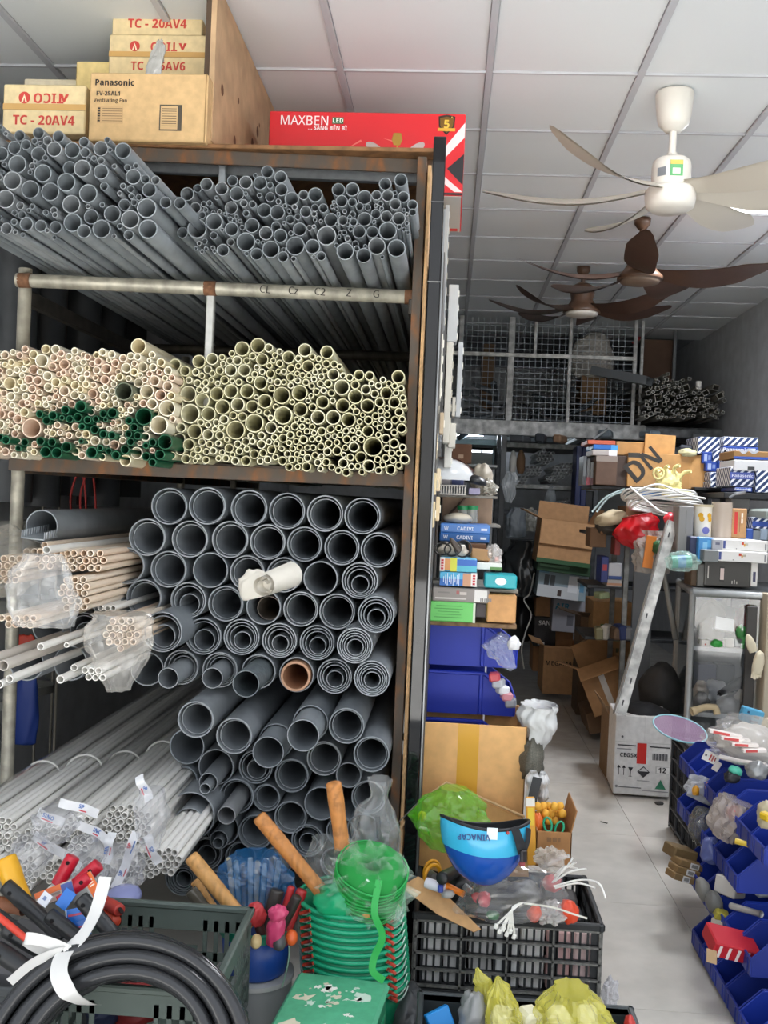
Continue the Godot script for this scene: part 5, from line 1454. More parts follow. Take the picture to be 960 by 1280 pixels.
# ---------- the floor in the middle: blue bins, open carton, helmet ----------
func centre_floor():
	var blue := mat("1a34b0", 0.5)
	var words := ["upper large blue bin with slanted mouth under the shelf column", "lower large blue bin with slanted mouth, behind the open carton", "third large blue bin, hidden mostly by the open carton", "bottom large blue bin on the floor behind the open carton"]
	for k in 4:
		var c := P(583 - k * 2.5, 833 + k * 60, 3.56)
		var t := thing("storage_bin", words[k], "bin", c + Vector3(0, 0, -0.16), Vector3(0, 90, 0))
		bin_parts(t, 0.3, 0.152, 0.355, blue)
		put("lip", box(0.014, 0.012, 0.25, 0.003), blue, t, Vector3(-0.154, 0.149, -0.055))
		var sl := put("lip", box(0.014, 0.012, 0.145, 0.003), blue, t, Vector3(-0.154, 0.109, 0.121))
		sl.rotation_degrees.x = 36
		for e in [-0.14, 0.07]: put("spacer", box(0.006, 0.03, 0.006), mat("e6e8ee", 0.4), t, Vector3(-0.15, -0.014, e))
		for e in [-0.16, 0.055]: put("rib", box(0.012, 0.146, 0.014, 0.003), blue, t, Vector3(-0.155, 0.075, e))
	drape("clear_bag", "clear plastic hanging out of the upper large blue bin", "plastic bag", 626, 790, 656, 836, 3.5, 0.08, film("dfe6f4", 0.16, 0.1), 81, [0.3, 0.7, 1.0, 0.9], 38)
	lump("white_scrap", "white scrap of film at the mouth of the upper large blue bin", "plastic scrap", 634, 796, 650, 812, 3.46, 0.03, mat("e9e9ea", 0.4), 82, 0.3)
	for k in 5: lump("packet", ["red and white packet", "silver packet", "white packet", "pink packet", "grey packet"][k] + " in the mouth of the lower large blue bin", "packet", 610 + k * 5, 838 + k * 8, 626 + k * 5, 852 + k * 8, 3.5, 0.05, mat(["c9505a", "b9bcc4", "e2e2e6", "cf8a94", "8a8d94"][k], 0.4), 83 + k, 0.25)
	# tall open carton
	carton("carton", "large open carton with a strip of yellow tape, behind the blue helmet", "carton", 584, 985, 142, 160, 3.28, 0.36, mat("efbb7a", 0.75, 0, "fine", 2), {"open": true, "tape": [0.4, 0.585, 0.0, 1.0, "d9a43e"], "flaps": [["left", 0.04, 160]]})
	carton("carton", "plain carton on the floor carrying the large open one", "carton", 584, 1142, 140, 154, 3.3, 0.34, mat("8a6744", 0.8, 0, "fine", 2))
	# open carton in front, its flap standing
	var c0 := P(585, 1085, 3.22)
	var f := thing("carton", "low open carton with a bent pointed flap standing behind the green bag", "carton", Vector3(c0.x, 0.0, c0.z))
	var yb := c0.y
	box_parts(f, 0.36, yb, 0.04, mat("c8975a", 0.75, 0, "fine", 2), {"open": true, "flaps": []})
	var poly := PackedVector2Array()
	for e in [[558, 978], [600, 996], [656, 1022], [660, 1092], [560, 1090], [512, 1073], [499, 1040], [520, 1005]]:
		var q := P(e[0], e[1], 3.22) - f.position
		poly.append(Vector2(q.x, q.y))
	put("flap", slab(poly, 0.005), mat("d2a063", 0.75, 0, "fine", 2), f, Vector3(0, 0, 0.026))
	put("edge", sweep([P(501, 1036, 3.18) - f.position, P(521, 1004, 3.18) - f.position, P(558, 978, 3.18) - f.position, P(656, 1021, 3.18) - f.position], 0.004, 6), mat("c9a478", 0.8), f)
	one("wire", "thin grey wire hooked over the low open carton's flap", "wire", sweep(curve([P(486, 1040, 2.86), P(500, 1026, 2.86), P(523, 1003, 2.86)]), 0.0018, 5), mat("6d6a66", 0.4, 0.5))
	drape("green_bag", "crumpled translucent green plastic bag behind the blue helmet", "plastic bag", 516, 984, 606, 1058, 3.02, 0.16, film("5fc01c", 0.4, 0.1), 92, [0.55, 0.9, 1.0, 0.8, 0.35])
	lump("yellow_bit", "small yellow cap inside the translucent green bag", "cap", 522, 1014, 533, 1026, 3.0, 0.02, mat("d8d834", 0.4), 93, 0.1)
	helmet_blue()
	# right of the large carton
	drape("grey_sack", "pale grey crumpled sack beside the large open carton", "sack", 648, 880, 690, 938, 3.35, 0.16, mat("cfd0cf", 0.6), 94, [0.35, 0.8, 1.0, 0.95])
	lump("scouring_pad", "grey tangle of steel wool below the pale grey sack", "steel wool", 648, 922, 678, 974, 3.3, 0.14, mat("7f7c70", 0.6, 0.3, "dirt", 30), 95, 0.3, 0, 6)
	drape("white_bag", "white plastic bag with tied handles below the steel wool, left of two", "plastic bag", 655, 964, 672, 1004, 3.22, 0.07, mat("d6d6d6", 0.45), 96, [0.5, 0.8, 0.6, 1.0, 0.5])
	drape("white_bag", "white plastic bag with tied handles below the steel wool, right of two", "plastic bag", 670, 966, 685, 1003, 3.24, 0.07, mat("c9c9c9", 0.45), 97, [0.5, 0.8, 0.6, 1.0, 0.5])
	one("dark_strap", "dark grey strap hanging from the white plastic bags", "strap", ribbon([P(672, 972, 3.16), P(668, 988, 3.16), P(664, 1006, 3.16)], 0.03, Vector3(1, 0, 0)), mat("2f3236", 0.5))
	carton("yellow_strip", "tall yellow-edged card standing right of the blue helmet", "card", 664, 1040, 11, 84, 3.05, 0.02, mat("e2a238", 0.5), {"rot": Vector3(0, 0, 4), "patch": [[0.0, 0.0, 1.0, 0.12, "e9e4da"], [0.2, 0.14, 0.8, 0.4, "e9c63c"]]})
	lump("orange_bag", "orange printed bag behind the small open carton", "bag", 664, 1016, 678, 1042, 3.12, 0.06, mat("e6702a", 0.4), 98, 0.2)
	var s := carton("carton", "small open brown carton holding yellow sponges and green scissors", "carton", 692, 1062, 44, 44, 3.05, 0.2, mat("a9794a", 0.8, 0, "fine", 3), {"open": true, "patch": [[0.3, 0.16, 0.42, 0.28, "7d5a38"], [0.46, 0.16, 0.58, 0.28, "7d5a38"], [0.62, 0.16, 0.68, 0.28, "7d5a38"], [0.12, 0.6, 0.3, 0.68, "7d5a38"], [0.34, 0.6, 0.66, 0.68, "7d5a38"]], "flaps": [["right", 0.07, 12]]})
	for k in 14:
		var q := P(672 + (k % 5) * 7 + (k / 5 % 2) * 3, 1012 + (k / 5) * 9, 3.14 + 0.02 * (k % 3))
		one("sponge", "round yellow netted sponge in the small open brown carton", "sponge", blob(Vector3(0.026, 0.024, 0.026), 130 + k % 3, 0.12, 5, 14), mat("e3a93a", 0.7), q, Vector3.ZERO, "yellow sponges in the small carton")
	var sc := thing("scissors", "green-handled scissors standing in the small open brown carton", "scissors", P(690, 1040, 3.06))
	for e in [[-0.014, 0.022, 12], [0.022, 0.012, -14]]:
		var ring := []
		for i in 18: ring.append(Vector3(cos(TAU * i / 18) * 0.012, sin(TAU * i / 18) * 0.022, 0))
		put("handle", sweep(ring, 0.0035, 6, true), mat("1d9a72", 0.35), sc, Vector3(e[0], e[1], 0), Vector3(0, 0, e[2]))
	put("blade", box(0.012, 0.1, 0.003, 0.001), mat("b9bcc0", 0.25, 0.9), sc, Vector3(0, -0.05, 0))
	one("knife", "silver blade lying in front of the small open brown carton", "blade", ribbon([P(676, 1084, 2.98), P(700, 1073, 2.98), P(712, 1070, 2.98)], 0.012, Vector3(0, 1, 0)), mat("dcdcde", 0.25, 0.6))
	lump("clear_bag", "clear bag on the front of the small open brown carton", "plastic bag", 668, 1058, 706, 1086, 2.98, 0.05, film("e0d8cc", 0.35), 99, 0.3)

func helmet_blue():
	var t := thing("helmet", "blue two-tone helmet lying upside down on the black crate's contents", "helmet", P(606, 1030, 2.72), Vector3(-14, 8, -2.2))
	var dome := func(v0: float, v1: float, k: float, inside: bool) -> Mesh:
		var st := begin(true)
		surf(st, 40, 16, func(u: float, v: float) -> Vector3:
			var a := u * TAU
			var b := lerpf(v0, v1, v) * PI / 2
			var e := pow(cos(b), 0.85)
			var wave := 0.012 * cos(2 * a) * cos(b)
			return Vector3(cos(a) * e * 0.122, -sin(b) * 0.158 + wave + 0.0, sin(a) * e * 0.108) * k)
		return done(st)
	put("shell", dome.call(0.0, 1.0, 1.0, false), mat("1c4fa8", 0.16), t)
	put("band", dome.call(-0.02, 0.28, 1.012, false), mat("3db2dc", 0.18), t)
	put("liner", dome.call(-0.02, 1.0, 0.94, true), mat("16181c", 0.8), t)
	var rim := []
	for k in 40:
		var a := TAU * k / 40
		rim.append(Vector3(cos(a) * 0.121, 0.012 * cos(2 * a) + 0.004, sin(a) * 0.107))
	put("edging", sweep(rim, 0.0045, 8, true), mat("1c1e22", 0.5), t)
	var tx := put("lettering", words_mesh("VINACAP", 0.015), mat("1b4a86", 0.4), t, Vector3(-0.048, -0.028, 0.1025), Vector3(8, -25, 183))
	put("printed_label", box(0.028, 0.03, 0.001), mat("dfeef4", 0.4), t, Vector3(0.0, -0.016, 0.1115), Vector3(6, 0, 0))
	put("rivet", turned([[0, 0], [0.005, 0], [0.004, 0.003], [0, 0.003]], 12), mat("b04a4a", 0.3, 0.5), t, Vector3(0.042, -0.012, 0.106), Vector3(84, 0, -16))
	put("strap", ribbon([Vector3(0.062, 0.004, 0.094), Vector3(0.075, -0.03, 0.098), Vector3(0.088, -0.06, 0.085)], 0.03, Vector3(1, 0, -0.6)), mat("202226", 0.6), t)
	put("strap", ribbon([Vector3(0.108, 0.0, 0.064), Vector3(0.104, -0.03, 0.074), Vector3(0.092, -0.06, 0.084)], 0.018, Vector3(1, 0, -0.8)), mat("202226", 0.6), t)
	put("buckle", box(0.024, 0.03, 0.01, 0.003), mat("2a2426", 0.4), t, Vector3(0.09, -0.07, 0.088), Vector3(0, 40, 0))
	put("clip", blob(Vector3(0.014, 0.03, 0.01), 12, 0.2), mat("8a3a3c", 0.35), t, Vector3(0.088, -0.096, 0.086))

# ---------- shelves along the right wall ----------
func right_shelves():
	var steel := mat("4c4f52", 0.5, 0.4, "dirt", 2)
	var kraft := mat("bf9058", 0.8, 0, "fine", 2)
	var x0 := P(738, 650, 6.1).x
	var x1 := P(905, 650, 6.1).x
	var t := thing("steel_shelf", "dark steel shelf along the right side, stacked with cartons and cable", "shelf", Vector3((x0 + x1) / 2, 0, -6.35))
	for x in [x0, x1]:
		for z in ([0.22, -0.22] if x == x1 else []): put("upright", box(0.035, 1.75, 0.035, 0.002), steel, t, Vector3(x - t.position.x, 0.875, z))
	for py in [610, 668, 735, 800]: put("shelf_board", box(x1 - x0, 0.02, 0.46, 0.002), steel, t, Vector3(0, P(820, py, 6.1).y - 0.01, 0))
	for z in [0.25, -0.2]: put("upright", box(0.03, 1.45, 0.03, 0.002), mat("a5a6a2", 0.45, 0.4, "dirt", 2), t, Vector3(P(784, 700, 6.08).x - t.position.x, 0.72, z))
	# the top row
	carton("carton", "large carton printed with black letters on a slant, with yellow gloves in front", "carton", 838, 589, 104, 42, 6.08, 0.4, mat("c2935a", 0.8, 0, "fine", 2), {"tape": [0.62, 0.72, 0.0, 1.0, "b4854d"], "print": [["D", 0.1, 0.52, 0.62, "2f2c28", 42.0], ["N", 0.27, 0.14, 0.55, "2f2c28", 42.0]], "patch": [[0.0, 0.0, 0.14, 0.14, "2f2c28"]]})
	carton("carton", "open carton with a raised flap on top of the slant-lettered one", "carton", 789, 561, 37, 17, 6.2, 0.35, mat("bd8f58", 0.8, 0, "fine", 2))
	carton("open_carton", "upright carton flap rising above the slant-lettered carton", "carton", 825, 557, 37, 27, 6.18, 0.02, mat("cd9d62", 0.8, 0, "fine", 2), {"rot": Vector3(0, 0, -2), "patch": [[0.5, 0.9, 0.72, 1.02, "e9e4d8"]]})
	carton("carton", "dark brown carton left of the slant-lettered carton", "carton", 758, 588, 26, 36, 6.05, 0.3, mat("5f4a3d", 0.8, 0, "fine", 2), {"patch": [[0.0, 0.0, 1.0, 0.2, "857a72"]]})
	carton("carton", "darker brown carton squeezed between the dark brown and slant-lettered cartons", "carton", 778, 589, 16, 38, 6.1, 0.3, mat("4a3c34", 0.8, 0, "fine", 2))
	carton("flat_box", "flat red and cream box on top of the blue one above the dark brown carton", "box", 752, 553, 34, 5, 6.1, 0.3, mat("b4553c", 0.5))
	carton("flat_box", "flat blue box between the red and white ones above the dark brown carton", "box", 757, 559, 30, 6, 6.1, 0.3, mat("1c63b0", 0.45), {"patch": [[0.72, 0.0, 1.0, 1.0, "3f95d8"]]})
	carton("flat_box", "flat white box at the bottom of the three above the dark brown carton", "box", 756, 566, 30, 7, 6.1, 0.3, mat("a9a39f", 0.5), {"patch": [[0.66, 0.0, 1.0, 1.0, "e2e2e4"]]})
	for k in 4: carton("bottle_pack", ["grey bottle pack left of the dark brown carton, leftmost of four", "grey bottle pack with a pink base, second left of the dark brown carton", "pale bottle pack, third left of the dark brown carton", "narrow pack touching the dark brown carton"][k], "pack", 731 + k * 4.5, 588 + k * 2, 4, 36 - k * 4, 6.15, 0.2, mat(["6b7176", "70757a", "8a9094", "776a64"][k], 0.4), {"patch": [[0.0, 0.7, 1.0, 1.0, ["4a4e54", "a04a58", "6c4a50", "5a4a40"][k]]]})
	gloves(t)
	carton("flat_box", "flat bright blue box between the gloves and the white cable coil", "box", 829, 617, 52, 10, 5.95, 0.25, mat("1873c4", 0.4), {"patch": [[0.78, 0.25, 0.94, 0.5, "cfe4f6"]]})
	# white cable coil
	var c := P(826, 630, 5.9)
	var w := thing("cable_coil", "coil of white cable lying on the shelf above the red bag", "cable coil", c)
	for k in 9:
		var pts := []
		for i in 28:
			var a := TAU * i / 28
			pts.append(Vector3(cos(a) * (0.215 - 0.006 * (k % 3)) + 0.006 * k - 0.02, 0.045 * sin(a) - 0.008 * k + 0.045 + 0.01 * sin(3 * a + k), sin(a) * 0.1 + 0.03))
		put("cable_turn", sweep(pts, 0.007, 6, true), mat("dcdcd8", 0.45), w)
	put("loose_end", sweep(curve([Vector3(-0.2, 0.09, 0.1), Vector3(-0.12, 0.02, 0.14), Vector3(-0.02, -0.05, 0.16), Vector3(0.1, -0.06, 0.15)]), 0.007, 6), mat("dcdcd8", 0.45), w)
	put("loose_end", sweep(curve([Vector3(-0.16, 0.07, 0.12), Vector3(-0.05, 0.11, 0.15), Vector3(0.1, 0.06, 0.15), Vector3(0.22, 0.04, 0.14)]), 0.006, 6), mat("e4e4e0", 0.45), w)
	for e in [[0, "left"], [1, "right"]]:
		one("clear_tube", "thin clear tube slanting out under the dark brown carton, %s of two" % e[1], "tube", sweep(curve([P(740 + e[0] * 6, 640, 5.95), P(757 + e[0] * 4, 622, 5.95), P(781, 611 + e[0] * 3, 5.95)]), 0.006, 6), mat("9fb3b4", 0.3), Vector3.ZERO)
	lump("white_cloth", "cream cloth sheet bulging out left of the white cable coil", "cloth", 746, 638, 786, 656, 5.98, 0.2, mat("b9ab8e", 0.8), 201, 0.2, 12)
	carton("carton", "brown carton behind the red bag and the white cable coil", "carton", 796, 653, 28, 40, 6.02, 0.3, mat("7a5236", 0.8, 0, "fine", 2))
	drape("red_bag", "shiny red plastic bag hanging below the white cable coil", "plastic bag", 776, 644, 828, 684, 5.85, 0.14, mat("b5151e", 0.25), 202, [0.5, 0.9, 1.0, 0.6], 14)
	lump("red_bag", "pink-red plastic scrap at the top of the leaning slotted bar", "plastic bag", 829, 641, 848, 656, 5.5, 0.06, mat("d8444e", 0.3), 203, 0.25)
	drape("clear_bag", "translucent bag with an orange sheet inside, under the red bag", "plastic bag", 792, 664, 838, 716, 5.8, 0.14, film("b5ada4", 0.55, 0.2), 204, [0.8, 1.0, 0.95, 0.7])
	carton("orange_sheet", "orange card inside the translucent bag under the red bag", "card", 812, 690, 12, 40, 5.72, 0.01, mat("d07a2c", 0.5), {"rot": Vector3(0, 0, -6)})
	lump("green_fitting", "dark green fitting beside the orange card", "fitting", 816, 676, 828, 692, 5.7, 0.06, mat("2d5a34", 0.5), 205, 0.3)
	lump("white_fitting", "bag of white fittings behind the leaning slotted bar", "bag", 828, 676, 848, 704, 5.75, 0.12, mat("b6b2a8", 0.5), 206, 0.4)
	carton("yellow_box", "dark yellow box behind the grey box on the showcase", "box", 846, 692, 14, 20, 5.75, 0.12, mat("b4822c", 0.5))
	# left part of the shelf, in the shade
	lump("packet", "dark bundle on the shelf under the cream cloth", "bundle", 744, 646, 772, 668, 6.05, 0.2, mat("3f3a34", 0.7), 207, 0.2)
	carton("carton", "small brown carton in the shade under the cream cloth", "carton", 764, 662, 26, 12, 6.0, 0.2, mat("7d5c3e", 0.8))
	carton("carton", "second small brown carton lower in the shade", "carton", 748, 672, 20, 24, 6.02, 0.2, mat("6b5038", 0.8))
	carton("small_box", "blue and red small box on the shaded shelf board, left of the white pack", "box", 756, 712, 9, 32, 6.0, 0.2, mat("1f2f74", 0.45), {"patch": [[0.2, 0.3, 0.8, 0.55, "a8343c"]]})
	carton("small_box", "white and blue pack on the shaded shelf board", "box", 769, 714, 16, 20, 6.0, 0.2, mat("b9bcc2", 0.45), {"patch": [[0.0, 0.8, 1.0, 1.0, "2c4a8a"]]})
	carton("small_box", "flat white and orange pack under the white and blue one", "box", 768, 729, 18, 9, 6.0, 0.2, mat("a9a6a4", 0.45), {"patch": [[0.0, 0.5, 1.0, 0.8, "b08060"]]})
	carton("small_box", "red fire-safety pack left of the red bag", "box", 772, 683, 7, 22, 6.0, 0.15, mat("8a2a26", 0.45))
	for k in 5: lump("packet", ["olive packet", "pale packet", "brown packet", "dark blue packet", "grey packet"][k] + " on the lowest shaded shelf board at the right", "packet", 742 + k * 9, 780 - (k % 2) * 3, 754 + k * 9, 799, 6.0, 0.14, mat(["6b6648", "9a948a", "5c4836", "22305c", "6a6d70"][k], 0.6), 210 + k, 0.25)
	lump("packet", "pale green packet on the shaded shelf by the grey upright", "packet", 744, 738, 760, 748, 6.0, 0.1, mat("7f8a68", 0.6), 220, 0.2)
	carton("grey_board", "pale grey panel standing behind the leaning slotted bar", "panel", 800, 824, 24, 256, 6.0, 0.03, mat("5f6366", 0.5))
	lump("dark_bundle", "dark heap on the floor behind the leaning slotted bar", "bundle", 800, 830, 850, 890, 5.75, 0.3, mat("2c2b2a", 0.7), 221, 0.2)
	# striped boxes on the wall shelf at the far right
	var stripe := mat("ffffff", 0.5, 0, "stripe", 26)
	var blue := mat("1d3f8f", 0.45)
	plank("wall_shelf", "black steel shelf at the far right under the striped boxes", "shelf", 905, 990, 617, 5.55, 0.6, mat("26282a", 0.5, 0.3), 0.03)
	one("shelf_bracket", "grey slanted bracket under the end of the black steel shelf", "bracket", sweep([P(911, 622, 5.56), P(918, 618, 5.56), P(932, 616, 5.56)], 0.012, 6), mat("7d8083", 0.4, 0.5))
	plank("wall_shelf", "dark steel shelf deeper in, carrying the upper striped boxes", "shelf", 868, 985, 611, 6.0, 0.4, mat("2c2e30", 0.5, 0.3), 0.02)
	var boxes := [[890, 557, 34, 21, 6.06, "striped blue and white box in the shade, top left of the group", 0], [926, 552, 42, 11, 5.98, "striped blue and white box with a brown top, highest of the group", 1], [926, 563, 42, 9, 5.98, "blue band box with white lettering, under the highest striped box", 2], [884, 572, 12, 14, 6.05, "small dark blue box with white marks, left of three in the second row", 2], [897, 571, 11, 16, 6.04, "small striped box in the middle of the second row", 3], [911, 571, 15, 22, 5.98, "striped box at the right of the second row", 1], [889, 583, 14, 12, 6.04, "small dark blue box, left in the third row", 2], [903, 583, 12, 12, 6.03, "small dark blue box, right in the third row", 2], [900, 596, 24, 11, 5.95, "striped box left on the shelf row above the black edge", 1], [896, 606, 14, 8, 5.9, "small striped box at the corner of the slant-lettered carton", 1], [928, 596, 29, 24, 5.6, "striped box with a violet label, in the middle of the shelf row", 4], [961, 602, 30, 28, 5.58, "striped box cut off by the right edge of the picture", 1], [930, 612, 20, 5, 5.57, "thin blue box under the violet-labelled striped box", 2]]
	for e in boxes:
		var m: Material = stripe if e[6] in [0, 1, 4] else (blue if e[6] == 2 else stripe)
		var o := {}
		if e[6] == 4: o = {"patch": [[0.0, 0.28, 1.0, 0.62, "4a5cae"]], "print": [["Panasonic", 0.5, 0.45, 0.16, "dfe4f4"]]}
		if e[6] == 2: o = {"print": [["Panasonic", 0.35, 0.45, 0.5, "dfe4f4"]], "patch": [[0.75, 0.2, 0.92, 0.8, "c6d0e6"]]} if e[2] > 18 else {"patch": [[0.2, 0.2, 0.5, 0.8, "9aa8c8"], [0.6, 0.3, 0.85, 0.7, "6f82b0"]]}
		carton("striped_box", e[5], "box", e[0], e[1], e[2], e[3], e[4], 0.3, m, o)
	carton("tray_box", "open blue box holding a white tray, above the shelf row at the far right", "box", 940, 569, 44, 10, 5.6, 0.3, mat("8d6a3e", 0.7), {"patch": [[0.0, 0.7, 1.0, 1.0, "20489a"]]})
	carton("white_tray", "white drawer-like box with a dark finger hole at the far right", "box", 939, 582, 41, 13, 5.58, 0.3, mat("c9cbcd", 0.5), {"patch": [[0.4, 0.6, 0.6, 0.9, "3a3c3e"]]})
	one("wavy_trim", "wavy strip of white film on top of the white drawer-like box", "film strip", ribbon([P(925, 562, 5.55), P(930, 566, 5.55), P(936, 562, 5.55), P(942, 566, 5.55), P(948, 563, 5.55)], 0.014, Vector3(0, 1, 0.3)), mat("d7dde8", 0.4))
	lump("yellow_cloth", "pale yellow cloth peeping out above the slant-lettered carton", "cloth", 848, 561, 870, 571, 6.1, 0.12, mat("c7c39a", 0.8), 222, 0.2)
	lump("dark_box", "dark packs in the shade behind the slant-lettered carton", "pack", 850, 555, 872, 572, 6.3, 0.2, mat("3a4048", 0.6), 223, 0.1)
	# lower far right, behind the showcase top
	carton("striped_box", "small striped box with a blue band standing low at the right edge", "box", 951, 654, 20, 14, 5.5, 0.2, stripe, {"patch": [[0.0, 0.35, 1.0, 0.8, "23469a"]]})
	lump("packet", "grey-green packets on the low striped box at the right edge", "packet", 944, 634, 968, 648, 5.5, 0.2, mat("8f9893", 0.5), 224, 0.2)
	for k in 3: carton("small_box", ["blue small box left of the low striped box", "grey small box under the low striped box", "pale blue pack under the low striped box at the edge"][k], "box", 937 + k * 9, 668 + (k % 2) * 2, 9, 14, 5.5, 0.15, mat(["2a4f9e", "7d858c", "9fb0c4"][k], 0.45))
	plank("wall_shelf", "hidden dark shelf behind the showcase under the low striped box", "shelf", 930, 990, 677, 5.55, 0.4, mat("2c2e30", 0.5, 0.3), 0.02)

func gloves(_t: Node3D):
	var g := thing("rubber_gloves", "pair of pale yellow rubber gloves hanging over the front of the slant-lettered carton", "gloves", P(836, 614, 5.92))
	var y := mat("e6dc9a", 0.5)
	put("palm", blob(Vector3(0.15, 0.12, 0.06), 231, 0.2), y, g)
	put("cuff", blob(Vector3(0.2, 0.06, 0.06), 232, 0.16), y, g, Vector3(0.05, -0.045, 0.02), Vector3(0, 0, -8))
	for e in [[-0.05, 0.1, 35, 0.05], [-0.02, 0.12, 15, 0.045], [0.02, 0.125, -5, 0.045], [0.05, 0.1, -35, 0.05]]:
		var c := Vector3(e[0], e[1] - 0.03, 0.01)
		var up := Vector3(sin(deg_to_rad(-e[2])), cos(deg_to_rad(e[2])), 0.2)
		put("finger", sweep(curve([c, c + up * e[3], c + up * e[3] * 1.5 + Vector3(0.02, -0.01, 0.02)]), 0.011, 8), y, g)
	var loop := []
	for i in 16: loop.append(Vector3(cos(TAU * i / 16) * 0.03 - 0.07, sin(TAU * i / 16) * 0.032 + 0.1, 0.03))
	put("cuff_edge", sweep(loop, 0.007, 6, true), y, g)

# ---------- the glass showcase ----------
func showcase():
	var d := 5.2
	var c := P(866, 738, d)
	var al := mat("b9bcbc", 0.35, 0.6, "fine", 3)
	var w := 0.62
	var dz := 0.75
	var h := c.y
	var yaw := -7.7
	var bs := Basis(Vector3.UP, deg_to_rad(yaw))
	var t := thing("showcase", "aluminium and glass showcase with packed shelves on the right of the aisle", "showcase", Vector3(c.x, 0, c.z) + bs * Vector3(w / 2, 0, -dz / 2), Vector3(0, yaw, 0))
	for sx in [-1, 1]:
		for sz in [-1, 1]: put("post", sweep([Vector3(sx * w / 2, 0, sz * dz / 2), Vector3(sx * w / 2, h, sz * dz / 2)], 0.017, 12), al, t)
	for y in [h - 0.01, 0.1]:
		for s in [-1, 1]:
			put("rail", sweep([Vector3(-w / 2, y, s * dz / 2), Vector3(w / 2, y, s * dz / 2)], 0.02, 12), al, t)
			put("rail", sweep([Vector3(s * w / 2, y, -dz / 2), Vector3(s * w / 2, y, dz / 2)], 0.02, 12), al, t)
	var y1 := P(910, 812, 5.22).y
	var y2 := P(900, 894, 5.22).y
	for y in [y1, y2]: put("shelf_board", box(w - 0.03, 0.024, dz - 0.04, 0.002), mat("8f9294", 0.45, 0.2), t, Vector3(0, y, 0))
	put("top_board", box(w, 0.006, dz), mat("54585a", 0.3), t, Vector3(0, h + 0.012, 0))
	put("side_glass", box(0.004, h - 0.1, dz - 0.04), film("9fb4b0", 0.05, 0.05), t, Vector3(-w / 2, h / 2 + 0.04, 0))
	put("front_glass", box(w * 0.9, h - 0.14, 0.004), film("c8d4d4", 0.02, 0.05), t, Vector3(-0.02, h / 2 + 0.04, dz / 2 - 0.006))
	put("back_panel", box(w, h - 0.1, 0.012), mat("454a50", 0.6), t, Vector3(0, h / 2 + 0.04, -dz / 2))
	put("bottom_board", box(w, 0.02, dz), mat("7c7f80", 0.5), t, Vector3(0, 0.1, 0))
	put("frame_leaf", box(0.05, h - 0.16, 0.03, 0.003), mat("3a3734", 0.5), t, Vector3(P(951, 810, d).x - t.position.x - 0.02, h / 2 + 0.02, dz / 2 + 0.03))
	carton("cream_board", "cream cabinet panel at the right edge beside the glass showcase", "panel", 966, 840, 20, 190, 5.05, 0.3, mat("b9ae98", 0.6))
	# inside, upper shelf
	var on := func(label: String, cat: String, x0: float, y0: float, x1: float, y1: float, y: float, deep: float, mt: Material, sd: int, amp: float):
		var g := G((x0 + x1) / 2, y1, y)
		var q := lump("showcase_" + cat, label, cat, x0, y0, x1, y1, -g.z, deep, mt, sd, amp)
		return q
	var inside := 5.32
	drape("clear_bag", "big clear bag of fittings on the upper shelf of the showcase", "plastic bag", 872, 772, 916, 808, inside, 0.16, film("8f8a7c", 0.45, 0.15), 301, [1.0, 1.0, 0.8, 0.4])
	carton("switch_box", "white square switch box tilted on the bag on the showcase's upper shelf", "box", 906, 780, 23, 16, inside - 0.12, 0.03, mat("cfd0cf", 0.4), {"rot": Vector3(-20, 0, -8)})
	carton("small_box", "small white box with a red dot at the front of the showcase's upper shelf", "box", 882, 804, 10, 8, inside - 0.14, 0.04, mat("d9d5cf", 0.5), {"patch": [[0.4, 0.55, 0.55, 0.8, "a84a3c"]]})
	carton("small_box", "white small box between the green clip and the grey one in the showcase", "box", 912, 804, 11, 11, inside - 0.14, 0.04, mat("d2cfc6", 0.5))
	carton("small_box", "dark grey small box right of the white one in the showcase", "box", 923, 803, 10, 9, inside - 0.14, 0.04, mat("5f6a66", 0.5))
	lump("green_clip", "bright green clip at the front of the showcase's upper shelf", "clip", 889, 800, 903, 809, inside - 0.14, 0.04, mat("2f9a3c", 0.35), 303, 0.3)
	lump("green_sprayer", "bright green plastic sprayer at the right of the showcase's upper shelf", "sprayer", 920, 782, 932, 796, inside - 0.12, 0.05, mat("23a03a", 0.3), 304, 0.3)
	lump("green_sprayer", "green plastic nozzle hanging below the sprayer in the showcase", "nozzle", 926, 792, 940, 810, inside - 0.12, 0.05, mat("23a03a", 0.3), 305, 0.25, 24)
	on.call("red fittings in a bag at the back right of the showcase's upper shelf", "fitting", 918.0, 758.0, 942.0, 800.0, y1 + 0.012, 0.1, mat("8f3030", 0.45), 306, 0.3)
	on.call("grey packs heaped at the back of the showcase's upper shelf", "item", 870.0, 752.0, 906.0, 799.0, y1 + 0.012, 0.15, mat("77736a", 0.6), 307, 0.2)
	carton("blue_box", "dark blue box at the top back of the showcase", "box", 886, 742, 34, 16, inside + 0.3, 0.1, mat("1f2f5c", 0.5))
	carton("blue_box", "dark violet printed box at the top right of the showcase", "box", 930, 748, 30, 24, inside + 0.3, 0.1, mat("2f2c48", 0.5), {"patch": [[0.35, 0.3, 0.65, 0.45, "8f8fa8"]]})
	for e in [[884, 0], [907, 1]]: carton("blue_box", ["dark blue box at the back of the showcase's lower shelf, left of two", "dark blue-grey box at the back of the showcase's lower shelf, right of two"][e[1]], "box", e[0], 848, 22, 34, inside + 0.3, 0.1, mat(["1b2a58", "2e3540"][e[1]], 0.5))
	# inside, lower shelf
	var elbow := thing("pipe_elbow", "cream plastic pipe elbow at the front of the showcase's lower shelf", "pipe fitting", P(880, 892, inside - 0.12))
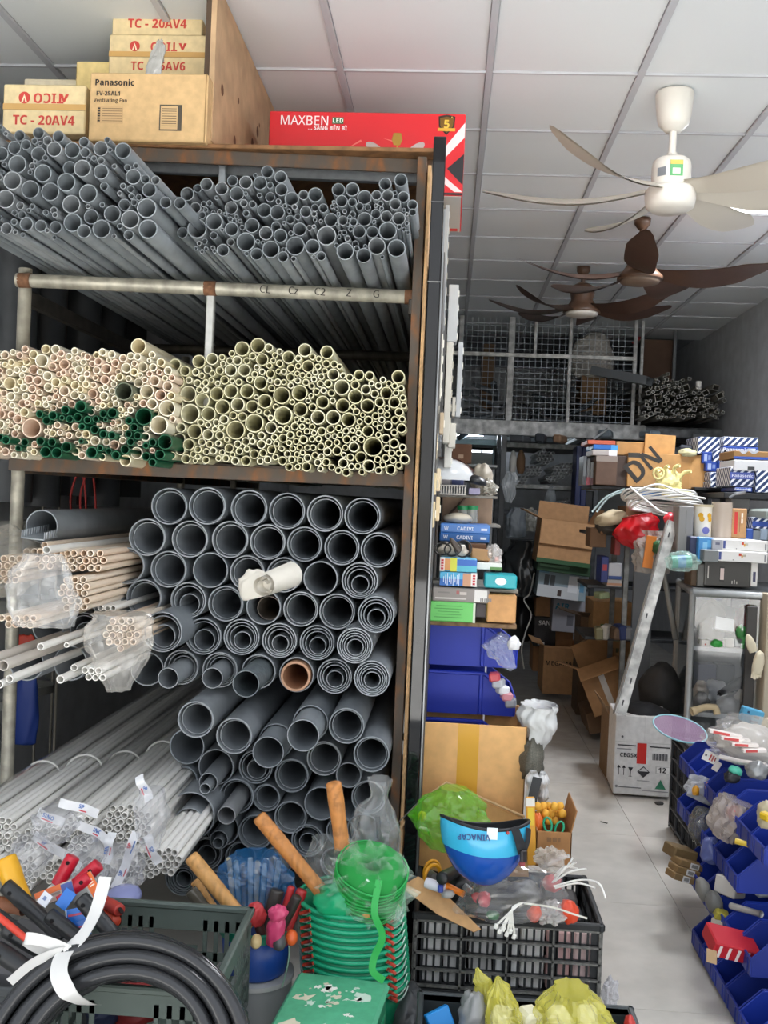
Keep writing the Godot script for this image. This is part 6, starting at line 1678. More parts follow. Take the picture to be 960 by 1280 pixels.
	put("tube", sweep(curve([Vector3(-0.06, 0.014, 0.02), Vector3(0.0, 0.032, 0.0), Vector3(0.04, 0.036, 0), Vector3(0.058, 0.03, 0.0), Vector3(0.064, 0.0, 0.01)]), 0.018, 12), mat("cdb891", 0.45), elbow)
	put("socket", sweep([Vector3(-0.07, 0.011, 0.022), Vector3(-0.045, 0.018, 0.016)], 0.022, 12), mat("cdb891", 0.45), elbow)
	var bt := thing("black_tube", "black conical tube lying on the bags of the showcase's lower shelf", "tube", P(915, 862, inside - 0.1))
	put("tube", sweep([P(899, 867, inside - 0.14) - bt.position, P(915, 858, inside - 0.1) - bt.position, P(934, 850, inside - 0.05) - bt.position], [0.014, 0.022, 0.034], 14), mat("2c2d30", 0.45), bt)
	put("mouth", turned([[0, 0], [0.009, 0], [0.009, 0.003], [0, 0.003]], 12), mat("0c0c0e", 0.8), bt, P(898.2, 867.6, inside - 0.145) - bt.position, Vector3(0, 0, 60))
	var junk := [[866, 852, 884, 872, "b3aca2", "pale bag of sockets at the left"], [880, 850, 908, 872, "b9bcc2", "white and blue paper packet in the middle"], [918, 862, 940, 882, "a9abab", "silver wrapped pipe at the right"], [896, 870, 924, 890, "6f7072", "dark clear bag in the middle"], [920, 880, 938, 890, "9a8a7c", "brown fitting at the right"], [866, 866, 886, 884, "4f4c4a", "dark parts under the sockets"], [868, 838, 910, 856, "6d5a5c", "red-brown wrapped bundle at the back"]]
	for e in junk: on.call(e[5] + " of the showcase's lower shelf", "item", e[0], e[1], e[2], minf(e[3] + 3, 891.0), y2 + 0.012, 0.1, mat(e[4], 0.4), e[0], 0.24)
	# on top
	carton("dark_box", "dark grey lamp box with a pictured panel light on the showcase top", "box", 909, 717.5, 56, 31, 5.24, 0.3, mat("45433f", 0.5), {"patch": [[0.02, 0.05, 0.04, 0.95, "6a6862"], [0.33, 0.22, 0.44, 0.8, "2a2826"], [0.35, 0.28, 0.43, 0.74, "d8c4bc"], [0.08, 0.2, 0.1, 0.7, "c9c5bc"], [0.6, 0.76, 0.62, 0.88, "b9b5ac"], [0.65, 0.72, 0.67, 0.88, "b9b5ac"], [0.7, 0.78, 0.72, 0.88, "b9b5ac"]], "patch2": []})
	carton("white_end", "narrow white-labelled end of a box right of the dark grey lamp box", "box", 943, 718, 8, 30, 5.24, 0.3, mat("dcd9d3", 0.5), {"patch": [[0.3, 0.4, 0.7, 0.8, "4a4a66"]]})
	carton("small_box", "grey ribbed packs left of the dark grey lamp box on the showcase", "box", 876, 719, 8, 28, 5.24, 0.2, mat("63625e", 0.5))
	carton("brown_box", "dark brown narrow box left of the ribbed packs on the showcase", "box", 868, 718, 8, 28, 5.26, 0.15, mat("57432f", 0.6))
	for k in 2: carton("white_box", ["upper of two long white lamp boxes on the dark grey one", "lower of two long white lamp boxes on the dark grey one"][k], "box", 931.5 - k * 3, 682 + k * 14, 55 + k * 5, 13.5, 5.22 - 0.02 * k, 0.28, mat("e6e5e2", 0.45), {"rot": Vector3(0, 0, -0.6), "patch": [[0.02, 0.15, 0.07, 0.85, "3f4f8e"], [0.42, 0.2, 0.47, 0.45, "c8452f"], [0.47, 0.35, 0.5, 0.6, "d8a83a"], [0.5, 0.3, 0.56, 0.5, "b9b4a4"], [0.93, 0.25, 0.96, 0.85, "8a8a90"], [0.3, 0.78, 0.32, 0.86, "77777a"]]})
	carton("blue_box", "glossy blue box with a light swirl left of the white lamp boxes", "box", 882, 687, 18, 30, 5.24, 0.12, mat("3f8fd0", 0.3), {"patch": [[0.3, 0.2, 0.6, 0.7, "86c4ec"], [0.6, 0.1, 0.9, 0.4, "5aa8e0"]]})
	carton("blue_box", "dark blue box behind the glossy blue one", "box", 868, 686, 12, 30, 5.28, 0.12, mat("16264f", 0.4))
	carton("grey_box", "small lilac grey box between the glossy blue box and the white lamp boxes", "box", 897, 681, 13, 14, 5.22, 0.1, mat("a9abb4", 0.45), {"patch": [[0.3, 0.3, 0.7, 0.5, "5f6378"]]})
	carton("grey_box", "grey-green tile sample box in front of the glossy blue box", "box", 889, 695, 18, 15, 5.16, 0.08, mat("74797a", 0.35))
	var tr := thing("tape_roll", "roll of green and blue tape in clear wrap at the corner of the showcase", "tape roll", P(850, 703, 5.25))
	put("tape", turned([[0.02, 0], [0.034, 0], [0.034, 0.1], [0.02, 0.1]], 20), mat("3f9a86", 0.35), tr, Vector3(-0.045, 0, 0), Vector3(0, 0, -85))
	put("label", turned([[0.0345, 0.03], [0.035, 0.03], [0.035, 0.07], [0.0345, 0.07]], 20), mat("3f7fb0", 0.35), tr, Vector3(-0.045, 0, 0), Vector3(0, 0, -85))
	lump("clear_bag", "clear wrap round the green and blue tape roll", "plastic bag", 832, 690, 872, 714, 5.2, 0.1, film("bfe0d4", 0.25), 308, 0.2)
	# tubs standing above the white boxes
	plank("wall_shelf", "narrow shelf behind the showcase carrying the tub and clear cylinder", "shelf", 846, 940, 673, 5.45, 0.3, mat("6b6d6e", 0.5), 0.012)
	var tub := thing("fruit_tub", "round cream tub printed with yellow fruit and a blue emblem", "tub", P(877.5, 672, 5.42))
	put("body", turned([[0, 0], [0.045, 0], [0.047, 0.165], [0, 0.165]], 28), mat("e9e2d2", 0.4), tub)
	put("lid", turned([[0.0, 0.165], [0.05, 0.165], [0.05, 0.178], [0, 0.178]], 28), mat("c9bb98", 0.4), tub)
	for e in [[-28, 0.12], [30, 0.12], [-20, 0.1], [36, 0.1]]:
		var a := deg_to_rad(e[0])
		put("printed_fruit", turned([[0, 0], [0.014, 0], [0.012, 0.001], [0, 0.001]], 14), mat("e0a81e", 0.4), tub, Vector3(sin(a) * 0.0465, e[1], cos(a) * 0.0465), Vector3(90, 0, 0) + Vector3(0, e[0], 0))
	put("printed_emblem", turned([[0, 0], [0.019, 0], [0.019, 0.001], [0, 0.001]], 18), mat("6a6cae", 0.4), tub, Vector3(0.006, 0.04, 0.0465), Vector3(90, 0, 0))
	var cy := thing("clear_cylinder", "tall clear plastic cylinder right of the fruit-printed tub", "cylinder", P(901, 672, 5.42))
	put("wall", turned([[0.052, 0], [0.054, 0], [0.054, 0.19], [0.052, 0.19], [0.052, 0]], 28), film("d6c8b8", 0.45, 0.15), cy)
	put("core", turned([[0, 0.005], [0.03, 0.005], [0.03, 0.18], [0, 0.18]], 20), mat("b49c86", 0.5), cy)
	carton("brown_box", "kraft box with red upright lettering right of the clear cylinder", "box", 923, 654, 20, 36, 5.42, 0.1, mat("b98e60", 0.7, 0, "fine", 3), {"patch": [[0.25, 0.12, 0.45, 0.88, "c0302c"], [0.66, 0.15, 0.76, 0.3, "efe4d4"], [0.66, 0.34, 0.76, 0.5, "efe4d4"], [0.56, 0.3, 0.6, 0.8, "8a6040"]]})
	carton("grey_box", "plain grey box standing at the top of the leaning slotted bar", "box", 857, 661, 18, 56, 5.35, 0.14, mat("8c8b89", 0.6), {"patch": [[0.5, 0.1, 0.52, 0.6, "5c5b5a"]]})
	carton("grey_box", "dark wall-side box behind the clear cylinder", "box", 925, 632, 24, 18, 5.6, 0.1, mat("5f605e", 0.6))
	# glove hanging on the frame
	var g := thing("work_glove", "cream work glove hanging on the dark frame of the showcase", "glove", P(945, 820, 5.0))
	put("hand", blob(Vector3(0.055, 0.12, 0.03), 311, 0.12), mat("d9cfb4", 0.7), g, Vector3(0.006, -0.09, 0), Vector3(0, 0, -8))
	put("cuff", blob(Vector3(0.045, 0.09, 0.03), 312, 0.1), mat("d9cfb4", 0.7), g, Vector3(-0.012, 0.02, 0), Vector3(0, 0, 22))
	for k in 4: put("finger", sweep([Vector3(-0.012 + k * 0.012, -0.07, 0.005), Vector3(-0.016 + k * 0.012, -0.115 + 0.006 * abs(k - 1), 0.006)], 0.0065, 7), mat("d9cfb4", 0.7), g)

# ---------- on the aisle floor ----------
func aisle_floor():
	# leaning slotted bar
	var a := P(842, 652, 5.45)
	var b := P(776, 893, 5.0)
	b.y = maxf(b.y, 0.02)
	var t := thing("slotted_bar", "long white slotted steel angle leaning from the floor against the shelves", "slotted bar", (a + b) / 2)
	var L := (a - b).length()
	var up := (a - b).normalized()
	var side := up.cross(Vector3(0, 0, 1)).normalized()
	t.basis = Basis(side, up, side.cross(up))
	put("flange", box(0.052, L, 0.003, 0.001), mat("d3d2cc", 0.45, 0.1, "dirt", 2), t)
	put("flange", box(0.003, L, 0.04, 0.001), mat("c4c4c0", 0.45, 0.1, "dirt", 2), t, Vector3(-0.03, 0, -0.02))
	for k in [0, 1, 4, 8]: put("slot", box(0.008, 0.03, 0.0015), mat("3a3a3c", 0.7), t, Vector3(0.004 if k % 2 else -0.006, -L / 2 + 0.06 + k * L / 9.2, 0.0016))
	var a2 := P(829, 712, 5.9)
	var b2 := P(845, 800, 5.7)
	one("slotted_bar", "second shorter slotted bar seen through the showcase glass", "slotted bar", sweep([a2, b2], 0.018, 4), mat("9da09e", 0.45, 0.2))
	# battery carton
	var w := 68 * S(5.2)
	var h := 98 * S(5.2)
	var o := carton("battery_carton", "white battery carton with black hazard symbols and a red sticker on the aisle floor", "carton", 803, 945, 68, 98, 5.2, 0.3, mat("e0dfdd", 0.6, 0, "fine", 3), {"rot": Vector3(0, -3, 0), "print": [["CEG5X", 0.25, 0.50, 0.05, "26262a"], ["12", 0.86, 0.665, 0.065, "1e1e22"]], "patch": [[0.0, 0.33, 1.0, 0.336, "b9b8b6"], [0.52, 0.0, 0.525, 0.3, "c4c3c0"], [0.4, 0.34, 0.57, 0.6, "c8261e"], [0.05, 0.37, 0.38, 0.385, "3c3c40"], [0.62, 0.37, 0.98, 0.385, "3c3c40"], [0.04, 0.42, 0.3, 0.43, "8a8a8e"], [0.74, 0.62, 0.985, 0.71, "bdbcba"], [0.765, 0.628, 0.98, 0.702, "e4e3e1"], [0.1, 0.9, 0.5, 0.912, "6a6a6e"], [0.52, 0.93, 0.98, 0.938, "8a8a8e"], [0.42, 0.81, 0.64, 0.816, "8a8a8e"]]})
	w = 68 * S(5.2)
	var front := 0.152
	for i in 16: put("barcode", box(0.0016 + 0.0016 * (i % 3), h * 0.085, 0.0008), mat("4a4a4e", 0.6), o, Vector3((0.68 + i * 0.0175 - 0.5) * w, h * 0.5, front - 0.001))
	for k in 2:
		put("arrow", box(0.003, h * 0.09, 0.0008), mat("26262a", 0.6), o, Vector3((0.09 + k * 0.09 - 0.5) * w, h * 0.29, front))
		put("arrow", slab(PackedVector2Array([Vector2(-0.01, 0), Vector2(0.01, 0), Vector2(0, 0.015)]), 0.0008), mat("26262a", 0.6), o, Vector3((0.09 + k * 0.09 - 0.5) * w, h * 0.335, front))
	put("glass_symbol", slab(PackedVector2Array([Vector2(-0.013, 0.02), Vector2(0.013, 0.02), Vector2(0.002, 0.0), Vector2(0.002, -0.025), Vector2(0.011, -0.028), Vector2(-0.011, -0.028), Vector2(-0.002, -0.025), Vector2(-0.002, 0.0)]), 0.0008), mat("26262a", 0.6), o, Vector3((0.3 - 0.5) * w, h * 0.3, front))
	put("diamond", slab(PackedVector2Array([Vector2(-0.032, 0), Vector2(0, 0.03), Vector2(0.032, 0), Vector2(0, -0.03)]), 0.0008), mat("2c2c30", 0.6), o, Vector3((0.53 - 0.5) * w, h * 0.3, front))
	put("diamond", slab(PackedVector2Array([Vector2(-0.024, 0.003), Vector2(0, 0.024), Vector2(0.024, 0.003)]), 0.0008), mat("c9c9c9", 0.6), o, Vector3((0.53 - 0.5) * w, h * 0.3, front + 0.0006))
	put("tree_mark", slab(PackedVector2Array([Vector2(-0.028, -0.02), Vector2(-0.012, 0.008), Vector2(0, 0.03), Vector2(0.012, 0.008), Vector2(0.028, -0.02)]), 0.0008), mat("2f7a5c", 0.6), o, Vector3((0.84 - 0.5) * w, h * 0.145, front))
	put("round_mark", turned([[0, 0], [0.007, 0], [0.007, 0.0008], [0, 0.0008]], 14), mat("7a7a7e", 0.6), o, Vector3((0.06 - 0.5) * w, h * 0.1, front), Vector3(90, 0, 0))
	put("lid_mark", turned([[0, 0], [0.006, 0], [0.006, 0.0008], [0, 0.0008]], 14), mat("4a4a4e", 0.6), o, Vector3((0.13 - 0.5) * w, h * 0.73, front), Vector3(90, 0, 0))
	lump("black_bag", "black cloth bag lying on top of the white battery carton", "bag", 772, 878, 834, 900, 5.34, 0.24, mat("17171a", 0.8), 321, 0.2)
	lump("red_thing", "red plastic base at the foot of the narrow carton by the battery carton", "base", 764, 956, 772, 986, 5.3, 0.1, mat("8f4a44", 0.6), 322, 0.1)
	# tall black crate beside it
	var cr := thing("crate", "tall black perforated crate beside the white battery carton", "crate", Vector3(P(862, 1000, 4.45).x + 0.14, 0, -4.5))
	crate_parts(cr, 0.3, P(850, 938, 4.4).y, 0.5, mat("1b1c1e", 0.5), mat("4a4c4e", 0.5), 4, 5)
	lump("white_fittings", "white fittings heaped in the tall black crate", "fitting", 856, 928, 890, 966, 4.5, 0.26, mat("c3c1bb", 0.45), 323, 0.35)
	lump("white_fittings", "grey socket on the white fittings in the tall black crate", "fitting", 855, 926, 870, 944, 4.6, 0.1, mat("9a9a98", 0.45), 324, 0.2)
	# racket
	var rc := P(850, 911, 4.5)
	var r := thing("mosquito_racket", "round racket with a blue-white rim and purple net lying on the tall black crate", "racket", rc)
	var rb := Basis.from_euler(Vector3(deg_to_rad(24), 0, deg_to_rad(-10)))
	r.basis = rb
	var ring := []
	for k in 40: ring.append(Vector3(cos(TAU * k / 40) * 0.122, 0, sin(TAU * k / 40) * 0.095))
	put("rim", sweep(ring, 0.004, 7, true), mat("8fc3cc", 0.4), r)
	for k in 40: put("tooth", box(0.004, 0.005, 0.004), mat("e6e6e4", 0.4), r, ring[k])
	var net := begin()
	for k in range(-14, 15):
		var q := k / 15.0
		add_box(net, Vector3(0.244 * sqrt(1 - q * q), 0.0012, 0.0014), Vector3(0, 0, q * 0.095))
		add_box(net, Vector3(0.0014, 0.0012, 0.19 * sqrt(1 - q * q)), Vector3(q * 0.122, 0, 0))
	put("net", done(net), mat("8d6a8c", 0.5), r)
	put("film", turned([[0, -0.001], [1.0, -0.001], [1.0, 0.001], [0, 0.001]], 36), film("a57fa0", 0.3, 0.2), r).scale = Vector3(0.12, 1, 0.093)
	one("litter", "small dark scrap on the floor in front of the tall black crate", "scrap", box(0.04, 0.012, 0.03, 0.004), mat("3c3a38", 0.8), G(824, 1004, 0.006), Vector3(0, 20, 0))
	one("litter", "thin dark sliver lying on the aisle floor", "scrap", box(0.035, 0.003, 0.008), mat("57544e", 0.8), G(755, 1028, 0.002), Vector3(0, -30, 0))
	one("litter", "thin red sliver lying on the floor by the bin rack", "scrap", box(0.03, 0.003, 0.004), mat("8f5648", 0.8), G(884, 1164, 0.002), Vector3(0, 10, 0))

# ---------- rack of small blue bins ----------
func bin_rack():
	var blue := mat("1b3494", 0.42)
	var blue2 := mat("182c80", 0.45)
	var w := 0.125
	var h := 0.112
	var l := 0.2
	var rw := ["bottom row", "second row", "third row", "top row"]
	var frame := thing("bin_stand", "dark steel frame carrying the rows of small blue bins", "frame", Vector3(1.2, 0, -3.3))
	for z in [-0.85, 0.0, 0.85]: put("upright", box(0.03, 0.62, 0.03, 0.002), mat("33363a", 0.5, 0.4), frame, Vector3(0.06, 0.31, z))
	for k in 4: put("rail", box(0.02, 0.02, 1.75, 0.002), mat("33363a", 0.5, 0.4), frame, Vector3(0.0, 0.05 + k * 0.145, 0))
	var far := [3.46, 3.74, 4.0, 4.12]
	for k in 4:
		var n := 6 if k < 3 else 8
		for i in n:
			var z: float = far[k] - 0.07 - i * 0.137
			if z < 2.72: continue
			var big := k == 3 and i >= 5
			var x := 0.905 + 0.03 * k
			var t := thing("small_bin", "small blue bin in the %s of the bin rack, %s from the far end" % [rw[k], ["first", "second", "third", "fourth", "fifth", "sixth", "seventh", "eighth"][i]], "bin", Vector3(x + l / 2, 0.012 + k * 0.145, -z), Vector3(0, -90, 0), "small blue bins of the rack")
			t.rotation_degrees = Vector3(0, -90, 0)
			bin_parts(t, w, h, l, blue if (k + i) % 3 else blue2)
			# what lies in it
			if (k * 7 + i * 3) % 4 != 0 and not big:
				var hex: String = ["7c7d80", "a8a39a", "6a5a44", "8f9296", "50555c", "b9b6ae"][(k * 5 + i) % 6]
				lump("bin_content", ["grey parts", "pale parts", "brown parts", "silver parts", "dark parts", "white parts"][(k * 5 + i) % 6] + " lying in the %s bin of the %s of the bin rack" % [["first", "second", "third", "fourth", "fifth", "sixth", "seventh", "eighth"][i], rw[k]], "parts", 0, 0, 0.085 / S(1.0), 0.06 / S(1.0), 1.0, 0.09, mat(hex, 0.5), 400 + k * 10 + i, 0.3).position = Vector3(x + l / 2, 0.017 + k * 0.145, -z)
	# particular things in and on the bins
	lump("clear_bag", "clear bundle of red-marked cards lying on the far bins of the top row", "plastic bag", 893, 908, 985, 950, 3.7, 0.22, mat("b9b3ab", 0.35), 451, 0.25, -6)
	drape("clear_bag", "clear film wrapped over the bundle of red-marked cards", "plastic bag", 888, 900, 985, 950, 3.66, 0.26, film("eceae6", 0.14, 0.1), 452, [0.9, 1.0, 0.9, 0.6], -6)
	for k in 4: carton("card", ["red striped card under the clear film, topmost", "second red striped card under the clear film", "third red striped card under the clear film", "lowest red striped card under the clear film"][k], "card", 908 + k * 12, 918 + k * 7, 40 - k * 4, 4, 3.56 - k * 0.02, 0.03, mat("e4dcd6", 0.4), {"rot": Vector3(0, 0, -8 + k * 4), "patch": [[0.1, 0.1, 0.6, 0.9, "c94a48"]]})
	carton("blue_card_box", "light blue card box tipped behind the clear bundle on the bin rack", "box", 941, 896, 26, 18, 3.95, 0.04, mat("4f9fc4", 0.5), {"rot": Vector3(0, 0, -14), "patch": [[0.2, 0.2, 0.3, 0.35, "24486a"], [0.55, 0.4, 0.8, 0.55, "24486a"], [0.4, 0.75, 0.8, 0.86, "2b5c8c"]]})
	lump("beige_strap", "beige strap standing in front of the light blue card box", "strap", 950, 896, 958, 912, 3.85, 0.03, mat("cfc2a2", 0.6), 453, 0.15, -20)
	carton("price_card", "white price card with red print hanging on a top row bin", "card", 889, 947, 20, 13, 3.72, 0.003, mat("ecebe8", 0.5), {"rot": Vector3(0, 0, -22), "patch": [[0.4, 0.2, 0.5, 0.8, "c05a58"], [0.56, 0.2, 0.66, 0.8, "b86a66"], [0.72, 0.3, 0.8, 0.7, "a85a58"], [0.1, 0.4, 0.2, 0.56, "2c2c30"]]})
	carton("paper_tag", "small white paper tag below the price card on the bin rack", "card", 896, 958, 8, 12, 3.7, 0.003, mat("ded6d0", 0.5), {"rot": Vector3(0, 0, -30)})
	one("white_strip", "long white cable trunking strip lying across the top row bins", "strip", sweep([P(900, 946, 3.6), P(925, 952, 3.5), P(958, 957, 3.4)], 0.009, 4), mat("ddd6d2", 0.45))
	lump("mint_tool", "mint green tool handle in the second bin of the top row", "tool", 909, 957, 926, 968, 3.5, 0.04, mat("4fb89e", 0.35), 454, 0.15, -20)
	lump("black_tool", "black tool under the mint green handle", "tool", 905, 964, 924, 978, 3.5, 0.05, mat("24262a", 0.4), 455, 0.2)
	lump("clear_bag", "clear bag of metal parts in the third bin of the top row", "plastic bag", 932, 952, 958, 972, 3.3, 0.08, mat("8d8f90", 0.3, 0.4), 456, 0.4)
	lump("clear_bag", "clear bag with yellow parts at the right edge of the bin rack", "plastic bag", 946, 1002, 972, 1034, 3.02, 0.08, mat("b4a98c", 0.4), 457, 0.3)
	lump("yellow_part", "yellow part inside the bag at the right edge of the bin rack", "part", 952, 1014, 964, 1026, 2.97, 0.04, mat("d8b428", 0.4), 458, 0.3)
	lump("clear_pouch", "clear pouch with yellow clips hanging at the far end of the second highest row", "pouch", 851, 970, 893, 1000, 3.75, 0.05, film("c6c9cc", 0.5), 459, 0.2, -22)
	for k in 2: lump("yellow_clip", ["yellow clip in the clear pouch at the far end, left one", "yellow clip in the clear pouch at the far end, right one"][k], "clip", 865 + k * 16, 982 - k * 5, 874 + k * 16, 994 - k * 5, 3.71, 0.02, mat("c98d22", 0.4), 460 + k, 0.3)
	drape("clear_bag", "crumpled clear bag with a red sheet bulging from the third row", "plastic bag", 880, 998, 930, 1048, 3.4, 0.16, film("b5a99f", 0.6, 0.15), 462, [0.5, 0.95, 1.0, 0.7], -16)
	drape("clear_bag", "dark clear bag hanging at the far end of the third row", "plastic bag", 858, 1012, 886, 1054, 3.68, 0.12, film("77776f", 0.55, 0.15), 463, [0.5, 0.9, 1.0, 0.7], -8)
	lump("red_sheet", "red sheet showing through the crumpled clear bag of the third row", "sheet", 904, 1006, 922, 1024, 3.36, 0.05, mat("b9474c", 0.4), 464, 0.2, -30)
	lump("blue_bag", "pale blue wrapped parts in a bin of the second row", "plastic bag", 876, 1048, 900, 1078, 3.5, 0.08, mat("5f6aa0", 0.3), 465, 0.3)
	var kraft := mat("8a6f48", 0.8, 0, "fine", 3)
	for k in 3: carton("kraft_box", ["upper kraft box with a barcode label poking out of the second row", "middle kraft box with a barcode label poking out of the second row", "lower kraft box with a barcode label poking out of the second row"][k], "box", 866 - k * 5, 1083 + k * 8, 38 - k * 4, 8, 3.58 - k * 0.02, 0.06, kraft, {"rot": Vector3(0, 20, -18), "patch": [[0.4, 0.05, 0.75, 0.95, "d8d6d2"], [0.46, 0.25, 0.7, 0.75, "8a8884"]]})
	carton("kraft_box", "torn open kraft box lying on the three labelled ones", "box", 858, 1070, 34, 14, 3.62, 0.08, mat("75603e", 0.8, 0, "fine", 3), {"rot": Vector3(0, 20, -16)})
	lump("grey_roll", "grey wrapped roll leaning out of a bottom row bin, upper of two", "roll", 874, 1096, 892, 1124, 3.36, 0.07, mat("7d7c76", 0.6), 466, 0.14, 20)
	lump("grey_roll", "grey wrapped roll leaning out of a bottom row bin, lower of two", "roll", 886, 1114, 906, 1140, 3.3, 0.07, mat("6a6a66", 0.6), 467, 0.14, 20)
	lump("yellow_pack", "yellow-edged pack under the two grey rolls", "pack", 891, 1136, 912, 1150, 3.26, 0.06, mat("a49a3a", 0.5), 468, 0.14, -14)
	carton("white_box", "white box with red print standing in a second row bin", "box", 926, 1113, 24, 22, 3.3, 0.08, mat("c9c5be", 0.5), {"rot": Vector3(0, 38, -10), "patch": [[0.2, 0.4, 0.7, 0.7, "b4746c"]]})
	stick("silver_tube", "silver tube poking out of a second row bin towards the aisle", "tube", [913, 1132, 3.2], [952, 1143, 3.1], 4, mat("b4b4b0", 0.35, 0.4))
	carton("white_box", "crushed white box in a bottom row bin above the red one", "box", 920, 1170, 26, 22, 3.2, 0.08, mat("b4aea2", 0.6), {"rot": Vector3(0, 34, -14)})
	stick("yellow_tool", "yellow-capped tool lying in a third row bin", "tool", [919, 1051, 3.22], [936, 1056, 3.2], 3.4, mat("d8b93c", 0.4))
	# red box at the foot
	var rb := carton("red_box", "torn red and white box lying tipped out of the bottom row near the floor", "box", 921, 1194, 60, 20, 2.98, 0.1, mat("b8202c", 0.45), {"rot": Vector3(14, 4, -13), "patch": [[0.1, 0.15, 0.16, 0.95, "e9dcd8"], [0.3, 0.15, 0.36, 0.95, "e9dcd8"], [0.5, 0.15, 0.56, 0.95, "e9dcd8"], [0.7, 0.15, 0.76, 0.95, "e9dcd8"]]})
	put("torn_panel", box(0.09, 0.002, 0.06), mat("d6cfc4", 0.6), rb, Vector3(0.01, 0.0445, 0.0))
	put("torn_flap", box(0.03, 0.04, 0.003), mat("c9a982", 0.7), rb, Vector3(-0.07, 0.0, 0.05), Vector3(0, -40, 20))

# ---------- crates in front ----------
func front_crates():
	var black := mat("2a2c2e", 0.5)
	var dust := mat("8a8984", 0.6, 0, "dirt", 9)
	var a := P(635, 1150, 2.84)
	var y1 := P(635, 1148, 2.84).y
	var yb := P(635, 1243, 2.84).y
	var t := thing("crate", "black perforated crate heaped with tools under the blue helmet", "crate", Vector3(a.x, yb, -2.84 - 0.18))
	crate_parts(t, 0.525, y1 - yb, 0.36, black, dust, 5, 4)
	for e in [[-0.15, -0.09], [0.15, -0.09], [-0.15, 0.09], [0.15, 0.09]]: pass
	var base := thing("crate", "dark crate on the floor under the black perforated one", "crate", Vector3(a.x, 0, -3.02))
	crate_parts(base, 0.5, yb - 0.003, 0.34, mat("2b2d2f", 0.5), dust, 5, 3, true)
	# packets seen through the slots
	for k in 14:
		var x := a.x - 0.22 + (k % 7) * 0.074
		var hex: String = ["f4f3f0", "e6bcb8", "f6f6f4", "e4e2e0", "efd2ce", "f8f6f2", "d8d6d4"][(k * 3) % 7]
		one("blister_pack", "white or pinkish blister pack inside the black perforated crate", "pack", box(0.066, 0.085, 0.05, 0.006), mat(hex, 0.4), Vector3(x, yb + 0.052 + (0.09 if k >= 7 else 0.0), -2.882 - 0.004 * (k % 3)), Vector3(0, 0, rng.randf_range(-4, 4)), "packs inside the black crate")
	for k in 8:
		one("tool_pack", "dark tool pack filling the black perforated crate behind the white packs", "pack", box(0.11, 0.17, 0.1, 0.01), mat(["3a3c3e", "4a4644", "2c2e30"][k % 3], 0.5), Vector3(a.x - 0.18 + (k % 4) * 0.12, yb + 0.1, -3.02 - 0.12 * (k / 4)), Vector3(0, rng.randf_range(-6, 6), 0), "dark packs in the black crate")
	# on top
	var wd := P(553, 1128, 2.78)
	var pk := thing("wooden_plank", "flat wooden plank lying across the front left of the black crate", "plank", wd, Vector3(-30, 0, -21))
	put("plank", slab(PackedVector2Array([Vector2(-0.125, -0.012), Vector2(-0.09, 0.035), Vector2(-0.02, 0.03), Vector2(0.125, -0.02), Vector2(0.11, -0.035), Vector2(0.0, -0.035)]), 0.012), mat("dcaa72", 0.6, 0, "streak", 4), pk)
	lump("grey_sheet", "dark grey rubber sheet beside the wooden plank on the black crate", "rubber sheet", 487, 1094, 530, 1118, 2.86, 0.1, mat("4c4f52", 0.6), 501, 0.14, -12)
	var hs := thing("tape_holder", "yellow-orange round tape frame at the left of the blue helmet", "tape frame", P(541, 1096, 2.82), Vector3(0, 30, 0))
	var ring := []
	for k in 20: ring.append(Vector3(cos(TAU * k / 20) * 0.026, sin(TAU * k / 20) * 0.034, 0))
	put("ring", sweep(ring, 0.006, 8, true), mat("dd9a1c", 0.35), hs)
	put("ring", sweep(ring, 0.005, 8, true), mat("dd9a1c", 0.35), hs, Vector3(0.014, 0, -0.03))
	put("bar", box(0.07, 0.01, 0.012, 0.003), mat("dd9a1c", 0.35), hs, Vector3(0.02, -0.028, 0.0), Vector3(0, 0, -12))
	put("hub", turned([[0, 0], [0.014, 0], [0.014, 0.03], [0, 0.03]], 14), mat("8a8a86", 0.3, 0.6), hs, Vector3(0, 0, -0.02), Vector3(90, 0, 0))
	stick("black_torch", "short black torch pointing at us beside the tape frame", "torch", [552, 1098, 2.74], [572, 1088, 2.9], 8, mat("1e2022", 0.4))
	var bo := stick("glue_bottle", "small white bottle with a blue label lying beside the wooden plank", "bottle", [532, 1103, 2.78], [555, 1111, 2.76], 6.5, mat("e4e2ee", 0.3))
	put("label", box(0.016, 0.022, 0.024, 0.004), mat("3c50a8", 0.35), bo, Vector3(-0.01, 0.004, 0.005))
	stick("orange_cutter", "orange cutter lying beside the small white bottle", "cutter", [556, 1106, 2.78], [580, 1118, 2.76], 4, mat("e07a1c", 0.4))
	lump("clear_cover", "clear cap between the cutter and the wooden plank", "cap", 551, 1112, 568, 1122, 2.76, 0.03, mat("a3a2a0", 0.3), 503, 0.2)
	lump("dark_bundle", "dark tools heaped under the blue helmet", "tool", 545, 1090, 600, 1126, 2.92, 0.14, mat("2b2c2e", 0.5), 504, 0.3)
	stick("red_screwdriver", "red screwdriver handle left of the clear tool pack", "tool", [592, 1124, 2.8], [604, 1116, 2.8], 6, mat("c03640", 0.35))
	stick("grey_tool", "grey knobbed handle above the red screwdriver handle", "tool", [580, 1108, 2.84], [592, 1118, 2.82], 5, mat("77797a", 0.35))
	var bag := P(640, 1146, 2.8)
	one("clear_tool_pack", "large clear plastic pack holding a dark tool, lying on the front of the black crate", "plastic bag", blob(Vector3(0.29, 0.135, 0.18), 505, 0.175, 1.6, 30, true, 0.4), film("f2f2f2", 0.06, 0.06), P(640, 1139, 2.76), Vector3(0, 0, 6))
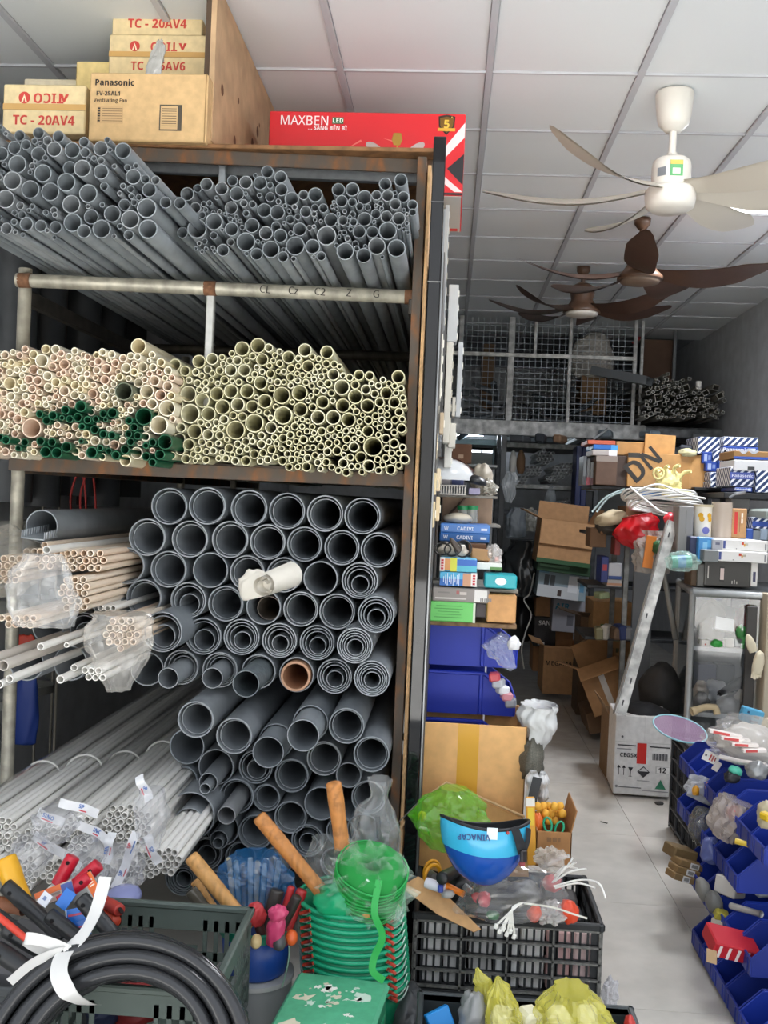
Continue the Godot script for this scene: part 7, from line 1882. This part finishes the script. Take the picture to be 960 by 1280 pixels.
	one("dark_tool", "dark grey tool inside the large clear pack", "tool", blob(Vector3(0.2, 0.075, 0.1), 506, 0.14, 1.6, 26, true, 0.5), mat("3a3836", 0.45), P(638, 1134, 2.8), Vector3(0, 0, 4))
	lump("red_tool_end", "red end of the tool inside the large clear pack, left side", "tool", 597, 1114, 613, 1132, 2.74, 0.04, mat("b9404c", 0.4), 507, 0.2)
	lump("red_tool_end", "red part inside the large clear pack, right side", "tool", 678, 1094, 702, 1112, 2.84, 0.06, mat("b04a4a", 0.4), 508, 0.2)
	lump("orange_bit", "orange tool bit at the front rim of the black crate, left of two", "tool", 656, 1130, 674, 1150, 2.76, 0.05, mat("d8583c", 0.4), 509, 0.2, -14)
	lump("orange_bit", "orange tool bit at the front rim of the black crate, right of two", "tool", 704, 1124, 726, 1152, 2.78, 0.05, mat("d84a2c", 0.4), 510, 0.2, 18)
	lump("clear_bag", "crumpled clear bag between the two orange bits", "plastic bag", 670, 1128, 708, 1152, 2.78, 0.08, film("d8d6d2", 0.45), 511, 0.3)
	lump("green_bit", "green bit under the edge of the large clear pack", "bit", 608, 1138, 624, 1148, 2.78, 0.04, mat("2c8a4c", 0.4), 512, 0.2)
	var zipc := P(690, 1110, 2.8)
	var zt := thing("cable_ties", "bundle of white cable ties fanning out over the right of the black crate", "cable ties", zipc)
	for e in [[[686, 1104, 2.84], [705, 1088, 2.84], [716, 1072, 2.84]], [[688, 1100, 2.84], [704, 1087, 2.82], [720, 1078, 2.8]], [[690, 1104, 2.82], [712, 1090, 2.8], [733, 1086, 2.78]], [[688, 1102, 2.84], [704, 1084, 2.84], [722, 1086, 2.8]], [[692, 1108, 2.8], [724, 1100, 2.78], [748, 1104, 2.74], [757, 1123, 2.72]], [[694, 1110, 2.8], [722, 1104, 2.78], [744, 1110, 2.75]], [[688, 1106, 2.82], [700, 1092, 2.8], [708, 1082, 2.8]]]:
		put("tie", sweep(curve(local(zipc, e)), 0.0028, 6), mat("eeece6", 0.4), zt)
	var z2 := thing("cable_ties", "white cable ties with square heads hanging over the front rim of the black crate", "cable ties", P(640, 1135, 2.72))
	for k in 6:
		var hx := 621.0 + k * 4.5
		var hy := 1156.0 + (k % 2) * 5 + k * 1.6
		put("tie", ribbon(local(z2.position, [[658 - k * 0.8, 1128, 2.72], [650 - k * 0.4, 1130, 2.7], [640, 1138, 2.69], [hx, hy, 2.69]]), 0.0055, Vector3(1, 0, 0.3)), mat("ecebe2", 0.4), z2)
		put("head", box(0.011, 0.014, 0.007, 0.002), mat("f2f1ea", 0.4), z2, P(hx - 1, hy + 2, 2.685) - z2.position, Vector3(0, 0, -20))
	put("tie", ribbon(local(z2.position, [[655, 1129, 2.72], [690, 1134, 2.7], [715, 1142, 2.69], [734, 1148, 2.69]]), 0.0055, Vector3(0, 1, 0.3)), mat("ecebe2", 0.4), z2)
	# the lower crate in front
	var b := P(660, 1262, 2.5)
	var y2 := P(660, 1246, 2.56).y
	var t2 := thing("crate", "smooth dark grey crate cut off by the bottom of the picture, holding yellow bags", "crate", Vector3(b.x - 0.005, 0, -2.36))
	crate_parts(t2, 0.53, y2, 0.36, mat("3c4244", 0.45), dust, 5, 3, true)
	drape("yellow_bag", "pointed translucent yellow bag at the left of the smooth crate", "plastic bag", 606, 1222, 660, 1300, 2.42, 0.1, film("e8e060", 0.42, 0.12), 521, [1.0, 0.9, 0.7, 0.5, 0.12], 12)
	drape("yellow_bag", "tip of the pointed yellow bag standing up against the black crate", "plastic bag", 592, 1208, 634, 1264, 2.48, 0.04, film("e8e060", 0.42, 0.12), 522, [0.8, 0.7, 0.45, 0.1], 22)
	drape("yellow_bag", "wide translucent yellow bag at the right of the smooth crate", "plastic bag", 660, 1236, 764, 1310, 2.4, 0.2, film("e8e060", 0.42, 0.12), 523, [1.0, 0.95, 0.75, 0.4])
	for k in 4: lump("white_part", "white part inside the yellow bags of the smooth crate", "part", 612 + k * 36, 1256, 640 + k * 36, 1286, 2.42, 0.06, mat("e4e0c0", 0.5), 530 + k, 0.25, 0.0, 2.2, "white parts in the yellow bags")
	carton("blue_card", "pointed bright blue card at the left of the smooth crate", "card", 551, 1276, 32, 26, 2.42, 0.02, mat("1c86d0", 0.4), {"rot": Vector3(-20, 20, 18)})
	lump("clear_bag", "shiny crumpled clear bag beside the bright blue card", "plastic bag", 572, 1240, 606, 1296, 2.44, 0.1, mat("8f9090", 0.25), 525, 0.4)
	lump("red_bit", "red bit at the right end of the smooth crate", "bit", 780, 1270, 794, 1290, 2.44, 0.05, mat("c03a34", 0.4), 526, 0.2)
	lump("grey_film", "white film hanging at the right foot of the black crate", "film", 752, 1222, 772, 1256, 2.9, 0.05, film("d6d6da", 0.5), 527, 0.25)
	lump("dark_sack", "dark sack on the floor between the green baskets and the black crate", "sack", 496, 1180, 530, 1262, 2.95, 0.2, mat("3a322c", 0.7), 528, 0.14)
	lump("clear_bag", "clear plastic bag lying on the floor right of the green stool", "plastic bag", 486, 1236, 532, 1282, 2.66, 0.2, mat("5b5c5e", 0.25), 529, 0.35)

# ---------- green baskets, bucket, stool ----------
func baskets():
	var green := mat("128a60", 0.4)
	var c := P(439, 1118, 2.66)
	var place := ["topmost", "second", "third", "fourth", "fifth", "sixth", "seventh", "eighth", "ninth", "tenth", "eleventh", "lowest"]
	for k in 12:
		var y := c.y - 0.21 - k * 0.0195
		var t := thing("basket", "green plastic basket with red-tipped wire handles, %s in the nested stack" % place[k], "basket", Vector3(c.x + 0.002 * k, maxf(y, 0.005), c.z), Vector3(0, 10 * k, 0), "nested green baskets")
		put("bowl", lathe([[0.0, 0.004], [0.10, 0.004], [0.104, 0.01], [0.128, 0.15], [0.139, 0.2], [0.136, 0.2], [0.125, 0.15], [0.1, 0.014], [0.0, 0.008]], 40), green, t)
		var rim := []
		for i in 40: rim.append(Vector3(cos(TAU * i / 40) * 0.142, 0.206, sin(TAU * i / 40) * 0.142))
		put("rim", sweep(rim, 0.0062, 8, true), mat("1aa377", 0.35), t)
		for s in [-1.0, 1.0]:
			var a0 := deg_to_rad((148 if s < 0 else 32) - 10 * k * -1.0)
			var pts := []
			for i in 7:
				var a := a0 + (i - 3) * 0.1
				pts.append(Vector3(cos(a) * 0.148, 0.2 - 0.018 * (1 - pow((i - 3) / 3.0, 2)), sin(a) * 0.148))
			put("wire_handle", sweep(pts, 0.0022, 6), mat("c6d8cc", 0.35, 0.5), t)
			put("grip", sweep([pts[4], pts[6] + Vector3(0, 0.004, 0)] if s > 0 else [pts[3], pts[0] + Vector3(0, 0.006, 0)], 0.005, 6), mat("b9402c", 0.4), t)
	# what lies in the topmost one
	var r := thing("raffia_roll", "big roll of bright green raffia in clear plastic on top of the green baskets", "raffia roll", P(457, 1128, 2.62), Vector3(24, 0, -8))
	put("roll", lathe([[0.024, 0.02], [0.06, 0.0], [0.088, 0.012], [0.094, 0.05], [0.092, 0.11], [0.08, 0.14], [0.05, 0.15], [0.026, 0.14], [0.022, 0.06], [0.024, 0.02]], 36), mat("158a38", 0.75), r)
	for k in 9:
		var ring := []
		for i in 30: ring.append(Vector3(cos(TAU * i / 30) * 0.0945, 0.02 + k * 0.013 + 0.004 * sin(3 * TAU * i / 30 + k), sin(TAU * i / 30) * 0.0945))
		put("strand", sweep(ring, 0.0025, 5, true), mat("22a24c", 0.45), r)
	put("wrap", blob(Vector3(0.215, 0.185, 0.205), 541, 0.34, 4.5, 26, true, 0.8), film("d8f4e0", 0.06, 0.2), r, Vector3(0, -0.02, 0))
	one("raffia_tail", "green raffia ribbon running down the front of the basket stack", "ribbon", ribbon([P(474, 1100, 2.5), P(468, 1140, 2.47), P(478, 1170, 2.46), P(468, 1196, 2.46), P(466, 1214, 2.45), P(480, 1226, 2.44)], 0.018, Vector3(1, 0, 0.2)), mat("2aa84c", 0.4))
	lump("green_film", "crumpled dark green film in front of the raffia roll", "film", 394, 1104, 452, 1146, 2.56, 0.1, mat("18a06a", 0.3), 542, 0.35)
	lump("white_bulb", "white round fitting beside the crumpled green film", "fitting", 448, 1124, 468, 1142, 2.55, 0.05, mat("ded8cc", 0.4), 543, 0.1)
	lump("orange_bulb", "orange round fitting below the white one in the green basket", "fitting", 450, 1132, 466, 1146, 2.53, 0.04, mat("dc9a3c", 0.4), 544, 0.1)
	stick("yellow_rule", "yellow ruler poking out of the green basket towards the black crate", "ruler", [500, 1114, 2.6], [486, 1136, 2.6], 3.5, mat("d8b52c", 0.4))
	var wood := mat("cf8d4e", 0.55, 0, "wood", 3)
	var wood2 := mat("dca868", 0.55, 0, "wood", 3)
	stick("wooden_shaft", "wooden handle standing upright behind the green raffia roll", "wooden handle", [417, 978, 2.66], [428, 1060, 2.66], 10, wood)
	stick("wooden_shaft", "long wooden handle leaning to the right into the green baskets", "wooden handle", [323, 1020, 2.62], [408, 1122, 2.62], 9.5, wood)
	stick("wooden_shaft", "pale wooden handle leaning right behind the dark green crate", "wooden handle", [238, 1070, 2.56], [312, 1160, 2.56], 9.5, wood2)
	stick("wooden_shaft", "short thin wooden handle behind the pale one", "wooden handle", [243, 1101, 2.62], [270, 1140, 2.62], 6, wood2)
	stick("glass_bottle", "clear brown glass bottle beside the short thin handle", "bottle", [238, 1112, 2.6], [258, 1138, 2.6], 8, mat("5c574c", 0.15))
	drape("clear_bag", "crumpled clear plastic standing behind the green raffia roll", "plastic bag", 438, 972, 498, 1060, 2.72, 0.12, film("e2e6e6", 0.1, 0.08), 545, [0.9, 1.0, 0.75, 0.3, 0.45])
	drape("clear_bag", "crumpled clear plastic between the two leaning wooden handles", "plastic bag", 376, 1046, 422, 1100, 2.7, 0.1, film("dfe3e3", 0.1, 0.08), 546, [0.8, 1.0, 0.7, 0.5])
	one("black_strip", "black strip inside the clear plastic behind the raffia roll", "strip", sweep([P(472, 1020, 2.74), P(474, 1048, 2.74)], 0.007, 6), mat("1c1d1f", 0.5))
	# blue bucket with tools
	var bk := P(318, 1236, 2.62)
	var yb := P(318, 1232, 2.53).y
	var drum := thing("grey_drum", "grey drum with a pale lid under the blue bucket", "drum", Vector3(bk.x, 0, bk.z))
	put("body", turned([[0, 0], [0.098, 0], [0.1, yb - 0.012], [0, yb - 0.012]], 30), mat("8d8f90", 0.5), drum)
	put("lid", turned([[0, yb - 0.014], [0.105, yb - 0.014], [0.105, yb - 0.002], [0, yb - 0.002]], 30), mat("b9bab8", 0.5), drum)
	var t := thing("bucket", "blue plastic bucket with a green rim, full of tools", "bucket", Vector3(bk.x, yb, bk.z))
	put("body", lathe([[0.0, 0.002], [0.082, 0.002], [0.085, 0.01], [0.096, 0.125], [0.092, 0.125], [0.08, 0.012], [0.0, 0.008]], 36), mat("1c4796", 0.35), t)
	put("rim", turned([[0.092, 0.108], [0.101, 0.108], [0.102, 0.13], [0.09, 0.13], [0.09, 0.108]], 36), mat("1c7d62", 0.35), t)
	put("handle", sweep(curve([Vector3(0.09, 0.12, 0.03), Vector3(0.098, 0.06, 0.06), Vector3(0.085, -0.01, 0.07)]), 0.002, 6), mat("8fb59c", 0.4), t)
	var hs := [[[378, 1112, 2.6], [352, 1180, 2.58], 7, "a82a2c", "red pipe-wrench handle leaning to the right in the blue bucket"], [[365, 1108, 2.62], [345, 1170, 2.6], 5, "c8383a", "thin red tool handle behind the red pipe wrench"], [[347, 1112, 2.6], [330, 1170, 2.58], 9, "35322f", "dark grey rubber tool handle in the middle of the blue bucket"], [[372, 1120, 2.54], [346, 1172, 2.54], 6.5, "2c2624", "dark brown tool handle crossing the front of the blue bucket"], [[322, 1150, 2.56], [330, 1180, 2.56], 6, "4a2c2a", "dark red tool shaft left in the blue bucket"]]
	for e in hs: stick("hand_tool", e[4], "tool", e[0], e[1], e[2], mat(e[3], 0.4))
	lump("pink_glove", "pink plastic clamp in the middle of the blue bucket", "clamp", 330, 1138, 352, 1182, 2.5, 0.04, mat("c8406c", 0.35), 551, 0.3, -8)
	lump("pink_glove", "pink jaw of the plastic clamp in the blue bucket", "clamp", 338, 1130, 362, 1150, 2.5, 0.04, mat("d24a74", 0.35), 552, 0.3, 20)
	lump("grey_disc", "grey round cap at the front of the blue bucket", "cap", 340, 1166, 358, 1186, 2.5, 0.05, mat("4c4c4e", 0.4), 553, 0.08)
	lump("orange_ball", "orange ball at the right of the blue bucket", "ball", 356, 1162, 372, 1180, 2.52, 0.04, mat("d8602c", 0.4), 554, 0.05)
	lump("wooden_ball", "cream wooden knob at the left of the blue bucket", "knob", 313, 1168, 327, 1184, 2.5, 0.04, mat("d9c08c", 0.5), 555, 0.08)
	lump("red_net", "red net bag at the left of the blue bucket", "net bag", 308, 1128, 332, 1156, 2.56, 0.05, mat("b93438", 0.5), 556, 0.35)
	drape("blue_bag", "translucent blue bag of brushes standing behind the blue bucket", "plastic bag", 268, 1064, 362, 1148, 2.68, 0.13, film("2474b4", 0.35, 0.1), 557, [0.8, 0.95, 1.0, 0.8, 0.5])
	for k in 8: stick("brush", "pale brush handle inside the translucent blue bag", "brush", [286 + k * 9, 1072 + (k % 3) * 4, 2.69], [292 + k * 7, 1136, 2.69], 3.4, mat(["b4a98a", "8fa0a8", "7d6f5c", "a3aeb2"][k % 4], 0.5), 0.0, "brush handles in the blue bag")
	# low green stool
	var h := 0.35
	var a := P(372, 1212, 2.5)
	var s := thing("stool", "low green plastic stool with a paint-spattered top", "stool", Vector3(a.x + 0.105, 0, -2.3), Vector3(0, -6, 0))
	var y: float = P(430, 1213, 2.5).y
	put("top", box(0.235, 0.022, 0.34, 0.008), mat("58b48a", 0.5, 0, "fine", 4), s, Vector3(0, y - 0.011, 0))
	put("skirt", box(0.222, 0.05, 0.325, 0.006), mat("237f58", 0.5), s, Vector3(0, y - 0.046, 0))
	for sx in [-1, 1]:
		for sz in [-1, 1]: put("leg", box(0.035, y - 0.06, 0.035, 0.006), mat("2a8a60", 0.5), s, Vector3(sx * 0.095, (y - 0.06) / 2, sz * 0.14))
	for k in 44:
		var poly := PackedVector2Array()
		var rr := rng.randf_range(0.003, 0.015) * (1.0 if k > 9 else 2.0)
		var nn := 13
		for i in nn: poly.append(Vector2(cos(TAU * i / nn), sin(TAU * i / nn) * 0.7) * rr * rng.randf_range(0.25, 1.4))
		put("paint_spot", slab(poly, 0.0008), mat(["e8e8de", "d8d0b8", "c8dccc"][k % 3], 0.7), s, Vector3(rng.randf_range(-0.1, 0.1) - (0.02 if k < 14 else 0.0), y + 0.0006, rng.randf_range(-0.12, 0.15)), Vector3(-90, rng.randf_range(0, 90), 0))

# ---------- tools at the lower left ----------
func tools():
	var cg := mat("525d57", 0.5)
	var dust := mat("5f6763", 0.6, 0, "dirt", 9)
	# dark green crate
	var xr := P(312, 1140, 2.45).x
	var y1 := P(225, 1133, 2.45).y
	var t := thing("crate", "dark grey-green perforated crate under the coil of black hose", "crate", Vector3(xr - 0.18, y1 - 0.25, -2.24))
	var st := begin()
	var w := 0.36
	var h := 0.25
	var dz := 0.42
	add_box(st, Vector3(w, 0.008, dz), Vector3(0, 0.004, 0))
	for e in [[1.0, 0.0], [-1.0, 0.0], [0.0, 1.0], [0.0, -1.0]]:
		var along: bool = e[0] == 0.0
		var len_: float = w if along else dz
		var bs := Basis.IDENTITY if along else Basis(Vector3.UP, PI / 2)
		var off := Vector3(e[0] * w / 2, 0, e[1] * dz / 2)
		var strip := func(x: float, y: float, sx: float, sy: float): add_box(st, Vector3(sx, sy, 0.004), off + bs * Vector3(x, y, 0), 0.0, bs)
		for q in [[0.222, 0.06], [0.128, 0.022], [0.072, 0.02], [0.02, 0.04]]: strip.call(0.0, q[0], len_, q[1])
		var n := int(len_ / 0.026)
		for i in n + 1:
			if absf(i - n / 2.0) < 1.9:
				strip.call(-len_ / 2 + i * len_ / n, 0.085, 0.011, 0.12)
			else:
				strip.call(-len_ / 2 + i * len_ / n, 0.12, 0.011, 0.2)
		strip.call(0.0, 0.148, 0.1, 0.012 if along else 0.03)
	put("walls", done(st), cg, t)
	var rim := begin()
	for s in [-1, 1]:
		add_box(rim, Vector3(w + 0.024, 0.016, 0.018), Vector3(0, h, s * (dz / 2 + 0.003)), 0.004)
		add_box(rim, Vector3(0.018, 0.016, dz + 0.024), Vector3(s * (w / 2 + 0.003), h, 0), 0.004)
	put("rim", done(rim), cg, t)
	var ribs := begin()
	for i in 9: add_box(ribs, Vector3(0.008, 0.006, 0.05), Vector3(w / 2 + 0.006, 0.03 + (i % 3) * 0.07, -0.16 + (i / 3) * 0.15), 0.0)
	put("ribs", done(ribs), dust, t)
	var low := thing("crate", "lower dark crate carrying the grey-green one", "crate", Vector3(xr - 0.18, 0, -2.24))
	crate_parts(low, 0.35, y1 - 0.255, 0.41, cg, dust, 5, 3, true)
	lump("red_bundle", "red and dark blue bundle at the bottom of the grey-green crate", "bundle", 130, 1232, 200, 1275, 2.2, 0.12, mat("8f2c2c", 0.5), 601, 0.25)
	lump("blue_bundle", "dark blue bundle beside the red one in the grey-green crate", "bundle", 110, 1240, 150, 1280, 2.15, 0.12, mat("232c48", 0.5), 602, 0.25)
	# grey tray that holds the tools
	var g := P(55, 1224, 2.3)
	var tray := thing("crate", "dark grey crate at the left edge full of red and black tool handles", "crate", Vector3(g.x - 0.03, 0, -2.42))
	crate_parts(tray, 0.34, g.y, 0.34, mat("4a4e50", 0.5), dust, 5, 4, true)
	lump("packs", "clear and grey packs filling the dark grey crate", "pack", -40, 1160, 110, 1236, 2.42, 0.25, mat("5c5c5e", 0.5), 603, 0.2)
	var black := mat("26282a", 0.4)
	var red := mat("c01f34", 0.35)
	var hb := [[[6, 1106, 2.32], [78, 1172, 2.3], 10, "black tool handle with a hole, uppermost at the left edge"], [[100, 1122, 2.24], [152, 1180, 2.22], 10.5, "black tool handle with a red ferrule, nearest the white ribbon"], [[60, 1143, 2.26], [120, 1190, 2.24], 10, "black tool handle with a hole, in the middle of the bunch"], [[6, 1160, 2.2], [92, 1212, 2.18], 11, "long black tool handle with a hole, lower in the bunch"], [[-6, 1186, 2.16], [62, 1232, 2.14], 12, "thick black tool handle at the bottom left of the bunch"], [[-10, 1140, 2.24], [30, 1170, 2.22], 9, "short black tool handle cut by the left edge"]]
	for e in hb:
		var s := stick("hand_tool", e[3], "tool handle", e[0], e[1], e[2], black)
		var p := P(e[0][0], e[0][1], e[0][2]) - s.position
		var q := p * 0.86 + Vector3(0, 0.004, e[2] * S(e[0][2]) * 0.98)
		put("hole", turned([[0, 0], [0.005, 0], [0.005, 0.002], [0, 0.002]], 12), mat("08080a", 0.9), s, q, Vector3(75, 0, 0))
	stick("red_ferrule", "red ferrule at the end of the black handle nearest the white ribbon", "ferrule", [152, 1180, 2.22], [168, 1200, 2.21], 9, mat("d83a2c", 0.35))
	var hr := [[[92, 1070, 2.42], [72, 1106, 2.4], 9, "red tool handle with a hole, pointing up, left of three"], [[124, 1080, 2.4], [84, 1116, 2.38], 9, "red tool handle with a hole, pointing right, upper of two"], [[113, 1096, 2.36], [74, 1124, 2.34], 9, "red tool handle with a hole, pointing right, lower of two"]]
	for e in hr:
		var s := stick("hand_tool", e[3], "tool handle", e[0], e[1], e[2], red)
		var p := P(e[0][0], e[0][1], e[0][2]) - s.position
		put("hole", turned([[0, 0], [0.005, 0], [0.005, 0.002], [0, 0.002]], 12), mat("20060a", 0.9), s, p * 0.78 + Vector3(0, 0.004, 0.016), Vector3(75, 0, 0))
	stick("hand_tool", "broad yellow and black tool handle at the left edge", "tool handle", [6, 1072, 2.36], [26, 1126, 2.34], 14, mat("e8ac1c", 0.35))
	stick("hand_tool", "brown wooden brush block at the left edge under the yellow handle", "brush", [-8, 1128, 2.34], [30, 1136, 2.32], 9, mat("8f5a3c", 0.6, 0, "streak", 6))
	stick("orange_stick", "long orange-red flat stick under the black handles", "stick", [-6, 1142, 2.2], [60, 1196, 2.16], 4.5, mat("d8402c", 0.4))
	stick("orange_stick", "second orange-red stick showing below the white ribbon", "stick", [84, 1182, 2.14], [122, 1204, 2.12], 5, mat("d8402c", 0.4))
	var rt := stick("red_tube", "hollow red-brown tube with an open end beside the blue card packs", "tube", [150, 1138, 2.26], [126, 1124, 2.32], 8, mat("a8352c", 0.4))
	put("bore", turned([[0, 0], [0.0085, 0], [0.0085, 0.002], [0, 0.002]], 14), mat("180808", 0.9), rt, P(151, 1138.6, 2.255) - rt.position, Vector3(0, 0, -50))
	stick("red_tube", "second red-brown tube under the hollow one", "tube", [146, 1152, 2.26], [120, 1138, 2.32], 7, mat("b9432c", 0.4))
	stick("green_strip", "thin green strip between the red-brown tubes", "strip", [122, 1152, 2.26], [112, 1140, 2.28], 2.5, mat("4a9a4c", 0.4))
	# carded packs
	var card := func(label: String, px: float, py: float, wp: float, hp: float, d: float, rz: float, hex: String, patch: Array, text: Array):
		carton("blister_card", label, "blister pack", px, py, wp, hp, d, 0.004, mat(hex, 0.3), {"rot": Vector3(-18, 0, rz), "patch": patch, "print": text})
	card.call("grey and orange carded pack next to the white ribbon", 108.0, 1118.0, 44.0, 36.0, 2.34, -52.0, "a9a8a4", [[0.0, 0.0, 1.0, 0.34, "e8702a"], [0.3, 0.4, 0.6, 1.0, "8f8e8a"], [0.2, 0.08, 0.24, 0.26, "f4e2d2"], [0.28, 0.08, 0.32, 0.26, "f4e2d2"], [0.36, 0.08, 0.4, 0.26, "f4e2d2"], [0.6, 0.12, 0.8, 0.28, "7a3fae"]], [])
	card.call("orange-topped clear carded pack beside the red handles", 68.0, 1117.0, 50.0, 18.0, 2.33, 24.0, "b9a49a", [[0.0, 0.0, 0.7, 0.4, "e0703a"], [0.7, 0.1, 1.0, 1.0, "44589c"], [0.1, 0.45, 0.65, 0.6, "8f7f78"]], [])
	card.call("bright blue pointed card with red print below the grey and orange pack", 97.0, 1146.0, 30.0, 22.0, 2.28, 14.0, "2270cc", [[0.1, 0.3, 0.8, 0.42, "c8506a"], [0.0, 0.94, 1.0, 1.0, "dfe8f4"], [0.0, 0.0, 0.05, 1.0, "dfe8f4"]], [])
	card.call("second bright blue card under the pointed one", 100.0, 1162.0, 26.0, 20.0, 2.26, 22.0, "1f62bc", [[0.1, 0.3, 0.7, 0.4, "b9506a"]], [])
	card.call("blue card edge between the orange pack and the grey pack", 82.0, 1124.0, 16.0, 24.0, 2.3, -30.0, "2a7ad8", [], [])
	card.call("white label corner near the red-brown tubes", 56.0, 1124.0, 14.0, 16.0, 2.29, -30.0, "dfe2ea", [[0.3, 0.3, 0.6, 0.6, "7a8ab4"]], [])
	lump("purple_lid", "translucent violet lid behind the dark green crate", "lid", 132, 1108, 176, 1130, 2.52, 0.12, mat("8f95c4", 0.35), 604, 0.05)

# ---------- coil of black hose ----------
func coil():
	var c := P(150, 1352, 1.95)
	var t := thing("hose_coil", "coil of thick black hose tied with a white ribbon, lying on the grey-green crate", "hose coil", c)
	var bs := Basis.from_euler(Vector3(deg_to_rad(61), deg_to_rad(2), deg_to_rad(-5)))
	t.basis = bs
	var rub := mat("2c2d2f", 0.2)
	var k := 0
	for lay in 4:
		for q in 3:
			var r := 0.262 - q * 0.031 - 0.003 * (lay % 2)
			var pts := []
			for i in 56:
				var a := TAU * i / 56
				pts.append(Vector3(cos(a) * (r + 0.004 * sin(2 * a + k)), lay * 0.031 + 0.005 * sin(3 * a + k * 1.7), sin(a) * (r + 0.004 * cos(2 * a + k * 0.7))))
			put("hose_turn", sweep(pts, 0.0152, 10, true), rub, t)
			k += 1
	# white ribbon: a knot, a bow and a band round the hose
	var kn := P(84, 1188, 1.96)
	var rb := thing("white_ribbon", "white plastic ribbon knotted round the coil of black hose", "ribbon", kn)
	var wm := mat("d9d8d5", 0.4)
	put("knot", blob(Vector3(0.022, 0.024, 0.02), 611, 0.2), wm, rb, Vector3(0, -0.012, 0))
	put("tail", ribbon(local(kn, [[84, 1188, 1.96], [104, 1168, 1.98], [120, 1138, 2.02], [132, 1096, 2.06]]), 0.03, Vector3(1, 0.4, 0)), wm, rb)
	put("tail", ribbon(local(kn, [[84, 1188, 1.96], [62, 1194, 1.94], [38, 1206, 1.92], [12, 1228, 1.9]]), 0.022, Vector3(0.3, 1, 0)), wm, rb)
	put("loop", ribbon(local(kn, [[84, 1188, 1.96], [66, 1180, 1.95], [46, 1174, 1.95], [33, 1174, 1.96], [46, 1184, 1.97], [66, 1190, 1.97], [84, 1189, 1.97]]), 0.024, Vector3(0.2, 1, 0)), wm, rb)
	put("band", ribbon(local(kn, [[84, 1186, 1.96], [76, 1200, 1.93], [74, 1220, 1.9], [86, 1242, 1.88], [104, 1254, 1.9], [118, 1256, 1.94]]), 0.034, Vector3(1, 0.1, 0)), wm, rb)
